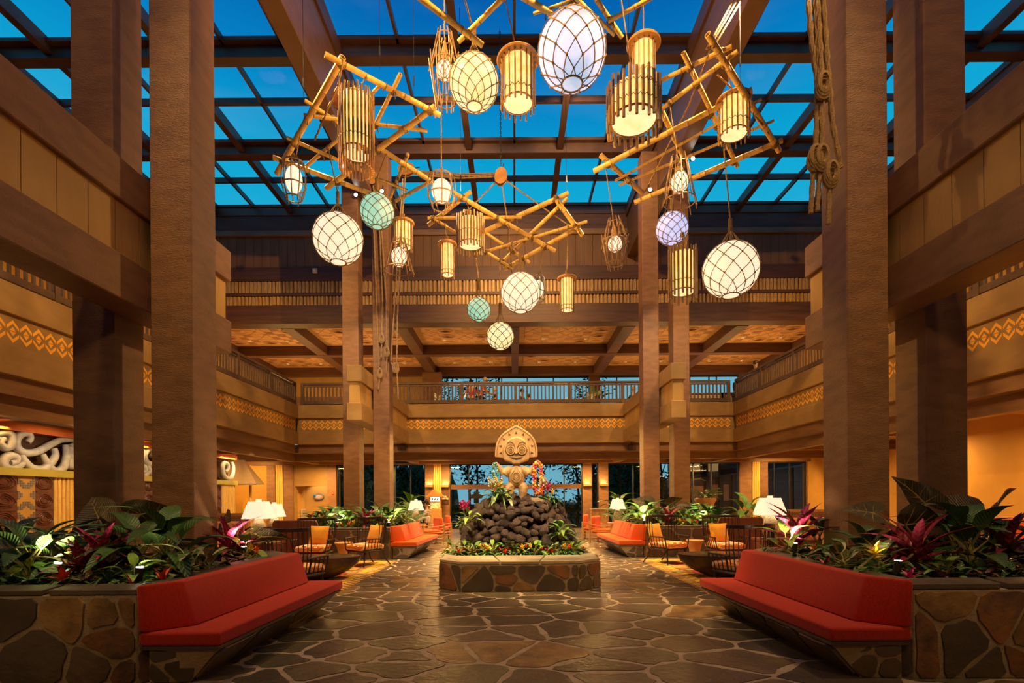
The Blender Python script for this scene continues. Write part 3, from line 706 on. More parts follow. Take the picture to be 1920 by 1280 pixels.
# ground-floor side walls
struct(BX(CX+11.6, CX+11.8, -6, 15.5, 0, 3.45), 'wall_right', m_yellow)
def mir(mb):
    mb.v = [Vector((2*CX-p.x, p.y, p.z)) for p in mb.v]; mb.f = [f[::-1] for f in mb.f]; return mb
def offset_poly(pl, ds):
    """inner offset of a convex CCW polygon, one distance per edge"""
    n = len(pl); out = []
    L = []
    for i in range(n):
        a = Vector(pl[i]); b = Vector(pl[(i+1) % n]); d = (b-a).normalized(); nn = Vector((-d.y, d.x)); L.append((a+nn*ds[i], d))
    for i in range(n):
        p, d = L[i-1]; q, e = L[i]; cr = d.x*e.y-d.y*e.x
        t = ((q.x-p.x)*e.y-(q.y-p.y)*e.x)/cr; out.append((p+d*t))
    return out
def planter(name, pl, h, label, edges, ds, soil, seed, cope=m_cope, mirror=False, r0=.35, r1=.75):
    if mirror: pl = [(2*CX-x, y) for x, y in pl][::-1]; n = len(pl); edges = [(n-2-e) % n for e in edges]; ds = [ds[(n-2-i) % n] for i in range(n)]
    pl = [Vector(p) for p in pl]; n = len(pl)
    c = sum(pl, Vector((0, 0)))/n
    r = empty(name, (c.x, c.y, 0), label, 'planter')
    V3 = Vector
    inn = offset_poly(pl, ds)
    core = MB()
    m = offset_poly(pl, [.002]*n); mi = offset_poly(pl, [max(.06, d-.03) for d in ds])
    for i in range(n):       # ring wall
        j = (i+1) % n; a, b, a2, b2 = m[i], m[j], mi[i], mi[j]
        core.add([(a.x, a.y, 0), (b.x, b.y, 0), (b2.x, b2.y, 0), (a2.x, a2.y, 0), (a.x, a.y, h-.05), (b.x, b.y, h-.05), (b2.x, b2.y, h-.05), (a2.x, a2.y, h-.05)],
                 [(0, 3, 2, 1), (4, 5, 6, 7), (0, 1, 5, 4), (2, 3, 7, 6)])
    core.build('wall', m_mortar, r)
    sm = MB().prism([(p.x, p.y) for p in mi], (0, 0, 0), (1, 0, 0), (0, 1, 0), (0, 0, 1), .03, soil); sm.build('soil', m_soil, r)
    rnd = random.Random(seed)
    for i in range(n):
        j = (i+1) % n; a, b = pl[i], pl[j]; L = (b-a).length; u = (b-a)/L
        if i in edges:
            stone_face(r, (a.x, a.y, 0), (u.x, u.y, 0), (0, 0, 1), [(0, 0), (L, 0), (L, h-.055), (0, h-.055)], r0, r1, seed*7+i, .012, .035, 1.0, back=-.03)
        k = max(1, round(L/.72)); a2, b2 = inn[i], inn[j]
        for q in range(k):
            t0 = q/k+(.006 if q else 0); t1 = (q+1)/k-(.006 if q < k-1 else 0)
            A, B, B2, A2 = a.lerp(b, t0), a.lerp(b, t1), a2.lerp(b2, t1), a2.lerp(b2, t0)
            dz = rnd.uniform(-.003, .003)
            MB().prism([(p.x, p.y) for p in (A, B, B2, A2)], (0, 0, 0), (1, 0, 0), (0, 1, 0), (0, 0, 1), h-.045, h+dz).build('coping_stone', cope if rnd.random() < .85 else m_gold, r, loc=((A.x+B2.x)/2, (A.y+B2.y)/2, h-.02), bevel=.006)
    return r
def near_outline(y0, xo, depth):
    return [(xo, y0), (-3.09, y0), (-2.94, y0+.2), (-2.93, y0+2.6), (-3.4, y0+depth), (xo, y0+depth)]
for s, sd_ in ((0, 'left'), (1, 'right')):
    planter('stone_planter', near_outline(4.13, -8.3, 3.05), .77, 'large stone-clad planting bed around the near %s column pair' % sd_, (0, 1, 2, 3), [.30, .3, .34, .3, .3, .3], .68, 21+s, mirror=bool(s))
    planter('stone_planter', near_outline(12.5, -5.9, 4.5), .77, 'stone-clad planting bed around the far %s column pair' % sd_, (0, 1, 2, 5), [.30, .3, .34, .3, .3, .3], .68, 31+s, mirror=bool(s))
# central octagonal planter
yc = 10.38; ax_, ay_, ch = 1.33, 2.32, .39
octo = [(CX-ax_+ch, yc-ay_), (CX+ax_-ch, yc-ay_), (CX+ax_, yc-ay_+.36), (CX+ax_, yc+ay_-.36), (CX+ax_-ch, yc+ay_), (CX-ax_+ch, yc+ay_), (CX-ax_, yc+ay_-.36), (CX-ax_, yc-ay_+.36)]
planter('fountain_planter', octo, .48, 'low eight-sided stone-clad planter under the carved figure', (0, 1, 2, 6, 7), [.85, .35, .22, .3, .4, .3, .22, .35], .43, 52, m_copelight, r0=.28, r1=.62)

# ------------------------------------------------------------------ built-in benches
def bench(y0, right, label, fab):
    f = (lambda m: mir(m)) if right else (lambda m: m)
    X = (lambda x: 2*CX-x) if right else (lambda x: x)
    r = empty('built_in_bench', (X(-2.6), y0+1.2, 0), label, 'bench')
    # stone base, undercut
    A = [(-3.0, .02, 0), (-2.68, .04, 0), (-2.62, 2.46, 0), (-3.0, 2.46, 0)]
    B = [(-3.0, .02, .27), (-2.44, .02, .27), (-2.33, 2.52, .27), (-3.0, 2.52, .27)]
    vs = [Vector((p[0], p[1]+y0, p[2])) for p in A+B]
    base = f(MB().add(vs, [(0, 3, 2, 1), (4, 5, 6, 7), (0, 1, 5, 4), (1, 2, 6, 5), (2, 3, 7, 6), (3, 0, 4, 7)])).build('stone_base', m_mortar, r)
    # front slanted face stones
    a0, b0, a1, b1 = vs[1], vs[2], vs[5], vs[6]
    if right: a0, b0, a1, b1 = [Vector((2*CX-p.x, p.y, p.z)) for p in (b0, a0, b1, a1)]
    u = (b0-a0).normalized(); L = (b0-a0).length; vv = ((a1+b1)/2-(a0+b0)/2); vv = (vv-u*vv.dot(u)); H = vv.length
    p3 = (a1-a0).dot(u); p2 = (b1-a0).dot(u)
    stone_face(base, a0, u, vv, [(0, 0), (L, 0), (p2, H), (p3, H)], .4, .8, 61+int(y0)+right, .012, .03, 1.9, [m_slate]*3+[m_slate2]*2+[m_gold], -.02)
    for (i, j, k_, l_) in ((0, 1, 5, 4), (2, 3, 7, 6)):
        q = [vs[i], vs[j], vs[k_], vs[l_]]
        if right: q = [Vector((2*CX-p.x, p.y, p.z)) for p in (q[1], q[0], q[3], q[2])]
        u = (q[1]-q[0]).normalized(); v = Vector((0, 0, 1))
        stone_face(base, q[0], u, v, [((p-q[0]).dot(u), p.z) for p in q], .25, .45, 71+i+int(y0), .012, .03, 1.3, [m_slate]*4+[m_slate2], -.02)
    f(MB().prism([(-3.06, y0-.0), (-2.42, y0-.0), (-2.30, y0+2.56), (-3.0, y0+2.56)], (0, 0, 0), (1, 0, 0), (0, 1, 0), (0, 0, 1), .272, .303)).build('stone_ledge', m_cope, r, bevel=.004)
    f(MB().prism([(-3.07, y0-.01), (-2.41, y0-.01), (-2.28, y0+2.58), (-2.74, y0+2.58), (-2.80, y0+.30)], (0, 0, 0), (1, 0, 0), (0, 1, 0), (0, 0, 1), .306, .42)).build('seat_cushion', fab, r, True, bevel=.022, seg=3)
    st_ = [((-3.072, -.015), (-3.0, -.015), (-3.035, -.015), (-3.085, -.015)), ((-2.925, .2), (-2.73, .22), (-2.85, .22), (-2.95, .2)), ((-2.915, 2.42), (-2.66, 2.42), (-2.79, 2.44), (-2.93, 2.44))]
    mb = MB(); vs2 = []
    for q in st_:
        for (x, y), z in zip(q, (.422, .422, .805, .805)): vs2.append((x, y+y0, z))
    fs = [(0, 1, 2, 3), (8, 11, 10, 9)]
    for k_ in (0, 4):
        for e in range(4): g = (e+1) % 4; fs.append((k_+e, k_+4+e, k_+4+g, k_+g))
    f(mb.add(vs2, fs)).build('back_cushion', fab, r, True, bevel=.02, seg=3)
for s, sd_ in ((0, 'left'), (1, 'right')):
    bench(4.13, bool(s), 'long red upholstered bench built onto the near %s planting bed' % sd_, m_red)
    bench(12.5, bool(s), 'orange-red upholstered bench built onto the far %s planting bed' % sd_, m_orangefab)
# ================================================================== LAVA MOUND AND CARVED FIGURE
rr = random.Random(9)
prof = [(1.17, .40), (1.19, .62), (1.12, .85), (.98, 1.02), (.93, 1.22), (.78, 1.36), (.5, 1.43), (.22, 1.46)]
mound = empty('lava_rock_mound', (CX, yc, .43), 'mound of piled black lava rocks under the carved figure', 'rock mound')
MB().lathe([(r_*.86, z-.06) for r_, z in prof], 20, (CX, yc, 0)).build('core', m_soil, mound)
rocks = []
for q in range(7):
    m = MB(); rd = random.Random(q)
    m.blob((0, 0, 0), (1, .8, .62), 9, 7)
    m.v = [p*(1+.42*noise.noise(p*1.5+Vector((q*7, 0, 0)))+.16*noise.noise(p*4+Vector((0, q*3, 0)))) for p in m.v]
    m.v = [Vector((max(-.85, min(.8, p.x)), max(-.66, min(.7, p.y)), max(-.45, min(.52, p.z)))) for p in m.v]
    rocks.append(m.mesh('lava_rock', m_lava, True))
seg = []
for a, b in zip(prof, prof[1:]): seg.append(math.hypot(b[0]-a[0], b[1]-a[1]))
n = 0; placed = []
for it in range(6000):
    t = rr.uniform(0, sum(seg)); i = 0
    while t > seg[i]: t -= seg[i]; i += 1
    f = t/seg[i]; r_ = prof[i][0]*(1-f)+prof[i+1][0]*f; z = prof[i][1]*(1-f)+prof[i+1][1]*f
    if rr.random() > r_/1.19: continue
    th = rr.uniform(0, 2*math.pi)
    p = Vector((CX+r_*math.cos(th)*.93, yc+r_*math.sin(th)*.93, z)); s = rr.uniform(.075, .15)
    if p.y > yc+.5: continue
    if all((p-q[0]).length > .60*(s+q[1]) for q in placed):
        placed.append((p, s))
    if len(placed) > 285: break
for p, s in placed:
    inst(rr.choice(rocks), 'lava_rock', mound, p-mound.location, (rr.uniform(-.9, .9), rr.uniform(-.9, .9), rr.uniform(0, 6.3)), (s*1.15, s*1.15, s*1.25))
big = inst(rocks[2], 'pale_boulder', mound, Vector((CX+.36, yc-.55, 1.42))-mound.location, (.2, .1, .4), (.16, .15, .12))
big.data = rocks[2].copy(); big.data.materials[0] = MAT('pale_rock', (.36, .26, .17), (.22, .15, .09), .7, 9, 1, 30)

U = .00154; T0 = Vector((.045, yc-.12, 1.455))
def T(x, h, y=0): return T0+Vector((x*U, y*U, h*U))
tk = empty('carved_wooden_figure', T0, 'pale carved wooden figure with fan headdress standing on the lava rocks', 'statue')
b = MB()
b.add(*(lambda m: (m.v, m.f))(MB().lathe([(20, 150), (62, 165), (92, 200), (108, 250), (110, 310), (98, 370), (72, 420), (48, 440), (38, 470), (44, 520)], 20, sy=.72)))
for s in (-1, 1):
    b.tube([(s*78, 0, 2), (s*80, -6, 40), (s*84, -8, 95), (s*88, 0, 140), (s*70, 0, 185), (s*45, 0, 225)], [50, 47, 58, 66, 62, 40], 14)
    b.tube([(s*78, -14, 10), (s*78, -52, 10)], [44, 30], 12)
    b.tube([(s*60, 0, 412), (s*115, -8, 380), (s*165, -14, 335)], [44, 60, 62], 12)
    b.tube([(s*160, -14, 340), (s*205, -22, 400), (s*245, -28, 450)], [54, 40, 25], 12)
    b.tube([(s*240, -28, 444), (s*268, -30, 472), (s*280, -32, 474)], [24, 26, 18], 12)
    for q, (dx, dz) in enumerate(((22, -2), (28, -14), (26, -27), (20, -38))):   # curled fingers
        b.tube([(s*(270+q*3), -44, 478-q*9), (s*(292), -50+q*2, 470-q*11), (s*(290), -58, 452-q*10)], [9, 8, 6], 7)
    b.tube([(s*256, -34, 462), (s*250, -58, 448), (s*262, -66, 436)], [10, 9, 6], 7)
b.v = [T(p.x, p.z, p.y) for p in b.v]
body = b.build('body', m_tiki, tk, True)
rm = body.modifiers.new('one_skin', 'REMESH'); rm.mode = 'VOXEL'; rm.voxel_size = .011
sm_ = body.modifiers.new('smooth', 'SMOOTH'); sm_.iterations = 3
# headdress and face, carved as thick boards
fan = [(-282, 562), (-280, 640), (-268, 720), (-240, 795), (-195, 855), (-130, 905), (-65, 945), (0, 982), (65, 945), (130, 905), (195, 855), (240, 795), (268, 720), (280, 640), (282, 562), (165, 545), (-165, 545)]
hd = MB().prism([(x*U, y*U) for x, y in fan], T0+Vector((0, .02, 0)), (1, 0, 0), (0, 0, 1), (0, -1, 0), -.05, .035).build('headdress', m_tiki, tk, bevel=.012, seg=2)
face = [(-165, 512), (-165, 640), (-148, 720), (-110, 775), (-60, 808), (0, 820), (60, 808), (110, 775), (148, 720), (165, 640), (165, 512), (90, 490), (40, 462), (-40, 462), (-90, 490)]
MB().prism([(x*U, y*U) for x, y in face], T0+Vector((0, .02, 0)), (1, 0, 0), (0, 0, 1), (0, -1, 0), -.03, .12).build('face', m_tiki, tk, bevel=.03, seg=3)
lines = MB()
def groove(pts, y, r=.0045, closed=False): lines.tube([T0+Vector((x*U, y, h*U)) for x, h in pts], r, 5, True, closed)
groove([(x*.90, 560+(h-562)*.90+14) for x, h in fan[:15]], -.017)
for a in range(-4, 5):
    t = R(a*25); x = 215*math.sin(t)*1.0; h = 640+235*math.cos(t)
    if abs(a) == 4: x, h = a/4*205, 610
    d = Vector((math.sin(t), math.cos(t))); n_ = Vector((d.y, -d.x))
    tri = [(x+d.x*22, h+d.y*22), (x-d.x*13+n_.x*18, h-d.y*13+n_.y*18), (x-d.x*13-n_.x*18, h-d.y*13-n_.y*18)]
    lines.prism([(p[0]*U, p[1]*U) for p in tri], T0, (1, 0, 0), (0, 0, 1), (0, -1, 0), .012, .019)
for s in (-1, 1):
    ex = s*74
    groove([(ex+66*math.cos(t*math.pi/12), 642+70*math.sin(t*math.pi/12)) for t in range(24)], -.106, .004, True)
    groove([(s*14, 600), (s*16, 680), (s*40, 735), (s*80, 752), (s*125, 730)], -.103, .006)
groove([(-22, 592), (-14, 578), (0, 582), (14, 578), (22, 592)], -.116, .006)
lines.prism([(x*U, h*U) for x, h in [(-84, 556), (-40, 548), (0, 545), (40, 548), (84, 556), (50, 528), (0, 520), (-50, 528)]], T0, (1, 0, 0), (0, 0, 1), (0, -1, 0), .09, .107)
lines.v += []
for r_ in (46, 26): groove([(r_*math.cos(t*math.pi/12), 300+r_*math.sin(t*math.pi/12)) for t in range(24)], -.118, .005, True)
groove([(0, 430), (-26, 380), (-70, 320), (-72, 265), (-35, 225), (0, 215), (35, 225), (72, 265), (70, 320), (26, 380)], -.112, .004, True)
lines.build('carved_line', m_tikidark, tk)
for s in (-1, 1):
    ex = s*74
    e = MB()
    for r0_, r1_, y0, y1 in ((60, 42, -.10, -.122), (34, 20, -.10, -.128), (14, 8, -.10, -.135)):
        c = T0+Vector((ex*U, 0, 642*U)); vs = []; m = 20
        for (rad, y) in ((r0_, y0), (r0_*.96, y1), (r1_, y1), (r1_*.9, y0)):
            for k_ in range(m): t = 2*math.pi*k_/m; vs.append(c+Vector((rad*U*math.cos(t), y, rad*1.06*U*math.sin(t))))
        fs = [(i*m+k_, i*m+(k_+1) % m, (i+1)*m+(k_+1) % m, (i+1)*m+k_) for i in range(3) for k_ in range(m)]+[tuple(3*m+k_ for k_ in range(m))]
        e.add(vs, fs)
    e.build('eye', m_tiki, tk, True)
    MB().tube([T0+Vector((x*U, -.115, h*U)) for x, h in [(s*3, 600), (s*6, 650), (s*4, 700)]], [.024, .014, .008], 8).build('nose', m_tiki, tk, True)
# garlands
def lei(name, cx, top, bot, wd, y, mats, label, fat):
    r = empty('flower_garland', T(cx, top, y), label, 'garland')
    H = (top-bot)/2; mid = (top+bot)/2; m = 44; grp = [MB() for _ in mats]
    for i in range(m):
        t = 2*math.pi*i/m; p = T(cx+wd*max(-1, min(1, 1.5*math.cos(t))), mid+H*math.sin(t), y-6+8*math.cos(t))
        g = grp[(i//2) % len(mats)]
        for q in range(7): g.blob(p+Vector((rr.uniform(-1, 1), rr.uniform(-1, 1), rr.uniform(-1, 1)))*fat*.8, fat*.6, 5, 4)
    for g, mt in zip(grp, mats): g.build('blossoms', mt, r)
m_teal = MAT('teal_petal', (.02, .35, .38), (.02, .25, .35), .5, 9); m_lightblue = MAT('pale_blue_petal', (.45, .70, .72), (.35, .6, .65), .5, 9)
lei('g', -278, 470, 195, 26, -40, [m_teal, m_lightblue, m_leaflt], 'teal and pale blue flower garland hanging from the figure\'s left-hand side hand', .026)
lei('g', 278, 482, 75, 44, -42, [m_yellowflower, m_orangeflower, m_pinkflower], 'yellow and magenta flower garland hanging from the figure\'s right-hand side hand', .040)
# ================================================================== FURNITURE
def spindle_chair():
    r = empty('spindle_chair', (0, 0, 0))
    N = 17; a0, a1 = R(-8), R(188)
    top = lambda t: Vector((.415*math.cos(t), .10+.30*math.sin(t), 1.03))
    bot = lambda t: Vector((.325*math.cos(t), .06+.27*math.sin(t), .34))
    ts = [a0+(a1-a0)*i/(N-1) for i in range(N)]
    m = MB(); prev = None
    for t0, t1 in zip(ts, ts[1:]): m.bar(top(t0), top(t1)+(top(t1)-top(t0)).normalized()*.006, .022, .055)
    m.build('crest_rail', m_blackwood, r, bevel=.004)
    for t in ts:
        a, b = bot(t), top(t); mid = (a+b)/2; out = Vector((math.cos(t), math.sin(t)*.8, 0))*.035
        pts = [a, a*.72+b*.28+out*.75+Vector((0, 0, 0)), a*.45+b*.55+out, b]
        MB().tube(pts, .0085, 5).build('spindle', m_blackwood, r, True)
    m = MB().tube([(.335*math.cos(t), .06+.28*math.sin(t), .335) for t in [a0+(a1-a0)*i/14 for i in range(15)]]+[(-.335, -.28, .335), (.335, -.28, .335)], .022, 6, False, True)
    m.box(-.32, .32, -.30, .26, .315, .345); m.build('seat_frame', m_blackwood, r)
    for s in (-1, 1):
        MB().tube([(s*.40, .10, .60), (s*.40, -.12, .605), (s*.39, -.31, .60)], .017, 6).build('armrest', m_blackwood, r, True)
        for y in (-.30, -.22, -.14, -.06, .02): MB().tube([(s*.335, y, .34), (s*.40, y, .60)], .0085 if y > -.29 else .014, 5).build('arm_spindle', m_blackwood, r)
        MB().tube([(s*.29, -.26, .33), (s*.31, -.30, 0)], [.024, .013], 8).build('leg', m_blackwood, r, True)
        MB().tube([(s*.27, .22, .33), (s*.29, .30, .12), (s*.31, .40, 0)], [.026, .02, .013], 8).build('leg', m_blackwood, r, True)
    c = MB().box(-.315, .315, -.34, .25, .348, .475); c.build('seat_cushion', m_seatpat, r, True, bevel=.05, seg=4)
    return r
pr = spindle_chair()
def chair(loc, rz, label, first=[True]):
    o = pr if first[0] else copy_tree(pr); first[0] = False
    o.location = loc; o.rotation_euler = (0, 0, rz); o['label'] = label; o['category'] = 'chair'; o['group'] = 'tall spindle-backed lounge chairs'
    return o
def cushion(name, loc, rz, tilt, sz, mat, label, t=.12):
    o = MB().box(-sz/2, sz/2, -t/2, t/2, 0, sz)
    for i, p in enumerate(o.v): pass
    c = MB(); n = 6
    for side in (-1, 1):
        b0 = len(c.v)
        for i in range(n+1):
            for j in range(n+1):
                u, v = i/n*2-1, j/n*2-1
                th = (1-u**4)*(1-v**4); w_ = 1-.06*(1-abs(v))*abs(u)**6; hh = 1-.06*(1-abs(u))*abs(v)**6
                c.v.append(Vector((u*sz/2*w_, side*(t/2*th+.004), sz/2+v*sz/2*hh)))
        for i in range(n):
            for j in range(n):
                q = [b0+i*(n+1)+j, b0+(i+1)*(n+1)+j, b0+(i+1)*(n+1)+j+1, b0+i*(n+1)+j+1]; c.f.append(tuple(q if side < 0 else q[::-1]))
    x = c.build(name, mat, None, True, label=label, cat='cushion', loc=(0, 0, 0)); x.location = loc; x.rotation_euler = Euler((tilt, 0, rz), 'XYZ'); return x
def place_chair(x, y, rz, label, pl=None):
    chair((x, y, .015), rz, label)
    if pl:
        M_ = Matrix.Translation((x, y, .015)) @ Matrix.Rotation(rz, 4, 'Z')
        q = M_ @ Vector((pl[0], .13, .482))
        cushion('throw_pillow', q, rz+pl[1], R(-20), .42, m_pillow, pl[2])
place_chair(-3.38, 7.75, R(155), 'spindle-backed chair seen from behind at the end of the near left red bench')
place_chair(-4.35, 11.05, R(-2), 'spindle-backed chair beyond the bowl table in the left seating group, left of the stool', (0, 0, 'gold throw pillow on the rearmost chair facing the near left bench'))
place_chair(-3.30, 11.3, R(-38), 'spindle-backed chair beside the far left orange bench, right of the stool', (.03, .1, 'gold throw pillow on the chair beside the far left bench'))
place_chair(mx(-3.38)-.05, 7.75, R(-155), 'spindle-backed chair seen from behind at the end of the near right red bench')
place_chair(mx(-4.40), 11.05, R(10), 'spindle-backed chair beyond the bowl table in the right seating group, right of the stool', (0, -.1, 'gold throw pillow on the rearmost chair facing the near right bench'))
place_chair(mx(-3.22), 11.3, R(33), 'spindle-backed chair beside the far right orange bench, left of the stool', (-.16, -.1, 'gold throw pillow on the chair beside the far right bench'))
def bowl_table(x, y, rz, label):
    r = empty('coffee_table', (x, y, .015), label, 'table', rz=0)
    P_ = [(.24, 0), (.34, .02), (.62, .14), (.80, .28), (.86, .385), (.865, .40)]
    MB().lathe(P_, 32, (x, y, .015), sy=.52).build('bowl_base', m_tablewood, r, True)
    MB().lathe([(.855, .402), (.86, .412), (.84, .42)], 32, (x, y, .015), sy=.52).build('top', m_tablewood, r, True)
    r.rotation_euler = (0, 0, rz); return r
bowl_table(-3.72, 9.35, R(8), 'dark boat-shaped coffee table in the left seating group')
bowl_table(mx(-3.72), 9.35, R(-8), 'dark boat-shaped coffee table in the right seating group')
def stool(x, y, label):
    return MB().lathe([(.125, 0), (.13, .02), (.12, .12), (.125, .24), (.155, .36), (.20, .44), (.205, .455), (.195, .465)], 20, (x, y, .012)).build('drum_stool', m_stool, None, True, label=label, cat='stool', loc=(x, y, .012))
stool(-4.0, 11.85, 'waisted pale wood stool in front of the far left planting bed')
stool(mx(-4.05), 11.85, 'waisted pale wood stool in front of the far right planting bed')
# rugs
def rug(x0, x1, y0, y1, label, s):
    r = empty('area_rug', ((x0+x1)/2, (y0+y1)/2, 0), label, 'rug')
    BX(x0, x1, y0, y1, .003, .009).build('fringe_border', m_rugtan, r)
    BX(x0+.14, x1-.14, y0+.12, y1-.12, .009, .0115).build('border_band', m_rugyel, r)
    BX(x0+.30, x1-.30, y0+.28, y1-.28, .0115, .014).build('field', m_rug, r)
    for q in (.25, .55, .8):
        yy = y0+(y1-y0)*q; BX(x0+.5, x1-.5, yy-.22, yy+.22, .014, .0155).build('medallion_band', m_rugred, r); BX(x0+.42, x1-.42, yy+.26, yy+.34, .014, .0155).build('stripe', m_rugyel, r); BX(x0+.42, x1-.42, yy-.34, yy-.26, .014, .0155).build('stripe', m_rugtan, r)
    f = MB(); n = int((y1-y0)/.05); xe = x1 if s < 0 else x0
    for i in range(n): f.box(xe, xe-s*.07, y0+i*.05, y0+i*.05+.028, .003, .008)
    f.build('fringe', m_rugtan, r, kind='stuff')
rug(-7.0, -2.86, 7.35, 12.1, 'patterned gold and red rug under the left seating group', -1)
rug(mx(-2.86), mx(-7.0), 7.35, 12.1, 'patterned gold and red rug under the right seating group', 1)
for s, x in ((-1, -3.05), (1, mx(-3.05))):
    MB().box(x-.11, x+.11, 9.94, 10.02, .0162, .022).build('paper_card', m_white, None, label='small white card lying on the %s rug' % ('left' if s < 0 else 'right'), cat='card', loc=(x, 9.98, .016))
# table lamps
def table_lamp(x, y, z, label, h=.86, sw=.26, light=22):
    r = empty('table_lamp', (x, y, z), label, 'lamp'); k_ = h/.86
    MB().lathe([(.10*k_, 0), (.11*k_, .02*k_), (.145*k_, .12*k_), (.15*k_, .22*k_), (.12*k_, .36*k_), (.07*k_, .46*k_), (.05*k_, .50*k_)], 20, (x, y, z)).build('vase_body', m_vase, r, True)
    MB().tube([(x, y, z+.5*k_), (x, y, z+.83*k_)], .012, 6).build('stem', m_stool, r)
    m = MB(); b_, t_ = sw, sw*.62; z0, z1 = z+.47*k_, z+.81*k_; vs = []
    ring = lambda q, zz: [(x+q*cx_, y+q*cy_, zz) for cx_, cy_ in ((-1, -.75), (-.8, -1), (.8, -1), (1, -.75), (1, .75), (.8, 1), (-.8, 1), (-1, .75))]
    vs = ring(b_, z0)+ring(t_, z1); m.add(vs, [(i, (i+1) % 8, 8+(i+1) % 8, 8+i) for i in range(8)])
    m.build('lamp_shade', m_shade, r)
    MB().box(x-.05*k_, x+.05*k_, y-.02, y+.02, z+.80*k_, z+.855*k_).build('finial', m_shade, r)
    lamp('POINT', 'table_lamp_bulb', (x, y, z+.70*k_), light, SOFT, size=.06)
def console(x0, x1, y0, y1, h, mat, name, label):
    r = empty(name, ((x0+x1)/2, (y0+y1)/2, .0), label, 'table')
    BX(x0, x1, y0, y1, h-.05, h).build('top', mat, r, bevel=.008)
    BX(x0+.04, x1-.04, y0+.03, y1-.03, .12, h-.05).build('apron', mat, r)
    for a in (x0+.03, x1-.09):
        for b_ in (y0+.03, y1-.09): BX(a, a+.06, b_, b_+.06, 0, .12).build('leg', mat, r)
m_brownwood = MAT('chocolate_wood', (.20, .07, .035), (.14, .045, .025), .4, 3, .05, 30, .5, (4, 1, 1), 'World')
for s, sd_ in ((-1, 'left'), (1, 'right')):
    X = (lambda x: x) if s < 0 else mx
    xa, xb_ = sorted((X(-6.0), X(-4.85))); console(xa, xb_, 10.1, 10.75, .62, m_brownwood, 'sofa_table', 'chocolate brown table carrying the tall lamp in the %s seating group' % sd_)
    table_lamp(X(-5.25)+(-.16 if s > 0 else 0), 10.4, .62, 'large lit lamp with embossed pale vase in the %s seating group' % sd_, .88, .26)
    console(*sorted((X(-6.7), X(-5.7))), 12.3, 12.9, .62, m_brownwood, 'side_table', 'brown table behind the tall lamp of the %s seating group' % sd_)
    table_lamp(X(-5.97)+(.10 if s > 0 else 0), 12.6, .62, 'second lit lamp behind the tall one in the %s seating group' % sd_, .80, .22)
    # far pair of lamps by the doors
    console(*sorted((X(-3.9), X(-3.1))), 17.4, 17.9, .60, m_stool, 'side_table', 'pale wood table with lamp behind the far %s bench' % sd_)
    table_lamp(X(-3.42)+.0, 17.6, .60, 'lit table lamp behind the far %s orange bench' % sd_, .86, .25, 14)
# settees and armchairs of the side groups
def settee(x, y, rz, label, w_=1.7, mat=None, back=m_floral, lattice=True):
    mat = mat or m_brownwood; r = empty('settee', (0, 0, 0), label, 'sofa'); q = r
    MB().box(-w_/2, w_/2, -.4, .4, .12, .34).build('frame', mat, r, bevel=.01)
    MB().box(-w_/2+.06, w_/2-.06, -.42, .28, .345, .50).build('seat_cushion', m_orangefab, r, True, bevel=.03, seg=2)
    MB().box(-w_/2+.06, w_/2-.06, .20, .36, .48, .98).build('back_cushion', back, r, True, bevel=.05, seg=3)
    for s in (-1, 1):
        MB().box(s*w_/2, s*(w_/2-.07), -.4, .4, .34, .62).build('arm_panel', mat, r, bevel=.01)
        for y_ in (-.36, .36): MB().box(s*(w_/2-.02), s*(w_/2-.08), y_-.03, y_+.03, 0, .12).build('leg', mat, r)
    if lattice:
        MB().box(-w_/2, w_/2, .38, .42, .98, 1.14).box(-w_/2, -w_/2+.05, .38, .43, .34, 1.16).box(w_/2-.05, w_/2, .38, .43, .34, 1.16).box(-w_/2, w_/2, .375, .435, 1.13, 1.17).build('back_frame', m_stool, r)
        l_ = MB(); n = int(w_/.07)
        for i in range(n):
            for j in range(2):
                x_ = -w_/2+.07*(i+.5); z_ = 1.02+.06*j; l_.tube([(x_+.026*math.cos(a*math.pi/3), .372, z_+.026*math.sin(a*math.pi/3)) for a in range(6)], .006, 4, False, True)
        l_.build('pierced_lattice', mat, r)
    r.location = (x, y, 0); r.rotation_euler = (0, 0, rz); return r
def slat_armchair(x, y, rz, label):
    r = empty('armchair', (0, 0, 0), label, 'chair')
    MB().box(-.32, .32, -.34, .32, .30, .44).build('seat_cushion', m_orangefab, r, True, bevel=.03, seg=2)
    MB().box(-.30, .30, .24, .38, .42, .86).build('back_cushion', m_orangefab, r, True, bevel=.05, seg=3)
    for s in (-1, 1):
        for q in range(5): MB().tube([(s*.36, -.36, .16+q*.10), (s*.40, 0, .16+q*.10), (s*.36, .40, .16+q*.10+.03)], .014, 5).build('side_slat', m_stool, r)
        for y_ in (-.34, .38): MB().box(s*.36-.02, s*.36+.02, y_-.025, y_+.025, 0, .62).build('leg', m_stool, r)
    for q in range(5): MB().tube([(-.36, .40, .16+q*.10), (0, .45, .18+q*.10), (.36, .40, .16+q*.10)], .014, 5).build('back_slat', m_stool, r)
    r.location = (x, y, 0); r.rotation_euler = (0, 0, rz)
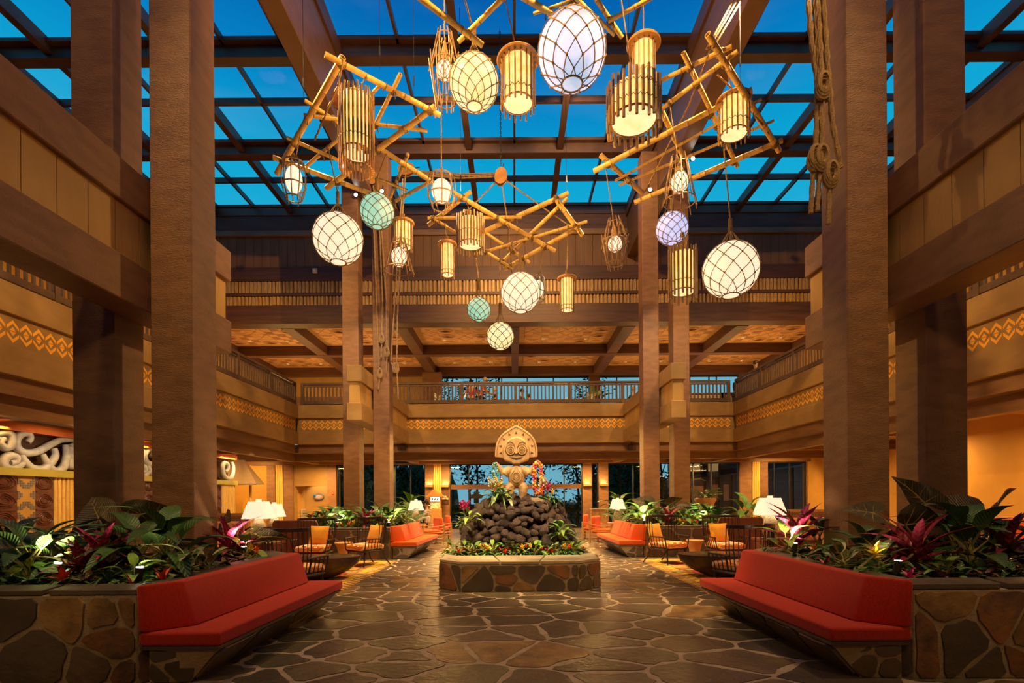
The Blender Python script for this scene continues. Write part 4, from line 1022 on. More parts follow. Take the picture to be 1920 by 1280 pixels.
def wing_panel_sofa(x, y, rz, label):
    r = empty('panel_back_sofa', (0, 0, 0), label, 'sofa')
    MB().prism([(-.85, 0), (.85, 0), (.85, .92), (.78, 1.0), (-.78, 1.0), (-.85, .92)], (0, .40, 0), (1, 0, 0), (0, 0, 1), (0, 1, 0), 0, .05).build('back_panel', m_brownwood, r, bevel=.01)
    MB().box(-.8, .8, -.4, .36, .10, .34).build('frame', m_brownwood, r); MB().box(-.78, .78, -.42, .3, .345, .48).build('seat_cushion', m_orangefab, r, True, bevel=.03, seg=2)
    MB().box(-.78, .78, .22, .38, .48, .90).build('back_cushion', m_orangefab, r, True, bevel=.04, seg=2)
    r.location = (x, y, 0); r.rotation_euler = (0, 0, rz); r.scale = (.62, 1, 1)
for s, sd_ in ((-1, 'left'), (1, 'right')):
    X = (lambda x: x) if s < 0 else mx
    settee(X(-7.15), 11.6, R(-s*0), 'settee with carved lattice back rail in the %s seating group' % sd_, 1.7)
    settee(X(-4.95), 8.55, R(180+s*40), 'floral print settee beside the near %s planting bed' % sd_, 1.1, lattice=False)
    wing_panel_sofa(X(-5.1), 12.2, R(180), 'sofa with tall chocolate wood panel back in the %s seating group' % sd_)
    slat_armchair(X(-5.9), 14.2, R(s*-20), 'orange armchair with curved slatted arms behind the %s lamps' % sd_)
    slat_armchair(X(-2.82), 16.75, R(s*60), 'orange armchair with slatted sides at the end of the far %s bench' % sd_)
    slat_armchair(X(-2.72), 18.3, R(s*75), 'farthest orange slatted armchair beyond the far %s bench' % sd_)
# cabinet at the right doors
r = empty('host_cabinet', (xw(1124), 23.0, 0), 'reddish wood cabinet with pale top beside the doors at right', 'cabinet')
BX(xb(1108, 23), xb(1138, 23), 22.8, 23.3, 0, .92).build('body', m_disc, r, bevel=.01); BX(xb(1107, 23), xb(1139, 23), 22.77, 23.33, .92, .97).build('top', m_copelight, r)
for q in (0, 1): BX(xb(1110+q*14.5, 23), xb(1121+q*14.5, 23), 22.785, 22.8, .1, .82).build('door', m_stool, r)
# small house-shaped display kiosk
kx = xw(820); r = empty('display_kiosk', (kx, 23.7, 0), 'house-shaped wooden display with lit sign by the left doors', 'kiosk')
BX(kx-.28, kx+.28, 23.5, 23.9, .0, 1.0).build('base', m_stool, r, bevel=.01)
BX(kx-.25, kx+.25, 23.6, 23.9, 1.0, 1.58).build('case', m_stool, r)
MB().prism([(-.42, 0), (.42, 0), (0, .36)], (kx, 23.5, 1.56), (1, 0, 0), (0, 0, 1), (0, 1, 0), 0, .42).build('roof', m_disc, r)
BX(kx-.21, kx+.21, 23.57, 23.6, 1.34, 1.54).build('lit_sign', GLOW('kiosk_sign', (1, .9, .7), 2.2), r)
ms = MB()
for q in (-1, 0, 1): ms.prism([(-.045, 0), (.02, 0), (.05, .09), (-.01, .09)], (kx+q*.12, 23.57, 1.395), (1, 0, 0), (0, 0, 1), (0, -1, 0), 0, .004)
ms.build('sign_mark', m_black, r); BX(kx-.2, kx+.2, 23.57, 23.6, 1.02, 1.28).build('lit_shelf', GLOW('kiosk_shelf', (1, .6, .15), 1.6, (.5, .2, .05), 14), r)
px_ = xw(836); r = empty('wall_plaque', (px_, YW-.13, 1.45), 'dark plaque with pale three-lobed shell ornament left of the glass doors', 'plaque')
BX(px_-.16, px_+.16, YW-.15, YW-.125, 1.2, 1.9).build('board', m_darkbeam, r)
sh = MB()
for q in (-1, 1): sh.blob((px_+q*.08, YW-.17, 1.44), (.085, .03, .06), 8, 5)
sh.blob((px_, YW-.17, 1.53), (.07, .03, .07), 8, 5); sh.build('shell_ornament', m_copelight, r, True)
# ================================================================== BAMBOO FRAMES
g_warm = GLOW('lit_parchment', (1, .62, .22), 1.5, (1, .46, .09), 9)
g_bottom = GLOW('lit_parchment_base', (1, .72, .36), 1.35, (1, .62, .26), 6)
g_globe = GLOW('lit_cream_glass', (1, .72, .50), 1.22, (1, .69, .42), 2)
g_yellow = GLOW('lit_yellow_glass', (1, .70, .22), 1.15, (1, .80, .45), 2)
g_green = GLOW('lit_green_glass', (.36, .76, .52), .95, (.24, .60, .42), 3)
g_blue = GLOW('lit_blue_glass', (.82, .80, 1.0), 1.0, (.20, .42, .72), 1.5)
def polar(m, white, edge, h):
    nt = m.node_tree; N = nt.nodes.new; L = nt.links.new; tc = N('ShaderNodeTexCoord'); s = N('ShaderNodeSeparateXYZ'); ns = N('ShaderNodeTexNoise'); ns.inputs['Scale'].default_value = 3
    ad = N('ShaderNodeMath'); ad.operation = 'MULTIPLY_ADD'; ad.inputs[1].default_value = h*.9; r = N('ShaderNodeValToRGB'); mr = N('ShaderNodeMapRange'); mr.inputs[1].default_value = -h; mr.inputs[2].default_value = h
    L(tc.outputs['Object'], s.inputs[0]); L(tc.outputs['Object'], ns.inputs['Vector']); L(ns.outputs[0], ad.inputs[0]); L(s.outputs['Z'], ad.inputs[2]); L(ad.outputs[0], mr.inputs[0]); L(mr.outputs[0], r.inputs[0])
    e = r.color_ramp.elements; e[0].position = .12; e[0].color = (*edge, 1); e[1].position = .98; e[1].color = (*edge, 1)
    for p_, c_ in ((.40, white), (.72, white)): q = e.new(p_); q.color = (*c_, 1)
    L(r.outputs[0], nt.nodes['Principled BSDF'].inputs['Emission Color'])
polar(g_blue, (.86, .82, 1.0), (.10, .40, .62), .5)
g_lav = GLOW('lit_lavender_glass', (.66, .68, 1.0), .98, (.50, .56, .95), 2.5)
g_egg = GLOW('lit_egg_glass', (1, .72, .50), 1.35)
fr_ = random.Random(17); POLES = []
def pole(a, b, r0, parent):
    d = b-a; L = d.length; d = d/L; m = MB(); n = max(2, int(L/.34)); pts = []; rs = []
    for i in range(n+1):
        t = L*i/n
        if 0 < i < n: pts += [a+d*(t-.012), a+d*t, a+d*(t+.012)]; rs += [r0, r0*1.10, r0]
        else: pts.append(a+d*t); rs.append(r0)
    m.tube(pts, rs, 10, False)
    x = d.cross(Vector((.3, .2, 1))).normalized(); y = d.cross(x)
    for p, s in ((a, 1), (b, -1)):   # hollow cut ends
        k0 = len(m.v)
        for q in (r0, r0*.72):
            for k in range(10): t = 2*math.pi*k/10; m.v.append(p+(x*math.cos(t)+y*math.sin(t))*q)
        for k in range(10): t = 2*math.pi*k/10; m.v.append(p+d*s*.08+(x*math.cos(t)+y*math.sin(t))*r0*.7)
        for k in range(10):
            j = (k+1) % 10; m.f.append((k0+k, k0+j, k0+10+j, k0+10+k)); m.f.append((k0+10+k, k0+10+j, k0+20+j, k0+20+k))
        m.f.append(tuple(k0+20+k for k in range(10)))
    o = m.build('bamboo_pole', m_bamboo, parent, True, loc=a)
    j_ = MB()
    for i in range(1, n): j_.tube([a+d*(L*i/n-.005), a+d*(L*i/n+.005)], r0*1.12, 10, False)
    j_.build('joint_ring', m_node, o)
    return o
def lash(p, d1, d2, r0, parent):
    m = MB()
    for d in (d1, d2):
        x = d.cross(Vector((.1, 1, .2))).normalized(); y = d.cross(x)
        for q in range(3):
            c = p+d*(q-1)*.022; rr_ = r0*1.45+fr_.uniform(0, .01)
            m.tube([c+(x*math.cos(t)+y*math.sin(t))*rr_ for t in [k*math.pi/5 for k in range(10)]], .011, 4, False, True)
    dn = Vector((fr_.uniform(-.3, .3), fr_.uniform(-.3, .3), -1)).normalized()
    m.tube([p+Vector((r0, -r0, 0)), p+Vector((r0, -r0, 0))+dn*.07, p+Vector((r0*1.4, -r0, 0))+dn*.16], [.01, .009, .013], 4)
    m.blob(p-Vector((0, r0, r0*.4)), r0*.9, 6, 4)
    m.build('lashing', m_lash, parent, True)
def seg_x(a, b, c, d):
    r = (b[0]-a[0], b[1]-a[1]); s = (d[0]-c[0], d[1]-c[1]); k = r[0]*s[1]-r[1]*s[0]
    if abs(k) < 1e-6: return None
    t = ((c[0]-a[0])*s[1]-(c[1]-a[1])*s[0])/k; u = ((c[0]-a[0])*r[1]-(c[1]-a[1])*r[0])/k
    return (t, u) if -.05 <= t <= 1.05 and -.05 <= u <= 1.05 else None
def bamboo_frame(poles, dep, label):
    allp = [P((a[0]+b[0])/2, (a[1]+b[1])/2, dep((a[0]+b[0])/2, (a[1]+b[1])/2)) for a, b, *_ in poles]
    L = sum(allp, Vector())/len(allp); r = empty('bamboo_chandelier', L, label, 'chandelier')
    W = []
    for i, (a, b, wpx) in enumerate(poles):
        da, db = dep(*a)+(i % 2)*.07, dep(*b)+(i % 2)*.07
        A, B = P(a[0], a[1], da), P(b[0], b[1], db); rad = wpx*.5*(da+db)/2/950
        pole(A, B, rad, r); W.append((A, B, rad)); POLES.append((A, B, rad))
    for i in range(len(poles)):
        for j in range(i):
            q = seg_x(poles[i][0], poles[i][1], poles[j][0], poles[j][1])
            if q:
                p1 = W[i][0].lerp(W[i][1], q[0]); p2 = W[j][0].lerp(W[j][1], q[1])
                if (p1-p2).length < .35: lash((p1+p2)/2, (W[i][1]-W[i][0]).normalized(), (W[j][1]-W[j][0]).normalized(), min(W[i][2], W[j][2]), r)
    return r
dA = lambda x, y: 8.6+(y-102)/270*2.5
dB = lambda x, y: 8.3+(y-64)/310*2.6
dC = lambda x, y: 12.0+(y-360)/145*1.0
dD = lambda x, y: 7.5+(y)/90*.5
bamboo_frame([((609, 102), (825, 216), 10), ((643, 107), (519, 325), 11), ((815, 200), (612, 353), 10), ((512, 295), (742, 380), 8.5), ((570, 216), (801, 245), 7),
    ((571, 188), (668, 252), 7), ((751, 139), (690, 262), 7.5), ((716, 156), (688, 186), 6), ((538, 258), (700, 329), 6.5), ((668, 232), (574, 312), 6.5),
    ((716, 281), (812, 342), 9), ((765, 288), (732, 369), 6), ((686, 326), (764, 357), 6), ((734, 381), (804, 342), 6.5)], dA, 'lashed bamboo frame carrying lanterns, upper left of the hall')
bamboo_frame([((1327, 64), (1461, 283), 11), ((1372, 87), (1233, 154), 8), ((1383, 96), (1225, 216), 8), ((1281, 99), (1383, 312), 8.5), ((1410, 168), (1113, 321), 10),
    ((1230, 186), (1280, 292), 9.5), ((1428, 186), (1153, 339), 5), ((1451, 226), (1161, 347), 5), ((1467, 263), (1189, 380), 9), ((1126, 291), (1206, 363), 9)], dB, 'lashed bamboo frame carrying lanterns, upper right of the hall')
bamboo_frame([((850, 361), (1041, 471), 8), ((1066, 362), (905, 435), 8.5), ((802, 409), (978, 407), 6), ((883, 359), (803, 422), 8), ((807, 406), (962, 504), 5.5),
    ((911, 437), (993, 492), 5.5), ((1042, 373), (1092, 441), 9), ((1064, 371), (941, 492), 7), ((892, 477), (1101, 415), 5.5), ((1088, 424), (945, 505), 8)], dC, 'lashed bamboo frame carrying lanterns, low in the middle of the hall')
bamboo_frame([((740, -40), (905, 85), 11), ((985, -45), (860, 78), 9), ((930, -35), (1047, 33), 11), ((1000, 26), (1110, -12), 6), ((1050, -32), (1152, 65), 7.5),
    ((1095, -35), (1166, 70), 8.5), ((1140, 40), (1240, -14), 8), ((760, -40), (1240, -30), 10)], dD, 'bamboo frame at the very top of the view, nearest the viewer')

# ================================================================== LANTERNS
def cord(r, z0, z1, rad=.010, twist=True):
    p = P(*r['_p']); best = None
    for A, B, q in POLES:
        for i in range(25):
            c = A.lerp(B, i/24); e = c-p
            if e.z < z0+.05 or abs(e.x-e.y*p.x/p.y) > .22 or abs(e.y) > 1.3: continue
            s_ = abs(e.z-z1)+abs(e.y)*.6
            if s_ < 1.3 and (best is None or s_ < best[0]): best = (s_, e)
    top = best[1] if best else Vector((0, 0, max(z1, z0+.1) if z1+p.z < 11.9 else ZG-.05-p.z))
    a = Vector((0, 0, z0)); m = MB().tube([a, top], rad, 6)
    if twist:
        n = int((top-a).length/.05)
        for ph in (0, math.pi): m.tube([a.lerp(top, i/max(n, 1))+Vector((rad*.75*math.cos(ph+i*1.6), rad*.75*math.sin(ph+i*1.6), 0)) for i in range(n+1)], rad*.6, 3)
    m.blob(top, (.05, .05, .06), 6, 4)
    m.build('cord', m_rope, r, True)
def wrap(r, z0, z1, ra, rb, top=True):
    m = MB(); n = max(6, int((z1-z0)/.016)); pr_ = []
    for i in range(n+1):
        t = i/n; q = ra+(rb-ra)*t; pr_ += [(q, z0+(z1-z0)*t), (q+.005, z0+(z1-z0)*(t+.5/n))]
    m.lathe(pr_, 8); m.build('rope_binding', m_lash, r, True)
def lantern(name, px, py, d, label, cat='lantern'):
    r = empty(name, (0, 0, 0), label, cat, 'pendant lanterns'); r['_p'] = (px, py, d); return r
def finish(r, dz=0):
    px, py, d = r['_p']; del r['_p']; p = P(px, py, d); r.location = p+Vector((0, 0, dz)); return r
def net(m, k, r, N, rows, rad, top=.12, bot=.16):
    def pt(i, j):
        la = math.pi*(top+(1-top-bot)*j/rows); lo = 2*math.pi*(i+.5*(j % 2))/N
        q = r*1.02; return Vector((q*math.sin(la)*math.cos(lo), q*math.sin(la)*math.sin(lo), q*math.cos(la)))
    for j in range(rows):
        for i in range(N):
            for s in (0, 1):
                a = pt(i, j); b = pt(i+s-(0 if j % 2 else 1)*1+(0 if j % 2 else 0), j+1) if True else None
                mid = ((a+b)/2).normalized()*r*1.025; m.tube([a, mid, b], rad, 4, False)
            k.blob(pt(i, j), rad*2.5, 5, 4)
    for i in range(N): k.blob(pt(i, rows), rad*2.0, 5, 4)
    la = math.pi*(1-bot*.62); q = r*1.02
    ring = [Vector((q*math.sin(la)*math.cos(t), q*math.sin(la)*math.sin(t), q*math.cos(la))) for t in [2*math.pi*i/16 for i in range(16)]]
    m.tube(ring, rad*1.6, 5, False, True)
    for i in range(N):
        lo = 2*math.pi*(i+.5*(rows % 2))/N
        for s in (-.25, .25): m.tube([pt(i, rows), Vector((q*math.sin(la)*math.cos(lo+s), q*math.sin(la)*math.sin(lo+s), q*math.cos(la)))], rad*.9, 4, False)
        k.blob(Vector((q*math.sin(la)*math.cos(lo), q*math.sin(la)*math.sin(lo), q*math.cos(la))), rad*2, 5, 3)
def globe(px, py, d, r0, glow, label, N=10, rows=6, ytop=None, rad=None, gather=.22):
    r = lantern('netted_globe_lantern', px, py, d, label)
    MB().lathe([(r0*math.sin(math.pi*i/20)+1e-4, r0*math.cos(math.pi*i/20)) for i in range(21)], 28, cap=False).build('glass_globe', glow, r, True)
    m = MB(); k = MB(); rad = rad or max(.0065, r0*.0145); net(m, k, r0, N, rows, rad)
    la = math.pi*.12
    for i in range(N):
        lo = 2*math.pi*i/N; a = Vector((r0*1.02*math.sin(la)*math.cos(lo), r0*1.02*math.sin(la)*math.sin(lo), r0*1.02*math.cos(la)))
        m.tube([a, Vector((.03*math.cos(lo), .03*math.sin(lo), r0+gather))], rad, 4, False)
    m.build('net', m_netcord, r, True); k.build('knots', m_rope, r, True, kind='stuff')
    wrap(r, r0+gather-.02, r0+gather+.24, .034, .034)
    up = (932-py)*d/950; zt = (932-ytop)*d/950-up
    cord(r, r0+gather+.22, zt, .013); return finish(r)
globe(1072, 97, 7.6, .50, g_blue, 'large pale blue netted glass globe lantern high at the centre', 10, 7, -40, .0085)
globe(889, 156, 8.1, .385, g_yellow, 'yellow netted globe lantern high up, left of the slatted drum with a disc', 11, 8, -10)
globe(634, 448, 10.3, .49, g_globe, 'big cream netted globe lantern below the upper left bamboo frame', 10, 7, 225)
globe(707, 396, 10.6, .345, g_green, 'green netted globe lantern hanging beside the far left columns', 10, 8, 240, gather=.1)
globe(1260, 428, 10.6, .325, g_lav, 'lavender netted globe lantern below the right conical stick cage', 10, 8, 392, gather=.04)
globe(1370, 506, 9.6, .505, g_globe, 'largest cream netted globe lantern, low at the right', 10, 7, 270)
globe(976, 549, 12.0, .455, g_globe, 'cream netted globe lantern under the low middle bamboo frame', 10, 7, 430)
globe(898, 580, 12.2, .275, g_green, 'small green netted globe lantern low in the middle', 9, 7, 476)
globe(938, 630, 12.0, .315, g_yellow, 'yellowish netted globe lantern hanging lowest of all', 9, 7, 455)
def slat_lantern(px, py, d, rad, h, n, sr, label, disc=0, over=.08, ytop=None, band=(.3,), mat=None, thin=False, stag=.03, skirt=0):
    """px,py = centre of the drum"""
    r = lantern('slatted_drum_lantern', px, py, d, label); mat = mat or m_slat
    MB().lathe([(rad*.84, -h/2+.02), (rad*.84, h/2)], 28, cap=False).build('diffuser', g_warm, r, True)
    MB().lathe([(1e-3, -h/2+.012), (rad*.84, -h/2+.012), (rad*.84, -h/2+.025)], 28, cap=False).build('base_diffuser', g_bottom, r)
    MB().lathe([(rad*.84, -h/2), (rad*.90, -h/2), (rad*.90, -h/2+.02), (rad*.84, -h/2+.02)], 28, cap=False).build('base_rim', m_disc, r)
    if disc:
        MB().lathe([(1e-3, h/2), (disc*.96, h/2), (disc, h/2+.02), (disc*.96, h/2+.045), (1e-3, h/2+.05)], 30, cap=False).build('top_disc', m_disc, r, True)
    for i in range(n):
        t = 2*math.pi*i/n; z0 = -h/2-over-(stag if i % 2 else 0)*1.2; z1 = h/2+(0 if disc else over*.7+(stag if i % 3 == 0 else 0))
        c = Vector((rad*math.cos(t), rad*math.sin(t), 0)); MB().tube([c+Vector((0, 0, z0)), c+Vector((0, 0, z1))], sr, 6).build('slat', mat, r, True)
    b = MB()
    for q in band:
        z = -h/2+h*q; K2 = n
        b.tube([((rad+sr*1.1*(1 if i % 2 else -.6))*math.cos(2*math.pi*i/(2*n)), (rad+sr*1.1*(1 if i % 2 else -.6))*math.sin(2*math.pi*i/(2*n)), z+.014*(1 if i % 2 else -1)) for i in range(2*n)], .008, 4, False, True)
    b.build('cord_weave', m_rope, r)
    if skirt:
        s_ = MB()
        for i in range(n+4):
            t = 2*math.pi*i/(n+4); c = Vector((rad*.98*math.cos(t), rad*.98*math.sin(t), 0)); s_.tube([c+Vector((0, 0, -h/2-.02)), c+Vector((0, 0, -h/2-skirt))], sr*.9, 6)
        s_.build('lower_slats', m_disc, r, True)
    zt = (932-ytop)*d/950-(932-py)*d/950
    wrap(r, h/2+.05, h/2+.2, .012, .035); cord(r, h/2+.1, zt, .010); return finish(r)
slat_lantern(971, 156, 8.0, .265, .66, 18, .014, 'slatted drum lantern with a wide disc top, left of the pale blue globe', .335, .06, -30, (.18,))
slat_lantern(1207, 122, 9.0, .20, .68, 14, .012, 'slim slatted cylinder lantern with disc top behind the big slatted drum', .30, .05, 5, (.2,))
slat_lantern(1188, 200, 7.7, .39, .45, 26, .024, 'very wide drum lantern of staggered thick slats, right of the pale blue globe', 0, .11, -20, (.25, .75), stag=.05)
slat_lantern(1376, 222, 9.4, .27, .60, 18, .014, 'slatted drum lantern with disc top hanging at the right edge of the frame', .32, .06, 150, (.25,))
slat_lantern(668, 236, 9.0, .295, .98, 26, .020, 'tall drum lantern of upright slats in the upper left bamboo frame', 0, .10, 120, (.18, .92), skirt=.30)
slat_lantern(756, 442, 10.8, .19, .50, 16, .012, 'slatted drum lantern with disc top above the left conical stick cage', .24, .04, 330, (.2,))
slat_lantern(839, 488, 11.8, .155, .70, 14, .010, 'slim slatted lantern with disc top below the left end of the low frame', .225, .04, 395, (.12,))
slat_lantern(882, 437, 12.2, .325, .58, 26, .022, 'drum lantern of close slats hanging in the low middle frame', 0, .11, 380, (.4,), stag=.03)
slat_lantern(1063, 553, 12.1, .165, .74, 14, .010, 'slim slatted lantern with disc top at the right of the low frame', .235, .04, 412, (.12,))
slat_lantern(1280, 512, 10.2, .265, .78, 20, .022, 'tall close-slatted cylinder lantern hanging in front of the far right columns', 0, .10, 440, (.22, .95), stag=.05)
def egg(r, rr_, h, z=0, glow=None, netted=False):
    MB().lathe([(rr_*math.sin(math.pi*i/16)+1e-4, z+h/2*math.cos(math.pi*i/16)) for i in range(17)], 20, cap=False).build('glass_egg', glow or g_egg, r, True)
    if netted:
        m = MB(); k = MB(); net(m, k, rr_, 9, 5, .005); q = h/2/rr_
        for b in (m, k): b.v = [Vector((p.x, p.y, z+p.z*q)) for p in b.v]
        m.build('net', m_netcord, r); k.build('knots', m_rope, r, kind='stuff')
def barrel_cage(px, py, d, rad, h, label, ytop, mat=None):
    r = lantern('cane_cage_lantern', px, py, d, label); mat = mat or m_cane
    n = 9; pf = [(.62, 1), (.90, .72), (1.0, .25), (1.0, -.2), (.84, -.62), (.66, -.92)]
    for i in range(n):
        t = 2*math.pi*i/n; ez = -1.0 if i % 2 else -1.12
        pts = [(rad*q*math.cos(t), rad*q*math.sin(t), h/2*z) for q, z in pf]+[(rad*.60*math.cos(t), rad*.60*math.sin(t), h/2*ez)]
        MB().tube(pts, .011, 6).build('bent_rib', mat, r, True)
    for q, z in ((.80, .82), (.97, -.30), (.68, -.90)):
        MB().tube([(rad*q*math.cos(t), rad*q*math.sin(t), h/2*z) for t in [2*math.pi*i/20 for i in range(20)]], .013, 6, False, True).build('hoop', mat, r, True)
    egg(r, rad*.70, h*.66, 0)
    MB().tube([(-rad*.8, 0, h*.43), (rad*.8, 0, h*.43)], .014, 6).tube([(0, -rad*.8, h*.43), (0, rad*.8, h*.43)], .014, 6).build('top_bar', mat, r)
    zt = (932-ytop)*d/950-(932-py)*d/950; cord(r, h*.3, zt, .010); wrap(r, h*.42, h*.62, .014, .03); return finish(r)
barrel_cage(551, 337, 9.9, .225, .80, 'barrel-shaped bent cane lantern at the far left end of the upper left frame', 278)
barrel_cage(828, 358, 10.6, .295, .72, 'wide barrel-shaped bent cane lantern at the left end of the low frame', 190)
barrel_cage(1010, 541, 13.2, .185, .66, 'small grey cage lantern half hidden behind the middle cream globe', 470, MAT('grey_metal', (.35, .33, .3), None, .3, metal=.6))
def cone_cage(px, py, d, r1, r2, h, label, ytop):
    r = lantern('stick_cage_lantern', px, py, d, label); n = 11
    for i in range(n):
        t = 2*math.pi*i/n; e = fr_.uniform(-.05, .05)
        MB().tube([(r1*math.cos(t), r1*math.sin(t), h/2+.05+e), (r2*1.04*math.cos(t), r2*1.04*math.sin(t), -h/2-.05+e)], .010, 5).build('stick', m_cane, r)
    for q, z in ((r1*1.1, h*.40), (r2*.96, -h*.42)):
        MB().tube([(q*math.cos(t), q*math.sin(t), z) for t in [2*math.pi*i/20 for i in range(20)]], .011, 6, False, True).build('hoop', m_cane, r, True)
    egg(r, r2*.52, r2*1.3, 0, None, True)
    MB().lathe([(.02, h*.45), (r1*.5, h*.3), (r2*.3, r2*.6)], 10).build('rope_neck', m_rope, r)
    zt = (932-ytop)*d/950-(932-py)*d/950; cord(r, h*.3, zt, .010); return finish(r)
cone_cage(748, 482, 10.4, .13, .30, .62, 'conical stick cage lantern with a small netted ball, at left', 290)
cone_cage(1274, 342, 9.6, .14, .31, .86, 'conical stick cage lantern with a netted egg, in the upper right frame', 195)
def hour_cage(px, py, d, rad, h, label, ytop):
    r = lantern('stick_cage_lantern', px, py, d, label); n = 12
    for i in range(n):
        t = 2*math.pi*i/n; tw = .25
        MB().tube([(rad*.42*math.cos(t), rad*.42*math.sin(t), h/2+fr_.uniform(0, .05)), (rad*math.cos(t+tw), rad*math.sin(t+tw), -h*.02-fr_.uniform(0, .08))], .010, 5).build('stick', m_cane, r)
        MB().tube([(rad*1.0*math.cos(t+.1), rad*1.0*math.sin(t+.1), h*.12+fr_.uniform(0, .06)), (rad*.55*math.cos(t-.1), rad*.55*math.sin(t-.1), -h/2-fr_.uniform(0, .05))], .010, 5).build('stick', m_cane, r)
    for q, z in ((rad*.46, h*.44), (rad*.9, h*.04), (rad*.58, -h*.44)):
        MB().tube([(q*math.cos(t), q*math.sin(t), z) for t in [2*math.pi*i/20 for i in range(20)]], .011, 6, False, True).build('hoop', m_cane, r, True)
    egg(r, rad*.52, rad*1.15, -h*.02, None, True)
    MB().lathe([(.02, h*.38), (rad*.25, h*.2), (rad*.3, rad*.5)], 10).build('rope_neck', m_rope, r)
    zt = (932-ytop)*d/950-(932-py)*d/950; cord(r, h*.3, zt, .010); return finish(r)
hour_cage(1153, 456, 10.8, .29, .98, 'spiky hourglass stick cage lantern hanging left of the far right columns', 318)
hour_cage(834, 130, 8.6, .27, 1.25, 'long stick cage lantern with netted ball behind the yellow globe', -20)

# ================================================================== RIGGING
def rope(pts, label, rad=.018, name='rigging_rope', knot=None, seg_n=10):
    p = [Vector(q) for q in pts]; mb = MB(); out = []
    for i in range(len(p)-1):
        a, b = p[i], p[i+1]; n = max(1, int((b-a).length/.25))
        for k in range(n): out.append(a.lerp(b, k/n))
    out.append(p[-1]); mb.tube(out, rad*.8, 6)
    d = 0; h1 = []; h2 = []
    for i in range(len(out)-1):
        a, b = out[i], out[i+1]; dr = (b-a).normalized(); x = dr.cross(Vector((0, 1, .1))).normalized(); y = dr.cross(x); n = max(2, int((b-a).length/(rad*1.7)))
        for k in range(n):
            ang = d*2.0; d += 1; c = a.lerp(b, k/n); h1.append(c+(x*math.cos(ang*.45)+y*math.sin(ang*.45))*rad*.55)
            h2.append(c-(x*math.cos(ang*.45)+y*math.sin(ang*.45))*rad*.55)
    mb.tube(h1, rad*.55, 4); mb.tube(h2, rad*.55, 4)
    o = mb.build(name, m_rope, None, True, label=label, cat='rope', group='rigging ropes', loc=out[-1])
    if knot is not None:
        k_ = MB(); c = out[knot] if isinstance(knot, int) else Vector(knot)
        for q in range(3): k_.tube([c+Vector((.07*math.cos(t)*(1-.1*q), -.02-.012*q, .11*math.sin(t)+.03*q-.03)) for t in [i*math.pi/6 for i in range(12)]], rad, 5, False, True)
        k_.tube([c+Vector((0, 0, .2)), c+Vector((0, 0, -.16))], .012, 5)
        k_.build('knot_on_cleat', m_rope, o, True)
    return o
# bundle tied off on the near right inner column
def d0(x, y, d=6.12): return P(x, y, d)
for i, (pts, kn, lb) in enumerate([
    ([(1512, -60), (1520, 60), (1533, 160), (1530, 268), (1526, 300), (1520, 400)], 1, 'outermost'), ([(1524, -60), (1533, 90), (1541, 250), (1538, 300), (1532, 395)], 0, 'second'),
    ([(1529, -60), (1536, 60), (1541, 165), (1552, 190)], 0, 'third'), ([(1540, -60), (1551, 120), (1562, 240), (1577, 310), (1556, 330), (1553, 420)], 1, 'innermost')]):
    W_ = [d0(x, y, 6.13-.02*i) for x, y in pts]
    rope(W_, 'thick jute rope of the bundle on the near right column, %s of four' % lb, .034, knot=(W_[-2] if len(W_) > 3 else W_[-1]))
# ropes tied off on the far left inner column
for i, (pts, lb) in enumerate([([(694, 345), (701, 440), (704, 520), (711, 690), (713, 700), (709, 730)], 'leftmost'), ([(699, 345), (712, 440), (717, 560), (716, 635), (715, 670)], 'second from left'),
    ([(703, 345), (716, 440), (724, 560), (726, 660), (724, 700)], 'middle'), ([(755, 335), (744, 505), (738, 600), (733, 680), (741, 690), (742, 695)], 'second from right'), ([(759, 335), (749, 505), (745, 600), (744, 690), (747, 748)], 'rightmost')]):
    W_ = [P(x, y, 15.95-.02*i) for x, y in pts]
    rope(W_, 'jute rope tied off on the far left column, %s of five' % lb, .026, knot=W_[-2])
def block(p, label, s=.13, tilt=0):
    r = empty('pulley_block', (0, 0, 0), label, 'pulley')
    for q in (-.045, 0, .045): MB().lathe([(1e-3, -.012), (s, -.012), (s*1.0, .012), (1e-3, .012)], 14, sy=1.35).xf(Matrix.Translation((0, q, 0)) @ Matrix.Rotation(R(90), 4, 'X')).build('cheek', m_disc if q else m_darkbeam, r, True)
    MB().tube([(0, 0, s*1.2), (0, 0, s*2.2)], .012, 5).build('hook', m_black, r)
    r.location = p; r.rotation_euler = (0, R(tilt), 0); return r
pb = P(939, 331, 12.3); block(pb, 'wooden pulley block hanging from a chain above the low bamboo frame', .15, 12)
b2 = P(762, 318, 12.3); block(b2, 'wooden pulley block at the left end of the level ropes', .15, 80)
block(P(698, 333, 15.9), 'wooden pulley block on the far left inner column', .17, 0)
b3 = P(626+8, 190, 8.9); block(P(638, 187, 8.9), 'wooden pulley block behind the tall slatted lantern', .14, 0)
for q in (0, 1, 2): rope([P(775, 320+q*3, 12.3), P(860, 326+q*4, 12.35), P(930, 325+q*3, 12.3)], 'level rope between the two pulley blocks, %s strand' % ('upper', 'middle', 'lower')[q], .020)
rope([pb, P(880, 392, 12.4), P(845, 404, 12.5)], 'rope from the chained pulley down to the left end of the low frame', .018)
rope([pb, P(952, 420, 12.6), P(959, 500, 12.9)], 'rope from the chained pulley down to the middle of the low frame', .018)
rope([pb, P(1012, 385, 12.5), P(1075, 428, 12.5)], 'rope from the chained pulley down to the right end of the low frame', .018)
ch = MB(); a = pb+Vector((0, 0, .3)); 
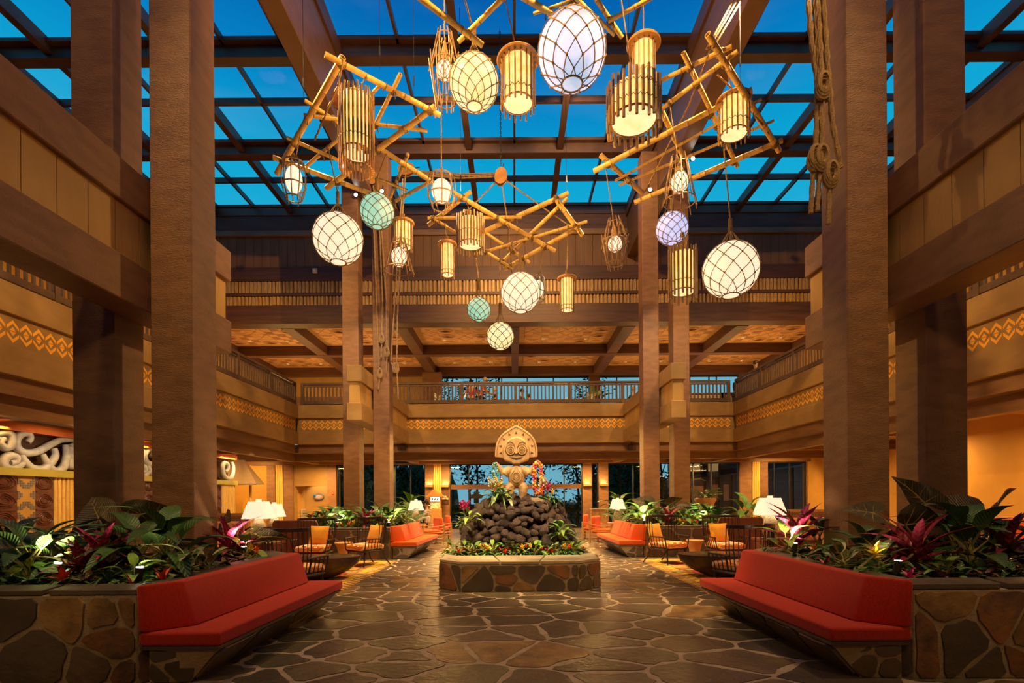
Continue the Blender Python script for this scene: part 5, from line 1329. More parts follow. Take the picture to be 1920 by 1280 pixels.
for i in range(60):
    c = a+Vector((0, 0, .055*i))
    if c.z > ZG-.4: break
    o_ = .5*math.pi*(i % 2); ch.tube([c+Vector((.018*math.cos(t)*math.cos(o_), .018*math.cos(t)*math.sin(o_), .036*math.sin(t))) for t in [k*math.pi/3 for k in range(6)]], .007, 4, False, True)
ch.build('suspension_chain', m_black, None, label='dark chain holding the pulley block above the low frame', cat='chain', loc=a)
for q, (x0, y0, x1, y1) in enumerate(((1325, 92, 1392, -30), (1330, 90, 1400, -30), (1336, 92, 1408, -30))):
    rope([P(x0, y0, 8.4), P(x1, y1, 9.6)], 'rope rising from the corner of the upper right frame, %s of three' % ('left', 'middle', 'right')[q], .018)
rope([P(643, 112, 8.6), P(634, 160, 8.7), P(610, 215, 8.9), P(590, 262, 9.2)], 'rope running down behind the upper left frame', .02)
rope([P(1345, 140, 9.0), P(1385, 178, 9.2), P(1430, 235, 9.6)], 'slack rope behind the slatted drum of the upper right frame', .018)
rope([P(1331, 95, 8.5), P(1290, 200, 9.6), P(1210, 358, 10.9)], 'taut rope crossing behind the upper right frame', .016)
# thin steel wires
for i, (x, y, d, lb) in enumerate(((569, 190, 9.4, 'left end of the upper left frame'), (712, 130, 9.0, 'middle of the upper left frame'), (776, 185, 9.4, 'right end of the upper left frame'), (1388, 150, 9.2, 'right side of the upper right frame'), (864, 358, 12.1, 'left end of the low frame'), (1062, 362, 12.1, 'right end of the low frame'), (1180, 270, 10.2, 'left end of the upper right frame'))):
    p = P(x, y, d); m = MB().tube([p, (p.x, p.y, ZG-.1)], .005, 5); m.tube([p+Vector((0, 0, .25)), p+Vector((0, 0, .42))], .014, 6)
    m.build('steel_wire', m_black, None, label='thin steel wire with turnbuckle holding the %s' % lb, cat='wire', group='suspension wires', loc=p)
# lit spotlight heads seen among the frames
gs = GLOW('spotlight_lens', (1, .93, .78), 30)
for i, (x, y, d, lb) in enumerate(((667, 365, 15.87, 'on the far left outer column'), (716, 358, 15.87, 'between the green globe and the far left columns'), (1219, 355, 15.87, 'at the head of the far right inner column'), (1299, 297, 14.2, 'on the right girder above the far columns'), (641, 311, 14.2, 'on the left girder above the far columns'))):
    p = P(x, y, d); r = empty('spotlight', p, 'small bright spotlight %s' % lb, 'light')
    MB().tube([p+Vector((0, .14, .06)), p], [.05, .06], 12).build('housing', m_black, r, True)
    MB().blob(p+Vector((0, -.005, 0)), (.055, .02, .055), 10, 6).build('lens', gs, r, True)
    MB().tube([p+Vector((0, .1, .05)), p+Vector((0, .15, .32))], .014, 5).build('bracket', m_black, r)
# ================================================================== PLANTS
def leafmesh(name, mat, L, W, shape='lance', droop=.3, fold=.15, n=7, cup=0, ripple=0):
    m = MB(); rows = []
    for i in range(n+1):
        t = i/n
        if shape == 'lance': w = math.sin(math.pi*min(1, t*.92+.06))**.8*(1-t*.35)
        elif shape == 'ovate': w = math.sin(math.pi*t**.75)**.7 if 0 < t < 1 else 0
        elif shape == 'strap': w = (min(1, t*5+.5))*(1-max(0, t-.55)/.45)**.8
        elif shape == 'heart': w = 0
        w = max(w, .02)*W/2
        x = L*t*(1-droop*.25*t); z = -L*droop*t*t+L*cup*math.sin(math.pi*t)
        rp_ = ripple*math.sin(i*2.4)*W
        rows.append([(x, -w, z+abs(w)*fold*2+rp_), (x, 0, z), (x, w, z+abs(w)*fold*2-rp_)])
    vs = [p for r_ in rows for p in r_]; fs = []
    for i in range(n):
        for k in (0, 1): a = i*3+k; fs.append((a, a+1, a+4, a+3))
    return m.add(vs, fs).mesh(name, mat, True)
def heart(name, mat, S):
    """elephant ear blade, stalk joins at the origin, tip along +X"""
    out = [(0, 0), (-.22, .10), (-.36, .24), (-.34, .40), (-.16, .50), (.10, .49), (.38, .38), (.66, .20), (.86, .07), (1.0, 0)]
    pts = [Vector((x*S, y*S, 0)) for x, y in out]; m = MB(); rows = []
    vs = []; fs = []
    for s in (1, -1):
        b = len(vs)
        for i, (x, y) in enumerate(out):
            for k in range(4):
                q = k/3; xx = x*q+(max(0, x)*.8)*(1-q) if i else 0; yy = y*q
                vs.append((xx*S, s*yy*S, S*(.20*abs(yy)-.22*max(0, xx)**2+.015*math.sin(i*2.1)*q)))
        for i in range(len(out)-1):
            for k in range(3):
                a = b+i*4+k; f = (a, a+4, a+5, a+1); fs.append(f if s > 0 else f[::-1])
    blade = MB().add(vs, fs).mesh(name, mat, True)
    v = MB(); zf = lambda x, y: S*(.20*abs(y)-.22*max(0, x)**2)-.004
    v.tube([(x*S, 0, zf(x, 0)) for x in (0, .3, .6, .95)], [.011*S*2, .008*S*2, .006*S*2, .002], 5)
    for s in (1, -1):
        for x0, x1, y1 in ((0, -.25, .32), (.02, .02, .46), (.2, .36, .36), (.42, .6, .22), (.6, .75, .13)):
            v.tube([(x0*S, 0, zf(x0, 0)), ((x0+x1)/2*S+.02*S, s*y1*.5*S, zf((x0+x1)/2, y1*.5)), (x1*S, s*y1*S, zf(x1, y1))], [.006*S*2, .004*S*2, .002], 4)
    return blade, v.mesh('vein', m_vein)
LM = {}
def LV(key, nv, *a, **k):
    if key not in LM:
        LM[key] = [leafmesh('leaf', a[0], a[1]*(1+.12*(i-1)), *a[2:], **{**k, 'droop': k.get('droop', .3)*(1+.35*(i-1))}) for i in range(nv)]
    return LM[key]
stem_mesh = MB().tube([(0, 0, 0), (.5, 0, .06), (1, 0, 0)], [.012, .009, .007], 5).mesh('leaf_stalk', m_stem)
bud = MB().lathe([(.004, 0), (.02, .04), (.026, .10), (.012, .17), (.003, .20)], 8)
def pl_rot(yaw, pitch, roll=0): return Euler((roll, -pitch, yaw), 'XYZ')
PL = {}
NL, NR = 'near left planting bed', 'near right planting bed'; FL, FR = 'far left planting bed', 'far right planting bed'
pr_ = random.Random(101)
DESC = {'peace': ('dark green broad-leaved plant', m_leafdk), 'broad': ('green broad-leaved plant', m_leafmd), 'ti': ('magenta ti plant', m_magenta), 'maroon': ('maroon ti plant', m_maroon),
        'brom': ('red-centred bromeliad', m_leafmd), 'ybrom': ('yellow-flowered bromeliad', m_leafmd), 'obrom': ('orange-flowered bromeliad', m_leafmd), 'varieg': ('cream-variegated leafy plant', m_leafvar), 'bronze': ('low bronze-leaved plant', m_leafbrown),
        'ear': ('elephant-ear plant with big veined leaves', m_leafear), 'strap': ('grassy strap-leaved plant', m_leafdk), 'palm': ('feathery palm', m_leafdk), 'lime': ('lime green leafy plant', m_leaflt),
        'orchid': ('orchid with pink blooms', m_pinkflower), 'worchid': ('orchid with cream blooms', m_whiteflower), 'cycl': ('low dark foliage plant', m_leafdk), 'pinkbrom': ('pink-tipped bromeliad', m_pinkflower)}
NAME = {'peace': 'broad_leaf_plant', 'broad': 'broad_leaf_plant', 'ti': 'ti_plant', 'maroon': 'ti_plant', 'brom': 'bromeliad', 'ybrom': 'bromeliad', 'obrom': 'bromeliad', 'pinkbrom': 'bromeliad', 'varieg': 'variegated_plant', 'bronze': 'bronze_plant', 'ear': 'elephant_ear', 'strap': 'strap_leaf_plant', 'palm': 'palm', 'lime': 'lime_plant', 'orchid': 'orchid', 'worchid': 'orchid', 'cycl': 'foliage_plant'}
def plant(kind, x, y, z, s=1.0, bed='', yaw0=None, custom=None):
    R_ = pr_; r = empty(NAME[kind], (x, y, z), None, 'plant'); yaw0 = R_.uniform(0, 6.28) if yaw0 is None else yaw0
    PL.setdefault((bed, kind), []).append(r)
    def leaf(ms, yaw, pitch, off=(0, 0, 0), sc=1, roll=0, nm='leaf'):
        if bed in (NL, NR, FL, FR):
            Lf = (.45 if kind not in ('brom', 'ybrom', 'obrom', 'pinkbrom', 'bronze', 'cycl', 'varieg') else .26)*sc*s
            for fr_ac in (.55, .95):
                tx = x+off[0]+math.cos(yaw)*math.cos(pitch)*Lf*fr_ac; ty = y+off[1]+math.sin(yaw)*math.cos(pitch)*Lf*fr_ac; tz = z+off[2]+math.sin(pitch)*Lf*fr_ac-.35*Lf*fr_ac**2
                yb = 4.13 if bed in (NL, NR) else 12.5
                if abs(tx-CX) < 3.16 and tz < .93: return None
                if ty < yb+.05 and tz < .79: return None
        return inst(R_.choice(ms), nm, r, off, pl_rot(yaw, pitch, roll), sc*s)
    if kind in ('peace', 'broad', 'varieg', 'lime'):
        mt = DESC[kind][1]; n = {'peace': 15, 'broad': 14, 'varieg': 13, 'lime': 9}[kind]
        ms = LV(kind, 3, mt, .40 if kind != 'varieg' else .26, .155 if kind != 'varieg' else .095, 'ovate', droop=.55, fold=.16, n=7, cup=.06, ripple=.02)
        for i in range(n):
            yw = yaw0+i*2.4; pt = R(25+60*(i/n))+R_.uniform(-.1, .1); sl = (.16+.22*i/n)*(1 if kind != 'varieg' else .6)
            inst(stem_mesh, 'leaf_stalk', r, (0, 0, 0), pl_rot(yw, pt), (sl*s, s, s))
            tip = Vector((math.cos(yw)*math.cos(pt), math.sin(yw)*math.cos(pt), math.sin(pt)))*sl*s
            leaf(ms, yw, pt-R(18), tip)
    elif kind in ('ti', 'maroon'):
        ms = LV(kind, 3, DESC[kind][1], .42, .085, 'lance', droop=.35, fold=.22, n=6)
        inst(stem_mesh, 'stem', r, (0, 0, 0), pl_rot(0, R(89)), (.2*s, 1.6*s, 1.6*s))
        for i in range(16): leaf(ms, yaw0+i*2.4, R(8+74*i/16), (0, 0, (.06+.14*i/16)*s), .75+.35*math.sin(math.pi*i/16))
    elif kind in ('brom', 'ybrom', 'obrom', 'pinkbrom'):
        ms = LV('bromleaf', 3, m_leafmd, .25, .035, 'strap', droop=.75, fold=.3, n=6, cup=.12)
        for i in range(15): leaf(ms, yaw0+i*2.4, R(15+45*i/15))
        mt, key = {'brom': (m_redflower, 'rb'), 'ybrom': (m_yellowflower, 'yb'), 'obrom': (m_orangeflower, 'ob'), 'pinkbrom': (m_pinkflower, 'pb')}[kind]
        bs = LV(key, 2, mt, .10, .038, 'lance', droop=.15, fold=.3, n=4); hgt = .05 if kind in ('brom', 'pinkbrom') else .16
        if hgt > .1: inst(stem_mesh, 'flower_stalk', r, (0, 0, 0), pl_rot(0, R(89)), (hgt*s, s*1.5, s*1.5))
        for i in range(11): leaf(bs, yaw0+i*2.4, R(15+65*i/11), (0, 0, (hgt-.03+.05*i/11)*s), 1.25 if kind in ('brom', 'pinkbrom') else .95, nm='bract')
    elif kind in ('bronze', 'cycl'):
        ms = LV(kind, 3, DESC[kind][1], .20, .055, 'lance', droop=.5, fold=.2, n=5, cup=.08)
        for i in range(15): leaf(ms, yaw0+i*2.4, R(10+62*i/15), (0, 0, .02*i/15))
    elif kind == 'strap':
        ms = LV(kind, 3, m_leafdk, .42, .028, 'strap', droop=.7, fold=.2, n=7, cup=.15)
        for i in range(20): leaf(ms, yaw0+i*2.4, R(30+50*i/20))
    elif kind == 'palm':
        ms = LV('frondlet', 2, m_leafdk, .17, .022, 'lance', droop=.4, fold=.1, n=3)
        for i in range(9):
            f = MB(); yw = yaw0+i*2.4; pt = R(35+45*i/9); Lf = .62; pts = []
            for k in range(9):
                t = k/8; pts.append(Vector((Lf*t*math.cos(pt*(1-.4*t)), 0, Lf*t*math.sin(pt*(1-.45*t)))))
            f.tube(pts, .006, 4)
            for k in range(1, 9):
                for q in (0, .5):
                    c = pts[k-1].lerp(pts[k], 1-q)
                    for sd in (-1, 1): f.add([c, c+Vector((.07, sd*.05, .01)), c+Vector((.15, sd*.12, -.03)), c+Vector((.06, sd*.075, 0))], [(0, 1, 2, 3)])
            if ('fr', i) not in LM: LM[('fr', i)] = f.mesh('frond', m_leafdk)
            inst(LM[('fr', i)], 'frond', r, (0, 0, 0), (0, 0, yw), s)
    elif kind == 'ear':
        for j, spec in enumerate(custom): # (dx,dy,dz of stalk tip, yaw, pitch, roll, size)
            dx, dy, dz, yw, pt, ro, sz = spec
            st = MB().tube([Vector((0, 0, 0)), Vector((dx*.3, dy*.3, dz*.6)), Vector((dx, dy, dz))], [.022*s, .018*s, .011*s], 7).build('leaf_stalk', m_stem, None, True); st.parent = r
            if 'ear' not in LM: LM['ear'] = heart('leaf', m_leafear, 1.0)
            b = inst(LM['ear'][0], 'leaf', r, (dx, dy, dz), (ro, -pt, yw), sz); inst(LM['ear'][1], 'vein', b)
    elif kind in ('orchid', 'worchid'):
        ms = LV('orl', 2, m_leafmd, .22, .05, 'strap', droop=.6, fold=.2, n=5)
        for i in range(6): leaf(ms, yaw0+i*1.1, R(30))
        fm = m_pinkflower if kind == 'orchid' else m_whiteflower
        pet = LV(kind+'p', 1, fm, .055, .045, 'ovate', droop=.1, fold=.1, n=4)
        for q in range(3):
            a = yaw0+q*2; top = Vector((.10*math.cos(a), .06*math.sin(a)-.06, .42))*s
            m = MB().tube([(0, 0, 0), top*.6, top], .006*s, 4).build('flower_stalk', m_stem, None); m.parent = r
            for k in range(5):
                c = top*(.6+.1*k)+Vector((R_.uniform(-.04, .04), R_.uniform(-.05, 0), 0))*s
                for g in range(5): inst(pet[0], 'petal', r, c, pl_rot(-math.pi/2+math.cos(g*1.2566)*.9, math.sin(g*1.2566)*1.2), s*1.1)
    return r
def inpoly(x, y, pl):
    c = False; n = len(pl)
    for i in range(n):
        x1, y1 = pl[i]; x2, y2 = pl[(i+1) % n]
        if (y1 > y) != (y2 > y) and x < (x2-x1)*(y-y1)/(y2-y1)+x1: c = not c
    return c
def near_col(x, y, m=.16, ys=(6.2, 16.0)):
    for y0 in ys:
        for s in (-1, 1):
            for a in (4.01, 4.97):
                x0 = CX+s*a if s > 0 else CX-a-CW
                if x0-m < x < x0+CW+m and y0-m < y < y0+CW+m: return True
    return False
def at(px, py, y, z=.68): p = P(px, py, y); return p.x, y, z
taken = []
def put(kind, px, y, s=1, bed='', z=.68, yaw=None, custom=None):
    x = P(px, 1040, y).x; taken.append((x, y, .17*s)); return plant(kind, x, y, z, s, bed, yaw, custom)
# near left: the plants the photograph shows large
for kd, px, y, s, yw in (('peace', 55, 5.0, 1.15, 1), ('peace', 22, 5.6, 1.2, 2), ('lime', 95, 5.5, 1.0, 0), ('peace', 130, 5.3, 1.1, 4), ('ti', 192, 5.05, 1.25, 1.1), ('maroon', 150, 4.9, 1.0, 3), ('peace', 262, 5.25, 1.25, .6), ('peace', 312, 5.3, 1.35, 2.2),
    ('varieg', 352, 5.0, 1.15, 0), ('varieg', 388, 5.3, 1.0, 2), ('brom', 118, 4.62, 1.35, 0), ('brom', 305, 4.68, 1.2, 1), ('pinkbrom', 248, 4.66, .9, 1), ('lime', 252, 4.75, .55, 2), ('strap', 200, 4.62, .9, 0), ('cycl', 62, 4.62, 1.3, 0), ('cycl', 20, 4.65, 1.3, 2),
    ('bronze', 165, 4.7, 1.2, 0), ('cycl', 215, 4.85, 1.2, 0), ('bronze', 420, 5.75, 1.1, 0), ('bronze', 450, 6.1, 1.1, 2), ('cycl', 405, 5.5, 1.1, 1), ('ti', 428, 6.75, 1.3, .3), ('ybrom', 470, 6.5, 1.1, 0), ('obrom', 482, 6.3, 1.0, 0), ('strap', 522, 6.35, .8, 2), ('lime', 460, 6.6, .8, 1), ('bronze', 378, 5.6, 1.0, 1), ('maroon', 448, 6.9, 1.0, 2)):
    put(kd, px, y, s, NL, yaw=yw)
ex, ey, ez = at(195, 0, 5.5)
plant('ear', ex, ey, ez, 1, NL, custom=[(-.05, -.05, .62, R(150), R(38), R(-55), .46), (-.32, .15, .42, R(190), R(-5), R(-60), .36), (.28, .1, .66, R(20), R(15), R(-50), .38), (.22, -.2, .52, R(-20), R(-15), R(-35), .32)])
ex, ey, ez = at(445, 0, 7.0); plant('ear', ex, ey, ez, 1, NL, custom=[(-.2, 0, .50, R(130), R(30), R(-70), .36), (.28, .0, .30, R(5), R(5), R(-30), .45)])
# near right
for kd, px, y, s, yw in (('maroon', 1718, 5.05, 1.35, .5), ('ti', 1700, 5.3, 1.0, 2), ('peace', 1820, 5.2, 1.35, 1), ('peace', 1790, 5.5, 1.2, 2), ('maroon', 1890, 5.2, 1.35, 2), ('ybrom', 1640, 4.95, 1.5, 0), ('pinkbrom', 1705, 4.62, 1.0, 0), ('peace', 1622, 5.6, .9, 1), ('varieg', 1652, 5.1, 1.05, 3),
    ('varieg', 1580, 5.15, 1.1, 0), ('cycl', 1560, 5.2, 1.2, 0), ('brom', 1548, 5.45, 1.0, 0), ('bronze', 1510, 5.9, 1.1, 0), ('cycl', 1490, 6.1, 1.1, 2), ('ti', 1498, 6.85, 1.55, 1), ('lime', 1475, 6.7, .9, 1), ('peace', 1535, 6.9, 1.0, 1), ('bronze', 1530, 5.7, 1.1, 1), ('strap', 1432, 6.7, .7, 0), ('strap', 1452, 6.55, .6, 0),
    ('bronze', 1765, 4.66, 1.2, 0), ('lime', 1775, 4.72, .45, 0), ('bronze', 1850, 4.66, 1.2, 3), ('cycl', 1800, 4.7, 1.4, 1), ('cycl', 1895, 4.7, 1.4, 1), ('bronze', 1905, 4.9, 1.3, 0), ('cycl', 1745, 4.8, 1.2, 2), ('strap', 1600, 4.8, .7, 2), ('obrom', 1527, 6.35, .9, 1)):
    put(kd, px, y, s, NR, yaw=yw)
ex, ey, ez = at(1725, 0, 5.45)
plant('ear', ex, ey, ez, 1, NR, custom=[(-.28, -.1, .50, R(15), R(8), R(-48), .52), (.02, 0, .72, R(135), R(55), R(50), .42), (-.5, .05, .62, R(160), R(15), R(-50), .30)])
ex, ey, ez = at(1835, 0, 5.5)
plant('ear', ex, ey, ez, 1, NR, custom=[(-.15, 0, .62, R(170), R(25), R(-55), .42), (.15, 0, .66, R(30), R(40), R(-55), .42), (.0, -.2, .5, R(-60), R(-10), R(0), .34)])
# fuller planting between and beyond the large ones
ff = random.Random(77); spots = list(taken)
for bed, sgn in ((NL, -1), (NR, 1)):
    n = 0
    for _ in range(900):
        X_ = ff.uniform(3.45, 7.9); y = ff.uniform(4.6, 6.7); x = CX+sgn*X_; s = ff.uniform(.75, 1.15)
        if near_col(x, y, .2): continue
        if any((x-a)**2+(y-b)**2 < (.17*s+c*.9)**2 for a, b, c in spots): continue
        kd = ff.choice(('cycl', 'bronze', 'varieg', 'cycl', 'strap', 'brom') if y < 5.0 else ('peace', 'cycl', 'varieg', 'bronze', 'peace', 'broad'))
        if X_ < 3.9 and kd in ('peace', 'broad', 'strap'): kd = 'cycl'
        spots.append((x, y, .17*s)); plant(kd, x, y, .68, s*(.9 if kd in ('peace', 'broad') else 1.1), bed); n += 1
        if n >= 24: break
# far beds
for bed, f in ((FL, lambda p: p), (FR, lambda p: 1929+9-p if False else 2*969-p)):
    L_ = [('peace', 612, 13.3, 1.1), ('peace', 632, 13.6, 1.2), ('lime', 640, 13.0, .8), ('palm', 672, 14.2, 1.4), ('palm', 705, 14.6, 1.4), ('palm', 690, 13.7, 1.1), ('ti', 686, 13.15, 1.25), ('peace', 716, 13.6, 1.25), ('broad', 735, 13.5, 1.25), ('lime', 728, 13.1, .9), ('broad', 655, 13.2, .9),
          ('palm', 762, 15.2, 1.2), ('cycl', 745, 13.6, 1.2), ('varieg', 758, 14.6, 1.1), ('peace', 590, 13.2, .9), ('obrom', 632, 12.85, .9), ('ybrom', 641, 12.85, 1.0), ('obrom', 654, 12.86, 1.0), ('ybrom', 663, 12.85, 1.1), ('brom', 693, 12.86, .9), ('cycl', 648, 12.9, 1.0), ('cycl', 675, 12.9, 1.1), ('cycl', 704, 12.95, 1.1), ('strap', 720, 12.95, .9), ('cycl', 612, 12.9, 1.1), ('broad', 600, 12.95, .7), ('varieg', 742, 14.0, .9)]
    for kd, px, y, s in L_:
        x = P(f(px), 990, y).x; plant(kd, x, y, .68, s, bed)
ex = P(1238, 980, 13.5).x; plant('ear', ex, 13.5, .68, 1, FR, custom=[(-.35, 0, .62, R(150), R(20), R(-60), .45), (.25, 0, .60, R(20), R(30), R(-60), .42), (.6, .1, .45, R(0), R(10), R(-50), .38)])
# fountain planter
FP = 'central planter'
k_ = 0
for i in range(34):
    t = i/33; px = 838+t*258; x = P(px, 1030, 9.2).x; y = 9.12+.10*math.sin(i*1.7)+(.25 if t < .06 or t > .94 else 0)
    kd = ('ybrom', 'brom', 'varieg', 'obrom', 'cycl', 'brom', 'ybrom', 'lime', 'brom', 'bronze')[(i*7) % 10]
    plant(kd, x, y, .46, {'cycl': .8, 'bronze': .8, 'lime': .5, 'varieg': .7}.get(kd, .85), FP)
for i in range(22):
    t = i/21; x = CX-1.0+2.05*t; kd = ('lime', 'brom', 'varieg', 'ybrom', 'broad', 'cycl')[(i*5) % 6]
    plant(kd, x, 9.28+.12*math.cos(i*2.1), .44, .5 if kd in ('broad', 'lime') else .66, FP)
for s in (-1, 1):
    for i in range(7): plant(('brom', 'obrom', 'lime', 'varieg', 'ybrom', 'cycl', 'broad')[i], CX+s*(1.0+.05*math.sin(i)), 9.35+i*.38, .43, .55, FP)
for kd, px, py, y, s in (('orchid', 872, 965, 9.6, .75), ('varieg', 866, 985, 9.5, .7), ('lime', 880, 975, 9.6, .55), ('worchid', 925, 922, 10.0, .8), ('ybrom', 938, 925, 9.85, 1.25), ('varieg', 932, 932, 9.85, 1.0), ('varieg', 948, 934, 9.85, .9), ('worchid', 934, 918, 10.0, .7), ('obrom', 928, 930, 9.9, .9),
    ('worchid', 1020, 925, 10.05, .85), ('orchid', 1026, 928, 10.05, .7), ('ybrom', 1036, 934, 10.0, 1.0), ('obrom', 1016, 935, 9.95, 1.0), ('lime', 1054, 1000, 9.5, .6), ('broad', 1050, 1003, 9.45, .55), ('cycl', 1044, 938, 10.0, .9)):
    p = P(px, py+6, y); plant(kd, p.x, p.y, p.z, s, 'lava mound')
ORD = ['leftmost', 'second from the left', 'third from the left', 'fourth from the left', 'fifth from the left', 'sixth from the left', 'seventh from the left', 'eighth from the left', 'ninth from the left', 'tenth from the left', 'eleventh from the left', 'twelfth from the left', 'thirteenth from the left', 'fourteenth from the left', 'fifteenth from the left', 'sixteenth from the left', 'seventeenth from the left', 'eighteenth from the left']
for (bed, kd), ls in PL.items():
    ls.sort(key=lambda o: o.location.x/o.location.y)
    for i, o in enumerate(ls):
        d_ = DESC[kd][0]
        if len(ls) == 1: o['label'] = 'the only %s in the %s' % (d_, bed)
        else: o['label'] = '%s in the %s, %s' % (d_, bed, ORD[min(i, 17)] if i < len(ls)-1 else 'rightmost'); o['group'] = '%ss in the %s' % (d_, bed)
# planter uplighters
def uplight(px, y, power, label, tgt=(0, .5, 1.2), z=.68, col=SOFT):
    p = P(px, 1040, y); p.z = z; r = empty('planter_uplight', p, label, 'light')
    MB().tube([p, p+Vector((0, 0, .10))], .012, 6).build('stake', m_black, r)
    MB().tube([p+Vector((0, 0, .08)), p+Vector((.02, 0, .20))], .035, 10).build('housing', m_black, r, True)
    MB().lathe([(1e-3, .206), (.031, .206)], 10, p+Vector((.02, 0, 0)), False).build('lens', gs, r)
    lamp('SPOT', 'uplight_beam', p+Vector((.02, 0, .24)), power, col, p+Vector(tgt), .03, 130, .8)
uplight(1680, 4.72, 10, 'small black uplighter standing among the near right plants', (0, .4, 1))
uplight(105, 5.0, 60, 'uplighter hidden in the leaves of the near left bed', (-.2, .1, 1))
uplight(258, 4.66, 22, 'small uplighter by the lime bromeliad, near left bed', (.0, .3, 1))
uplight(455, 6.6, 80, 'uplighter at the far corner of the near left bed', (0, .3, 1)); uplight(1488, 6.55, 80, 'uplighter at the far corner of the near right bed', (0, .3, 1))
for px, s_ in ((632, 'far left bed, outer side'), (728, 'far left bed, inner side'), (1206, 'far right bed, inner side'), (1312, 'far right bed, outer side')):
    uplight(px, 13.0, 170, 'uplighter glowing among the leaves of the %s' % s_, (0, .5, 1.1))
# ================================================================== RECEPTION ALONG THE LEFT WING
XR = -10.5
def RZ(up, px_from_vp): return 1.5+up*abs(XR)/px_from_vp   # height seen on the plane x = XR
YE = 19.1
rc = empty('reception_front', (XR, 10, 0), 'long reception front with pale carved scrolls, panels and bamboo along the left wing', 'reception')
m_orband = MAT('orange_lacquered_band', (.80, .20, .035), (.72, .16, .03), .35, 3, .05, 20)
m_olive = MAT('olive_gold_band', (.52, .42, .06), (.45, .36, .05), .4, 3, .05, 20)
m_wave = MAT('tan_wave_frieze', (.48, .30, .13), (.42, .26, .11), .6, 3)
m_wave2 = MAT('brown_wave_paint', (.34, .19, .08), None, .6)
m_scroll = MAT('whitewashed_carved_scroll', (.62, .60, .55), (.50, .48, .44), .5, 10, .2, 30)
m_carve = MAT('reddish_carved_wood', (.17, .05, .022), (.11, .03, .015), .3, 7, .6, 14, .5)
Y0 = 6.0
BX(XR-.4, XR-.3, Y0, YE, 0, 3.3).build('back_wall', m_darkbeam, rc)
BX(XR-.3, XR+.02, Y0, YE, 3.15, 3.43).build('upper_frieze', m_wave, rc)
BX(XR-.3, XR+.06, Y0, YE, 2.97, 3.15).build('orange_band', m_orband, rc)
BX(XR-.3, XR+.08, Y0, YE, 2.03, 2.19).build('olive_band', m_olive, rc)
wv = MB()
for i in range(int((YE-Y0)/.34)):
    y = Y0+.17+i*.34
    pts = [(-.15, 0), (-.10, .07), (-.02, .13), (.07, .14), (.12, .09), (.08, .055), (.03, .08), (.02, .05), (.06, .015), (.15, 0)]
    wv.prism(pts, (XR+.02, y, 3.20), (0, 1, 0), (0, 0, 1), (1, 0, 0), 0, .004)
wv.build('wave_motif', m_wave2, rc)
def scroll(pts, r0=.085, r1=.05):
    m = MB(); n = len(pts); P3 = [Vector((XR-.05, y, z)) for y, z in pts]
    # smooth the path
    out = []
    for i in range(n-1):
        p0, p1, p2, p3 = P3[max(i-1, 0)], P3[i], P3[i+1], P3[min(i+2, n-1)]
        for k in range(5):
            t = k/5; out.append(.5*((2*p1)+(p2-p0)*t+(2*p0-5*p1+4*p2-p3)*t*t+(3*p1-3*p2+p3-p0)*t*t*t))
    out.append(P3[-1]); L = len(out)
    m.tube(out, [r0+(r1-r0)*abs(2*i/(L-1)-1)**2 for i in range(L)], 8)
    for v in m.v: v.x = XR-.05+(v.x-XR+.05)*1.1
    m.build('carved_scroll', m_scroll, rc, True)
def fz_(px, py): q = 964.5-px; return (950*abs(XR)/q, 1.5+((932-py)+.007*q)*abs(XR)/q)
MOT = [[(14, 821), (7, 823), (5, 830), (12, 837), (22, 835), (27, 826), (25, 814), (14, 809), (0, 812), (-16, 818)],
    [(56, 828), (61, 820), (57, 811), (45, 811), (34, 822), (36, 838), (52, 847), (76, 844), (100, 831), (120, 823), (146, 823)],
    [(24, 866), (33, 864), (34, 856), (24, 852), (13, 858), (11, 869), (22, 877), (38, 873), (49, 865)],
    [(45, 849), (50, 862), (65, 876), (85, 877), (99, 866), (108, 852), (106, 838)],
    [(84, 849), (92, 866), (106, 881), (122, 875), (129, 852), (127, 832)],
    [(141, 858), (135, 850), (139, 840), (150, 838)], [(146, 872), (136, 872), (135, 864), (143, 861)]]
for off in (-1.87, 0, 1.87, 3.74, 5.61):
    for i_, mo in enumerate(MOT):
        scroll([(fz_(*p)[0]+off, fz_(*p)[1]-.02) for p in mo], .088, .055)
        if i_ in (0, 2): pass
scroll([(y_, z_) for y_, z_ in ((18.5, 2.5), (18.65, 2.62), (18.62, 2.78), (18.4, 2.82), (18.3, 2.6), (18.4, 2.36), (18.7, 2.26), (18.95, 2.4), (19.02, 2.7), (18.9, 2.9))], .085, .06)
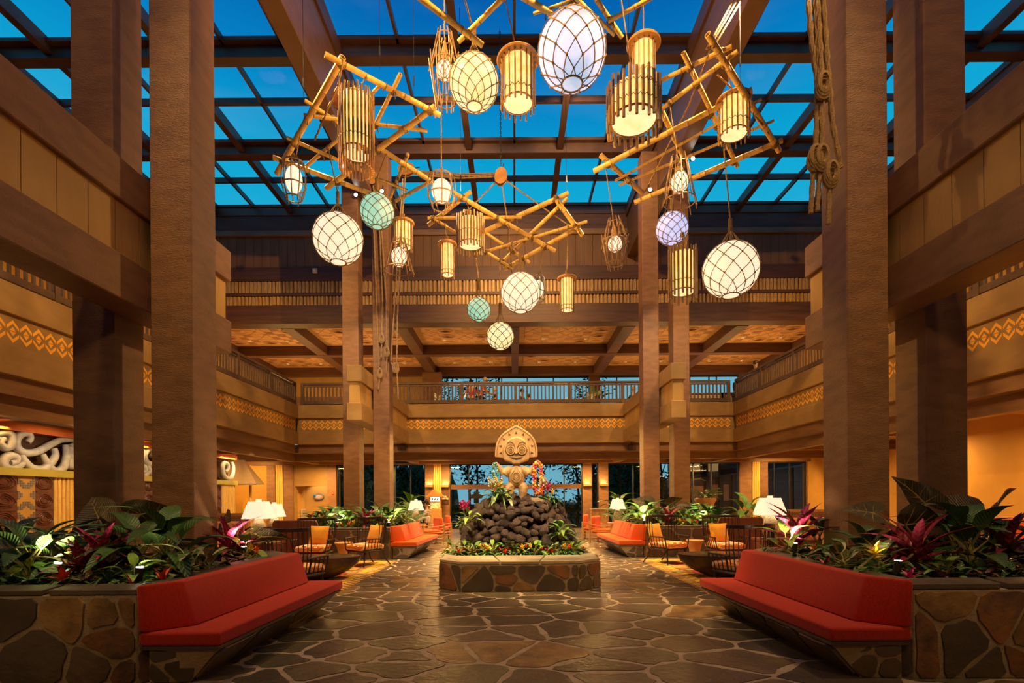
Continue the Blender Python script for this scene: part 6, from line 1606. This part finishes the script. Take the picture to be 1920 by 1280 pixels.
# panels under the olive band
yy = 8.8; seq = ['carved', 'mosaic', 'carved', 'bamboo']; i = 0
wds = {'carved': .62, 'mosaic': .5, 'bamboo': .75}; carr = random.Random(4)
yy = 9.05
plan = [('carved', 9.05, 10.72), ('mosaic', 10.72, 11.12), ('carved', 11.12, 11.57), ('bamboo', 11.57, 12.6), ('carved', 12.6, 13.8), ('mosaic', 13.8, 14.4), ('carved', 14.4, 15.2), ('bamboo', 15.2, 16.6), ('carved', 16.6, 18.2), ('bamboo', 18.2, YE)]
for kd, a, b in plan:
    if kd == 'carved':
        o = BX(XR-.3, XR-.02, a, b, 0, 2.03).build('carved_panel', m_carve, rc); m = MB()
        for z in [q*.40+.1 for q in range(5)]:
            m.box(XR-.02, XR+.0, a+.02, b-.02, z-.012, z+.012)
            n = max(1, round((b-a)/.5))
            for k in range(n):
                c = a+(k+.5)*(b-a)/n; w_ = (b-a)/n*.42
                for q in (.45, .75, 1): m.tube([(XR-.012, c+w_*q*math.cos(t)*(1-.3*math.sin(t)), z+.2+.15*q*math.sin(t)) for t in [j*math.pi/6 for j in range(12)]], .012, 4, False, True)
        m.build('carving', m_carve, o, True)
    elif kd == 'mosaic':
        o = BX(XR-.3, XR-.02, a, b, 0, 2.03).build('mosaic_panel', m_yellow, rc); s_ = (b-a)/7; m = MB()
        pat = ['1110111', '1100011', '1000001', '0000000', '0001000', '0011100', '0111110', '0111110', '0011100', '0001000', '0000000', '1000001', '1100011']
        pat = ['0000000', '1000001', '1100011', '1110111', '0111110', '0011100', '0000000', '1000001', '1100011', '1100011', '1000001', '0000000', '0011100', '0111110', '1110111', '1100011']
        for r_i in range(int(1.9/(s_*.8))):
            row = pat[r_i % len(pat)]
            for c_i, ch_ in enumerate(row):
                if ch_ == '1': m.box(XR-.02, XR-.008, a+c_i*s_+.003, a+(c_i+1)*s_-.003, 2.03-(r_i+1)*s_*.8+.003, 2.03-r_i*s_*.8-.003)
        m.build('grey_tesserae', MAT('grey_tile', (.22, .18, .15), None, .4), o)
    else:
        n = int((b-a)/.10); o = None
        for k in range(n):
            c = a+(k+.5)*(b-a)/n; rr_ = (b-a)/n/2; m = MB().tube([(XR-.05, c, 0), (XR-.05, c, 2.03)], rr_, 8, False)
            for z in [q*.34+(k % 3)*.1 for q in range(1, 6)]: m.lathe([(rr_*.98, z-.01), (rr_*1.1, z), (rr_*.98, z+.01)], 8, (XR-.05, c, 0), False)
            m.build('bamboo_cane', m_bamboo, rc, True)
        BX(XR-.3, XR-.12, a, b, 0, 2.03).build('bamboo_backing', m_board, rc)
for y in (8.6, 11.0, 13.5, 16.0, 18.3): lamp('SPOT', 'reception_light', (XR+1.5, y, 3.05), 70, SOFT, (XR, y+.3, 1.9), .08, 100, .8)
# thatched awning
th = empty('thatched_awning', P(440, 905, 20.0), 'small thatched awning glowing at the end of the reception front', 'awning')
tx, ty = P(440, 900, 20).x, 20.0
A_ = [(tx-.6, 3.05), (tx+.35, 3.05), (tx+1.15, 2.08), (tx-.6, 2.08)]
MB().add([(x, ty-(.0 if z > 3 else .55), z) for x, z in A_]+[(x, ty+.1, z) for x, z in A_], [(0, 3, 2, 1), (4, 5, 6, 7), (0, 1, 5, 4), (1, 2, 6, 5), (2, 3, 7, 6), (3, 0, 4, 7)]).build('roof', MAT('dry_thatch', (.62, .38, .15), (.42, .24, .09), .9, 30, 1, 60, .1, (8, 2, .6)), th)
fz = MB(); q_ = random.Random(2)
for i in range(90):
    x = tx-.6+i*.0195; fz.add([(x, ty-.56, 2.1), (x+.02, ty-.56, 2.1), (x+.012, ty-.57, 2.02+q_.uniform(-.02, .02))], [(0, 1, 2)])
fz.build('straw_fringe', m_rope, th, kind='stuff')
MB().tube([(tx-.5, ty-.5, 2.08), (tx+1.12, ty-.5, 2.08)], .035, 8).build('bamboo_edge', m_bamboo, th, True)
MB().tube([(tx+.6, ty+.05, 0), (tx+.6, ty+.05, 2.6)], .06, 8).build('post', m_bamboo, th, True)
lamp('SPOT', 'thatch_light', (tx+1.6, ty-1.6, 3.0), 120, SOFT, (tx+.6, ty-.3, 2.4), .05, 70, .6)
# surfboard ornament on the ochre wall
sp = P(461, 940, 24.1); r = empty('surfboard', (sp.x, 24.15, .9), 'small upright surfboard with green leaves and red lettering on the ochre wall', 'surfboard')
zc = 1.5; oval = [(.20*math.sin(math.pi*i/10)**.8*(1 if i < 11 else -1), 1.20*(-math.cos(math.pi*i/10))*.5) for i in range(11)]
oval = oval+[(-x, z) for x, z in oval[-2:0:-1]]
MB().prism(oval, (sp.x, 24.2, .9), (1, 0, 0), (0, 0, 1), (0, -1, 0), 0, .05).build('board', m_pillow, r, bevel=.01)
MB().prism([(-.06, .22), (0, .14), (.07, .24), (.05, .36), (0, .42), (-.05, .34)], (sp.x+.02, 24.15, .9), (1, 0, 0), (0, 0, 1), (0, -1, 0), 0, .004).build('dark_motif', m_black, r)
lf = MB()
for s in (-1, 1):
    for k in range(4): lf.prism([(0, -.05), (.05, 0), (0, .09), (-.03, 0)], (sp.x+s*.22, 24.17, .62+k*.13), (1, 0, 0), (0, 0, 1), (0, -1, 0), 0, .01)
lf.build('leaf_trim', m_leaflt, r)
rd_ = MB()
for k in range(5): rd_.prism([(-.05, 0), (.05, .01), (.04, .03), (-.01, .035), (.05, .06), (-.05, .06)], (sp.x+.01, 24.15, .62+k*.09), (1, 0, 0), (0, 0, 1), (0, -1, 0), 0, .004)
rd_.build('red_lettering', m_redflower, r)
MB().box(sp.x-.1, sp.x+.1, 24.05, 24.25, 0, .32).build('stand', m_brownwood, r)
# oval sign in the alcove
cp = P(598, 931, 25.58); r = empty('oval_sign', cp, 'oval sign with blue rim and a blue blossom-like emblem on the alcove wall', 'sign')
ell = lambda a, b, n=28: [(a*math.cos(2*math.pi*i/n), b*math.sin(2*math.pi*i/n)) for i in range(n)]
MB().prism(ell(.26, .155), cp, (1, 0, 0), (0, 0, 1), (0, -1, 0), 0, .03).build('rim', MAT('sign_blue', (.05, .22, .38), None, .4), r)
MB().prism(ell(.235, .13), cp, (1, 0, 0), (0, 0, 1), (0, -1, 0), .03, .036).build('face', m_copelight, r)
MB().prism(ell(.19, .10), cp, (1, 0, 0), (0, 0, 1), (0, -1, 0), .036, .04).build('inner_oval', m_orangeflower, r)
MB().prism(ell(.165, .075), cp, (1, 0, 0), (0, 0, 1), (0, -1, 0), .04, .045).build('centre', m_whiteflower, r)
tb = MB()
for k in range(5): tb.box(cp.x-.10+k*.045, cp.x-.075+k*.045, cp.y-.05, cp.y-.045, cp.z-.02, cp.z+.025)
tb.build('lettering', m_orangepaint, r)
MB().blob(cp+Vector((-.20, -.05, .05)), (.07, .02, .07), 8, 5).build('blue_emblem', MAT('bright_blue', (.02, .30, .62), None, .4), r, True)
# white armchair and table seen in the alcove
wx = xb(578, 25); r = empty('armchair', (wx, 25.1, 0), 'small cream armchair inside the alcove', 'chair')
BX(wx-.32, wx+.25, 24.85, 25.4, .1, .45).build('seat', m_copelight, r, True, bevel=.04, seg=2); BX(wx-.36, wx-.24, 24.85, 25.4, .1, 1.0).build('back', m_copelight, r, True, bevel=.05, seg=2)
for q in (0, 1):
    x_ = xb(592+q*18, 24.9); r = empty('dining_chair', (x_, 24.9, 0), 'brown rounded-back chair at the alcove, %s of two' % ('left', 'right')[q], 'chair', 'rounded-back alcove chairs')
    BX(x_-.2, x_+.2, 24.75, 25.1, .42, .47).build('seat', m_brownwood, r, bevel=.01)
    MB().prism([(-.22, 0), (.22, 0), (.20, .25), (.1, .34), (-.1, .34), (-.20, .25)], (x_, 24.74, .47), (1, 0, 0), (0, 0, 1), (0, 1, 0), 0, .03).build('backrest', m_brownwood, r)
    for a in (-.17, .17):
        for b_ in (24.79, 25.06): MB().tube([(x_+a, b_, .42), (x_+a*1.1, b_, 0)], .015, 6).build('leg', m_brownwood, r)
r = BX(xw(626)-.05, xw(626)+.05, YW-.16, YW-.12, 1.5+10*YW/950-.06, 1.5+10*YW/950+.06).build('fire_alarm_pull', m_redflower, None, label='small red fire alarm box on the column right of the alcove', cat='alarm', loc=(xw(626), YW-.14, 1.7))
BX(xw(626)-.025, xw(626)+.025, YW-.165, YW-.16, 1.5+10*YW/950-.02, 1.5+10*YW/950+.02).build('handle', m_white, r)
# wall-mounted bits
def speaker_box(px, py, d, label):
    p = P(px, py, d); r = empty('ceiling_speaker', p, label, 'speaker'); MB().box(p.x-.17, p.x+.17, p.y-.12, p.y+.12, p.z-.15, p.z+.10).build('body', m_black, r, bevel=.02)
    MB().box(p.x-.14, p.x+.14, p.y-.13, p.y-.12, p.z-.12, p.z+.07).build('grille', m_darkbeam, r); MB().tube([p+Vector((0, 0, .1)), p+Vector((0, 0, .22))], .02, 6).build('bracket', m_black, r)
speaker_box(754, 838, 21.3, 'black speaker box under the gallery at left of centre'); speaker_box(1184, 838, 21.3, 'black speaker box under the gallery at right of centre')
p = P(591, 508, YF-.06); r = empty('emergency_lamp', p, 'small white emergency lamp on the dark band of the upper facade', 'lamp'); MB().box(p.x-.10, p.x+.08, YF-.11, YF-.02, p.z-.09, p.z+.10).build('housing', m_white, r, bevel=.015); MB().blob((p.x, YF-.11, p.z+.02), (.05, .03, .05), 8, 5).build('lens', m_whiteflower, r, True)
for i, (px, py) in enumerate(((520, 855), (755, 867), (1262, 862))):
    p = P(px, py, 23.85); r = BX(p.x-.32, p.x+.32, p.y-.01, p.y+.03, p.z-.03, p.z+.03).build('air_grille', m_black, None, label='thin black air grille in the ground-floor ceiling beam, %s' % ('left', 'centre left', 'right')[i], cat='vent', loc=p)
# wing to the right: orange settee by the wall
def red_sofa(x, y, label):
    r = empty('red_sofa', (x, y, 0), label, 'sofa')
    BX(x-1.0, x+1.0, y-.45, y+.4, .1, .36).build('frame', m_brownwood, r); BX(x-.98, x+.98, y-.47, y+.2, .36, .50).build('seat_cushion', m_orangefab, r, True, bevel=.04, seg=2); BX(x-.98, x+.98, y+.12, y+.36, .5, 1.05).build('back_cushion', m_orangefab, r, True, bevel=.05, seg=3)
red_sofa(9.9, 9.6, 'orange-red sofa against the wall of the right wing behind the near planting bed')
# ================================================================== UPPER LOUNGE BITS
def lx(px, d): return (px-964.5)*d/950
for i, px in enumerate((863, 925, 1040, 1085, 1190)):
    x = lx(px, 24.5); r = empty('lounge_sofa', (x, 24.5, 5.2), 'brown lounge bench behind the far balustrade, %s' % ORD[i], 'sofa', 'brown lounge benches upstairs')
    BX(x-.75, x+.75, 24.2, 24.9, 5.25, 5.62).build('seat', m_orangefab, r, bevel=.02); BX(x-.8, x+.8, 24.05, 24.2, 5.2, 6.02).build('back', m_brownwood, r, bevel=.02)
for i, (px, wd) in enumerate(((1325, .8), (1372, .6))):
    x = lx(px, 23.5); r = empty('podium_desk', (x, 23.5, 5.2), 'pale wooden desk behind the balustrade at right, %s' % ('left', 'right')[i], 'desk')
    BX(x-wd, x+wd, 23.2, 23.8, 5.2, 6.15).build('body', m_copelight, r, bevel=.01); BX(x-wd-.04, x+wd+.04, 23.15, 23.85, 6.15, 6.21).build('top', m_brownwood, r)
r = BX(lx(555, 23.3), lx(645, 23.3), 23.2, 23.6, 5.2, 6.15).build('lounge_counter', m_brownwood, None, label='dark counter upstairs behind the left end of the far balustrade', cat='counter', loc=(lx(600, 23.3), 23.4, 5.2))
plant('palm', lx(1085, 24.3), 24.1, 5.5, 1.6, 'upstairs lounge'); plant('lime', lx(1118, 23.2), 23.2, 5.45, 1.9, 'upstairs lounge'); plant('worchid', lx(1108, 23.1), 23.1, 5.45, 1.6, 'upstairs lounge'); plant('palm', lx(800, 24.3), 24.3, 5.5, 1.4, 'upstairs lounge'); plant('worchid', lx(822, 23.2), 23.2, 5.4, 1.8, 'upstairs lounge')
def pot(x, y, z, h, rad, label, mat):
    MB().lathe([(rad*.7, 0), (rad*.95, h*.6), (rad, h), (rad*.85, h), (rad*.8, h*.9)], 16, (x, y, z)).build('plant_pot', mat, None, True, label=label, cat='pot', loc=(x, y, z))
pot(lx(1115, 23.2), 23.2, 5.2, .3, .35, 'pot under the flowering plant upstairs at right', m_vase); pot(lx(1085, 24.3), 24.1, 5.2, .32, .28, 'pot under the upstairs palm at right', m_vase); pot(lx(800, 24.3), 24.3, 5.2, .32, .28, 'pot under the upstairs palm at left', m_vase); pot(lx(822, 23.2), 23.2, 5.2, .25, .25, 'pot under the cream orchid upstairs at left', m_vase)
# big urn with fern in front of the right windows, palm by the right lamp
ux = P(1322, 935, 19).x; r = empty('urn_on_pedestal', (ux, 19, 0), 'terracotta urn on a round pedestal in front of the right windows', 'urn')
MB().lathe([(.26, 0), (.26, .04), (.20, .08), (.20, .82), (.26, .88)], 18, (ux, 19, 0)).build('pedestal', m_disc, r, True); MB().lathe([(.14, .88), (.12, .94), (.30, 1.15), (.40, 1.38), (.38, 1.42), (.30, 1.40)], 20, (ux, 19, 0)).build('urn', m_disc, r, True)
plant('palm', ux, 19, 1.38, 1.0, 'terracotta urn'); plant('lime', ux+.1, 18.95, 1.36, .7, 'terracotta urn')
qx = P(1402, 975, 13.2).x; pot(qx, 13.2, 0, .5, .24, 'floor pot holding the tall palm by the right lamps', m_vase); plant('broad', qx, 13.2, .7, 1.5, 'floor pot at right'); plant('broad', P(770, 930, 21).x, 21, .7, 1.8, 'far left window'); plant('palm', P(775, 950, 21).x-.2, 20.6, .7, 1.6, 'far left window'); pot(P(770, 930, 21).x, 21, 0, .7, .3, 'floor pot by the far left window', m_vase)
plant('broad', P(1160, 930, 21).x, 21, .7, 1.8, 'far right window'); plant('strap', P(1150, 930, 21).x, 20.8, .7, 1.5, 'far right window'); pot(P(1160, 930, 21).x, 21, 0, .7, .3, 'floor pot by the far right window', m_vase)
for (bed, kd), ls in PL.items():
    if bed in ('upstairs lounge', 'terracotta urn', 'floor pot at right', 'far left window', 'far right window'):
        for i, o in enumerate(sorted(ls, key=lambda o: o.location.x)):
            nm = {'upstairs lounge': 'behind the upstairs balustrade', 'terracotta urn': 'in the terracotta urn', 'floor pot at right': 'in the floor pot by the right lamps', 'far left window': 'potted by the far left window', 'far right window': 'potted by the far right window'}[bed]
            o['label'] = '%s %s%s' % (DESC[kd][0], nm, '' if len(ls) == 1 else ', %s' % ORD[i])
# ================================================================== GARDEN OUTSIDE
m_lawn = MAT('night_garden_ground', (.03, .05, .02), (.02, .03, .012), .9, 3, .3, 20)
g = MB().box(-60, 60, 24.7, 90, -.3, -.02).build('garden_ground', m_lawn, None, kind='structure')
m_bark = MAT('tree_bark', (.05, .035, .025), (.03, .02, .015), .9, 8, .5, 20)
m_treeleaf = MAT('tree_foliage', (.03, .07, .02), (.015, .04, .012), .6, 3, 0, 20, .3, None, 'Object', .3)
tg = random.Random(31)
def tree(px, d, h, w_, label, crown0=.35, dens=1.0, mat=None):
    x = lx(px, d); r = empty('tree', (x, d, -.02), label, 'tree', 'garden trees beyond the glass')
    m = MB().tube([(x, d, -.02), (x+.1, d, h*.3), (x-.05, d+.1, h*.62), (x, d, h*.9)], [.09, .07, .05, .02], 7)
    for i in range(6):
        a = i*1.05; m.tube([(x, d, h*(.35+.07*i)), (x+w_*.35*math.cos(a), d+w_*.3*math.sin(a), h*(.5+.07*i))], [.05, .015], 5)
    m.build('trunk', m_bark, r, True)
    c = MB(); n = int(520*dens)
    for i in range(n):
        k = tg.choice(range(7)); a = k*.9; cc = Vector((x+w_*.34*math.cos(a), d+w_*.3*math.sin(a), h*(crown0+.12+(1-crown0)*.72*k/6)))
        p = cc+Vector((tg.gauss(0, 1)*w_*.17, tg.gauss(0, 1)*w_*.15, tg.gauss(0, 1)*h*.075)); s = tg.uniform(.10, .2)
        u = Vector((tg.uniform(-1, 1), tg.uniform(-1, 1), tg.uniform(-.6, .6))).normalized(); v = u.cross(Vector((tg.uniform(-1, 1), .3, 1))).normalized()
        c.add([p-u*s, p-v*s*.5, p+u*s, p+v*s*.5], [(0, 1, 2, 3)])
    c.build('foliage', mat or m_treeleaf, r, kind='stuff')
def xp(): pass
for px, d, h, w_, lb, c0, dn in ((1016, 33, 4.2, 2.2, 'rounded tree right of the carved figure through the glass doors', .3, .5), (878, 30, 5.2, 2.4, 'dark leafy tree left of the carved figure through the doors', .35, 1.0), (1082, 30, 5.4, 1.8, 'dark tree at the right edge of the glass doors', .2, 1.0),
    (770, 29.6, 6.0, 3.0, 'dark tree beyond the left window, nearest the doors', .1, 1.6), (720, 28, 6.2, 3.4, 'dark tree beyond the left window behind the far columns', .05, 1.8), (650, 28, 6, 3.2, 'dark tree beyond the leftmost window', .05, 1.6), (1160, 29, 6.2, 3.4, 'dark tree beyond the window right of the doors', .05, 1.8), (1200, 32, 6.6, 3.6, 'dark tree beyond the right far columns', .05, 1.8),
    (1115, 27, 4.0, 1.4, 'slim tree in the narrow window between the right pilasters', .0, .8), (1240, 30, 6.5, 3.6, 'dark tree left of the timber house', .05, 1.6), (1110, 36, 9.6, 2.4, 'tall tree showing at the upstairs windows right of centre', .55, 1.0), (893, 36, 9.7, 3.0, 'tall tree at the upstairs windows left of centre', .55, 1.4), (835, 34, 10.5, 3.2, 'tall dark tree at the left end of the upstairs windows', .5, 1.4)):
    tree(px, d, h, w_, lb, c0, dn)
def shrub(px, d, h, w_, label):
    x = lx(px, d); c = MB(); r = empty('shrub', (x, d, -.02), label, 'shrub', 'shrubs in the garden')
    for i in range(420):
        a = tg.uniform(0, 6.28); q = math.sqrt(tg.random()); z = h*tg.random()
        k = 1-(z/h)**2*.6; p = Vector((x+w_*.5*q*k*math.cos(a), d+w_*.4*q*k*math.sin(a), z)); s = tg.uniform(.06, .14)
        u = Vector((tg.uniform(-1, 1), tg.uniform(-1, 1), tg.uniform(-.3, 1))).normalized(); v = u.cross(Vector((tg.uniform(-1, 1), .3, 1))).normalized(); c.add([p-u*s, p-v*s*.5, p+u*s, p+v*s*.5], [(0, 1, 2, 3)])
    c.build('leaves', m_treeleaf, r, kind='stuff'); MB().tube([(x, d, 0), (x, d, h*.5)], .03, 5).build('stem', m_bark, r)
for i, (px, h) in enumerate(((895, .8), (935, .6), (975, .55), (1015, .8), (1055, 1.3), (1085, 1.6), (1150, 1.4), (1180, 1.6), (1220, 1.5), (640, 1.6), (760, 1.7), (790, 1.5), (865, 1.0))):
    shrub(px, 27+(i % 3)*.8, h, 1.8, 'dark garden shrub outside the glass, %s' % ORD[sorted([895, 935, 975, 1015, 1055, 1085, 1150, 1180, 1220, 640, 760, 790, 865]).index(px)])
# dark ridge of garden planting and distant hedge
hedge = MB()
for i in range(60):
    x = -36+i*1.25; hedge.blob((x, 44+tg.uniform(-1, 1), .6), (1.2, .9, tg.uniform(.2, .5) if abs(x-1) < 6 else tg.uniform(2.4, 4.5)), 8, 6, .15)
hedge.build('distant_hedge', m_treeleaf, None, True, label='dark distant hedge line beyond the garden', cat='hedge', kind='stuff', loc=(0, 44, -.02))
# timber house with lit panels seen through the right windows
hx0, hx1 = lx(1280, 31), lx(1560, 31); r = empty('timber_house', ((hx0+hx1)/2, 31, -.02), 'dark timber house with warm lit panels and sloping roof beyond the right windows', 'building')
BX(hx0, hx1, 31, 34, 0, 6.5).build('wall', m_darkbeam, r)
m_lit = MAT('terracotta_boarding', (.42, .16, .09), (.34, .12, .07), .7, 3, .1, 20)
for a, b, z0_, z1_ in ((1290, 1318, 2.5, 3.4), (1296, 1318, .3, 2.1), (1334, 1346, 1.2, 2.2), (1356, 1366, 1.2, 2.2)): BX(lx(a, 31), lx(b, 31), 30.94, 31.0, z0_, z1_).build('lit_panel', m_lit, r)
MB().add([(hx0, 30, 2.5), (hx1, 30, 3.6), (hx1, 31, 3.9), (hx0, 31, 2.8), (hx0, 30, 2.4), (hx1, 30, 3.5), (hx1, 31, 3.8), (hx0, 31, 2.7)], [(0, 1, 2, 3), (4, 7, 6, 5), (0, 4, 5, 1), (1, 5, 6, 2), (2, 6, 7, 3), (3, 7, 4, 0)]).build('canopy_roof', m_roofsteel, r)
for px in (1290, 1326, 1350, 1375, 1455, 1490): BX(lx(px, 30.9)-.05, lx(px, 30.9)+.05, 30.86, 30.96, 0, 3.2).build('post', m_roofsteel, r)
for px in (1304, 1338): BX(lx(px, 30.9)-.3, lx(px, 30.9)+.3, 30.9, 30.95, 3.0, 3.6).build('window', GLOW('house_window%d' % px, (.9, .45, .15), .35), r)
lamp('POINT', 'house_light', (lx(1310, 30), 29.6, 2.2), 26, AMBER, size=.1); lamp('POINT', 'house_light', (lx(1345, 30), 29.6, 1.6), 16, AMBER, size=.1)
lamp('POINT', 'garden_light', (lx(1200, 28), 26.6, 1.0), 30, (.7, 1, .5), size=.1); lamp('POINT', 'garden_light', (lx(1000, 28), 26.4, .8), 14, SOFT, size=.1); lamp('POINT', 'garden_light', (lx(760, 27), 26.2, 1.2), 16, SOFT, size=.1)
# garden lantern post left of the figure
qx = lx(893, 26.5); r = empty('garden_lantern', (qx, 26.5, 0), 'dark pagoda-shaped garden lantern on a post outside the doors', 'lantern')
MB().tube([(qx, 26.5, 0), (qx, 26.5, 1.6)], .03, 6).build('post', m_black, r); MB().prism([(-.28, 0), (.28, 0), (.36, .18), (.12, .24), (.12, .36), (-.12, .36), (-.12, .24), (-.36, .18)], (qx, 26.4, 1.45), (1, 0, 0), (0, 0, 1), (0, 1, 0), 0, .3).build('roof', m_roofsteel, r)
BX(qx-.13, qx+.13, 26.45, 26.65, 1.2, 1.45).build('lamp_box', m_black, r)
# ================================================================== PEOPLE
m_skin = MAT('skin', (.55, .30, .18), (.50, .27, .16), .6, 8)
def person(x, y, z, rz, label, shirt, trousers, hair, sit=False, lean=.0, arm=((.25, -.12, -.32), (.30, -.30, -.30)), h=1.68, short=False):
    r = empty('person', (0, 0, 0), label, 'person'); k = h/1.7
    hip = .92 if not sit else .50
    def skin(name, pts, edges, rad, mat, parent):
        me = bpy.data.meshes.new(name); me.from_pydata([tuple(Vector(p)*k) for p in pts], edges, []); me.materials.append(mat)
        o = bpy.data.objects.new(name, me); C.objects.link(o); o.parent = parent
        o.modifiers.new('skin', 'SKIN'); sv = me.skin_vertices[0].data if me.skin_vertices else None
        if sv is None:
            bm = bmesh.new(); bm.from_mesh(me); bm.verts.layers.skin.new(); bm.to_mesh(me); bm.free(); sv = me.skin_vertices[0].data
        for i, q in enumerate(rad): sv[i].radius = (q*k, q*k*.82); sv[i].use_root = (i == 0)
        s = o.modifiers.new('sub', 'SUBSURF'); s.levels = 1; s.render_levels = 1
        return o
    def J(p): # lean forward about the hips
        v = Vector(p); d = v.z-hip
        return Vector((v.x, v.y-math.sin(lean)*max(d, 0), hip+d*math.cos(lean) if d > 0 else v.z))
    S = hip+.50; pts = [J((0, 0, hip)), J((0, 0, hip+.18)), J((0, .01, hip+.38)), J((0, .01, S)), J((0, -.01, S+.09)), J((0, -.03, S+.19)), J((0, -.035, S+.30))]
    rad = [.13, .125, .14, .10, .055, .085, .085]; ed = [(i, i+1) for i in range(6)]
    for s in (-1, 1):
        b = len(pts); sh = J((s*.17, .01, S-.02)); el = sh+Vector((s*arm[0][0]*.5, arm[0][1], arm[0][2]*.85)); wr = sh+Vector((s*arm[1][0]*.6, arm[1][1]-.1, arm[1][2])); hd_ = wr+(wr-el).normalized()*.12
        pts += [sh, el, wr, hd_]; rad += [.062, .045, .032, .036]; ed += [(3, b), (b, b+1), (b+1, b+2), (b+2, b+3)]
        b = len(pts)
        if sit: pts += [Vector((s*.10, -.05, hip-.02)), Vector((s*.12, -.45, hip+.0)), Vector((s*.12, -.48, .10)), Vector((s*.12, -.58, .05))]
        else: pts += [Vector((s*.10, 0, hip-.08)), Vector((s*.11, -.02, .50)), Vector((s*.11, .02, .09)), Vector((s*.12, -.12, .04))]
        rad += [.095, .062, .042, .04]; ed += [(0, b), (b, b+1), (b+1, b+2), (b+2, b+3)]
    skin('body', pts, ed, rad, m_skin, r)
    tp = pts[:4]; ts_ = [7, 8, 15, 16]; sp_ = [pts[0]+Vector((0, 0, -.04))]+list(pts[1:4])+[pts[7], pts[8].lerp(pts[7], .2 if short else -.0), pts[15], pts[16]]
    sp_[4:] = [pts[7], pts[7].lerp(pts[8], .8), pts[15], pts[15].lerp(pts[16], .8)]
    skin('shirt', sp_, [(0, 1), (1, 2), (2, 3), (3, 4), (4, 5), (3, 6), (6, 7)], [.15, .142, .155, .115, .078, .06, .078, .06], shirt, r)
    lg = [pts[0], pts[11], pts[12], pts[13], pts[19], pts[20], pts[21]]
    skin('trousers', lg, [(0, 1), (1, 2), (2, 3), (0, 4), (4, 5), (5, 6)], [.145, .11, .078, .058, .11, .078, .058], trousers, r)
    hc = pts[6]*k; hm = MB().lathe([(.003, .115), (.06, .10), (.095, .055), (.10, .0), (.092, -.05)], 14, hc+Vector((0, .018, .02))); hm.build('hair', hair, r, True)
    fc = MB()
    for s in (-1, 1): fc.blob(hc+Vector((s*.032, -.088*k, -.035)), (.012, .008, .008), 6, 4)
    fc.build('eyes', m_black, r); MB().blob(hc+Vector((0, -.10*k, -.055)), (.013, .018, .02), 6, 4).build('nose', m_skin, r); MB().box(hc.x-.025, hc.x+.025, hc.y-.092*k, hc.y-.08*k, hc.z-.092, hc.z-.084).build('mouth', m_redflower, r)
    for s in (-1, 1): MB().blob(hc+Vector((s*.086*k, 0, -.04)), (.012, .022, .03), 6, 4).build('ear', m_skin, r)
    r.location = (x, y, z); r.rotation_euler = (0, 0, rz); return r
m_pinkshirt = MAT('pink_top', (.62, .12, .12), None, .8); m_whiteshirt = MAT('pale_shirt', (.62, .60, .58), None, .8); m_darkshirt = MAT('dark_top', (.03, .03, .04), None, .8); m_yellowshirt = MAT('yellow_shirt', (.50, .46, .12), None, .8); m_blueshirt = MAT('blue_top', (.05, .07, .18), None, .8); m_redshirt = MAT('crimson_top', (.45, .03, .06), None, .8)
m_jean = MAT('dark_trousers', (.04, .045, .07), None, .8); m_hair = MAT('dark_hair', (.03, .018, .012), None, .5); m_blond = MAT('fair_hair', (.50, .33, .14), None, .5)
person(lx(884, 23.2), 23.4, 5.2, R(180), 'person in a crimson top behind the balustrade, left of the figure in pink', m_redshirt, m_jean, m_hair, h=1.62)
person(lx(903, 22.9), 22.9, 5.2, R(75), 'person in a pink top leaning forward behind the upstairs balustrade', m_pinkshirt, m_jean, m_blond, lean=.25, h=1.6)
person(lx(929, 23.1), 23.2, 5.2, R(-60), 'fair-haired small person in a dark top behind the upstairs balustrade', m_darkshirt, m_jean, m_blond, h=1.18)
person(lx(980, 23), 23.2, 5.2, R(60), 'dark-haired seated person in a blue top upstairs, left of the pair', m_blueshirt, m_jean, m_hair, sit=True, h=1.5)
person(lx(993, 23), 23.3, 5.2, R(-60), 'dark-haired seated child upstairs, right of the pair', m_darkshirt, m_jean, m_hair, sit=True, h=1.2)
person(lx(1192, 23.4), 23.6, 5.2, R(180), 'fair-haired person upstairs behind the balustrade beside the far right column', m_darkshirt, m_jean, m_blond, sit=True, h=1.7)
person(lx(1379, 22.6), 22.5, 5.2, R(120), 'person in a dark top leaning on the upstairs desk at right', m_darkshirt, m_jean, m_hair, lean=.3, h=1.65)
pp = person(10.05, 21.0, 5.2, R(-75), 'person with glasses in a yellow-green shirt at the right gallery balustrade', m_yellowshirt, m_jean, m_hair, h=1.75)
MB().tube([(-.05, -.125, 1.68), (.05, -.125, 1.68)], .008, 4).build('glasses', m_black, None).parent = pp
person(P(800, 985, 18.6).x, 18.7, 0, R(-100), 'dark-haired person in a pale shirt seated by the far left lamp', m_whiteshirt, m_jean, m_hair, sit=True, h=1.72)
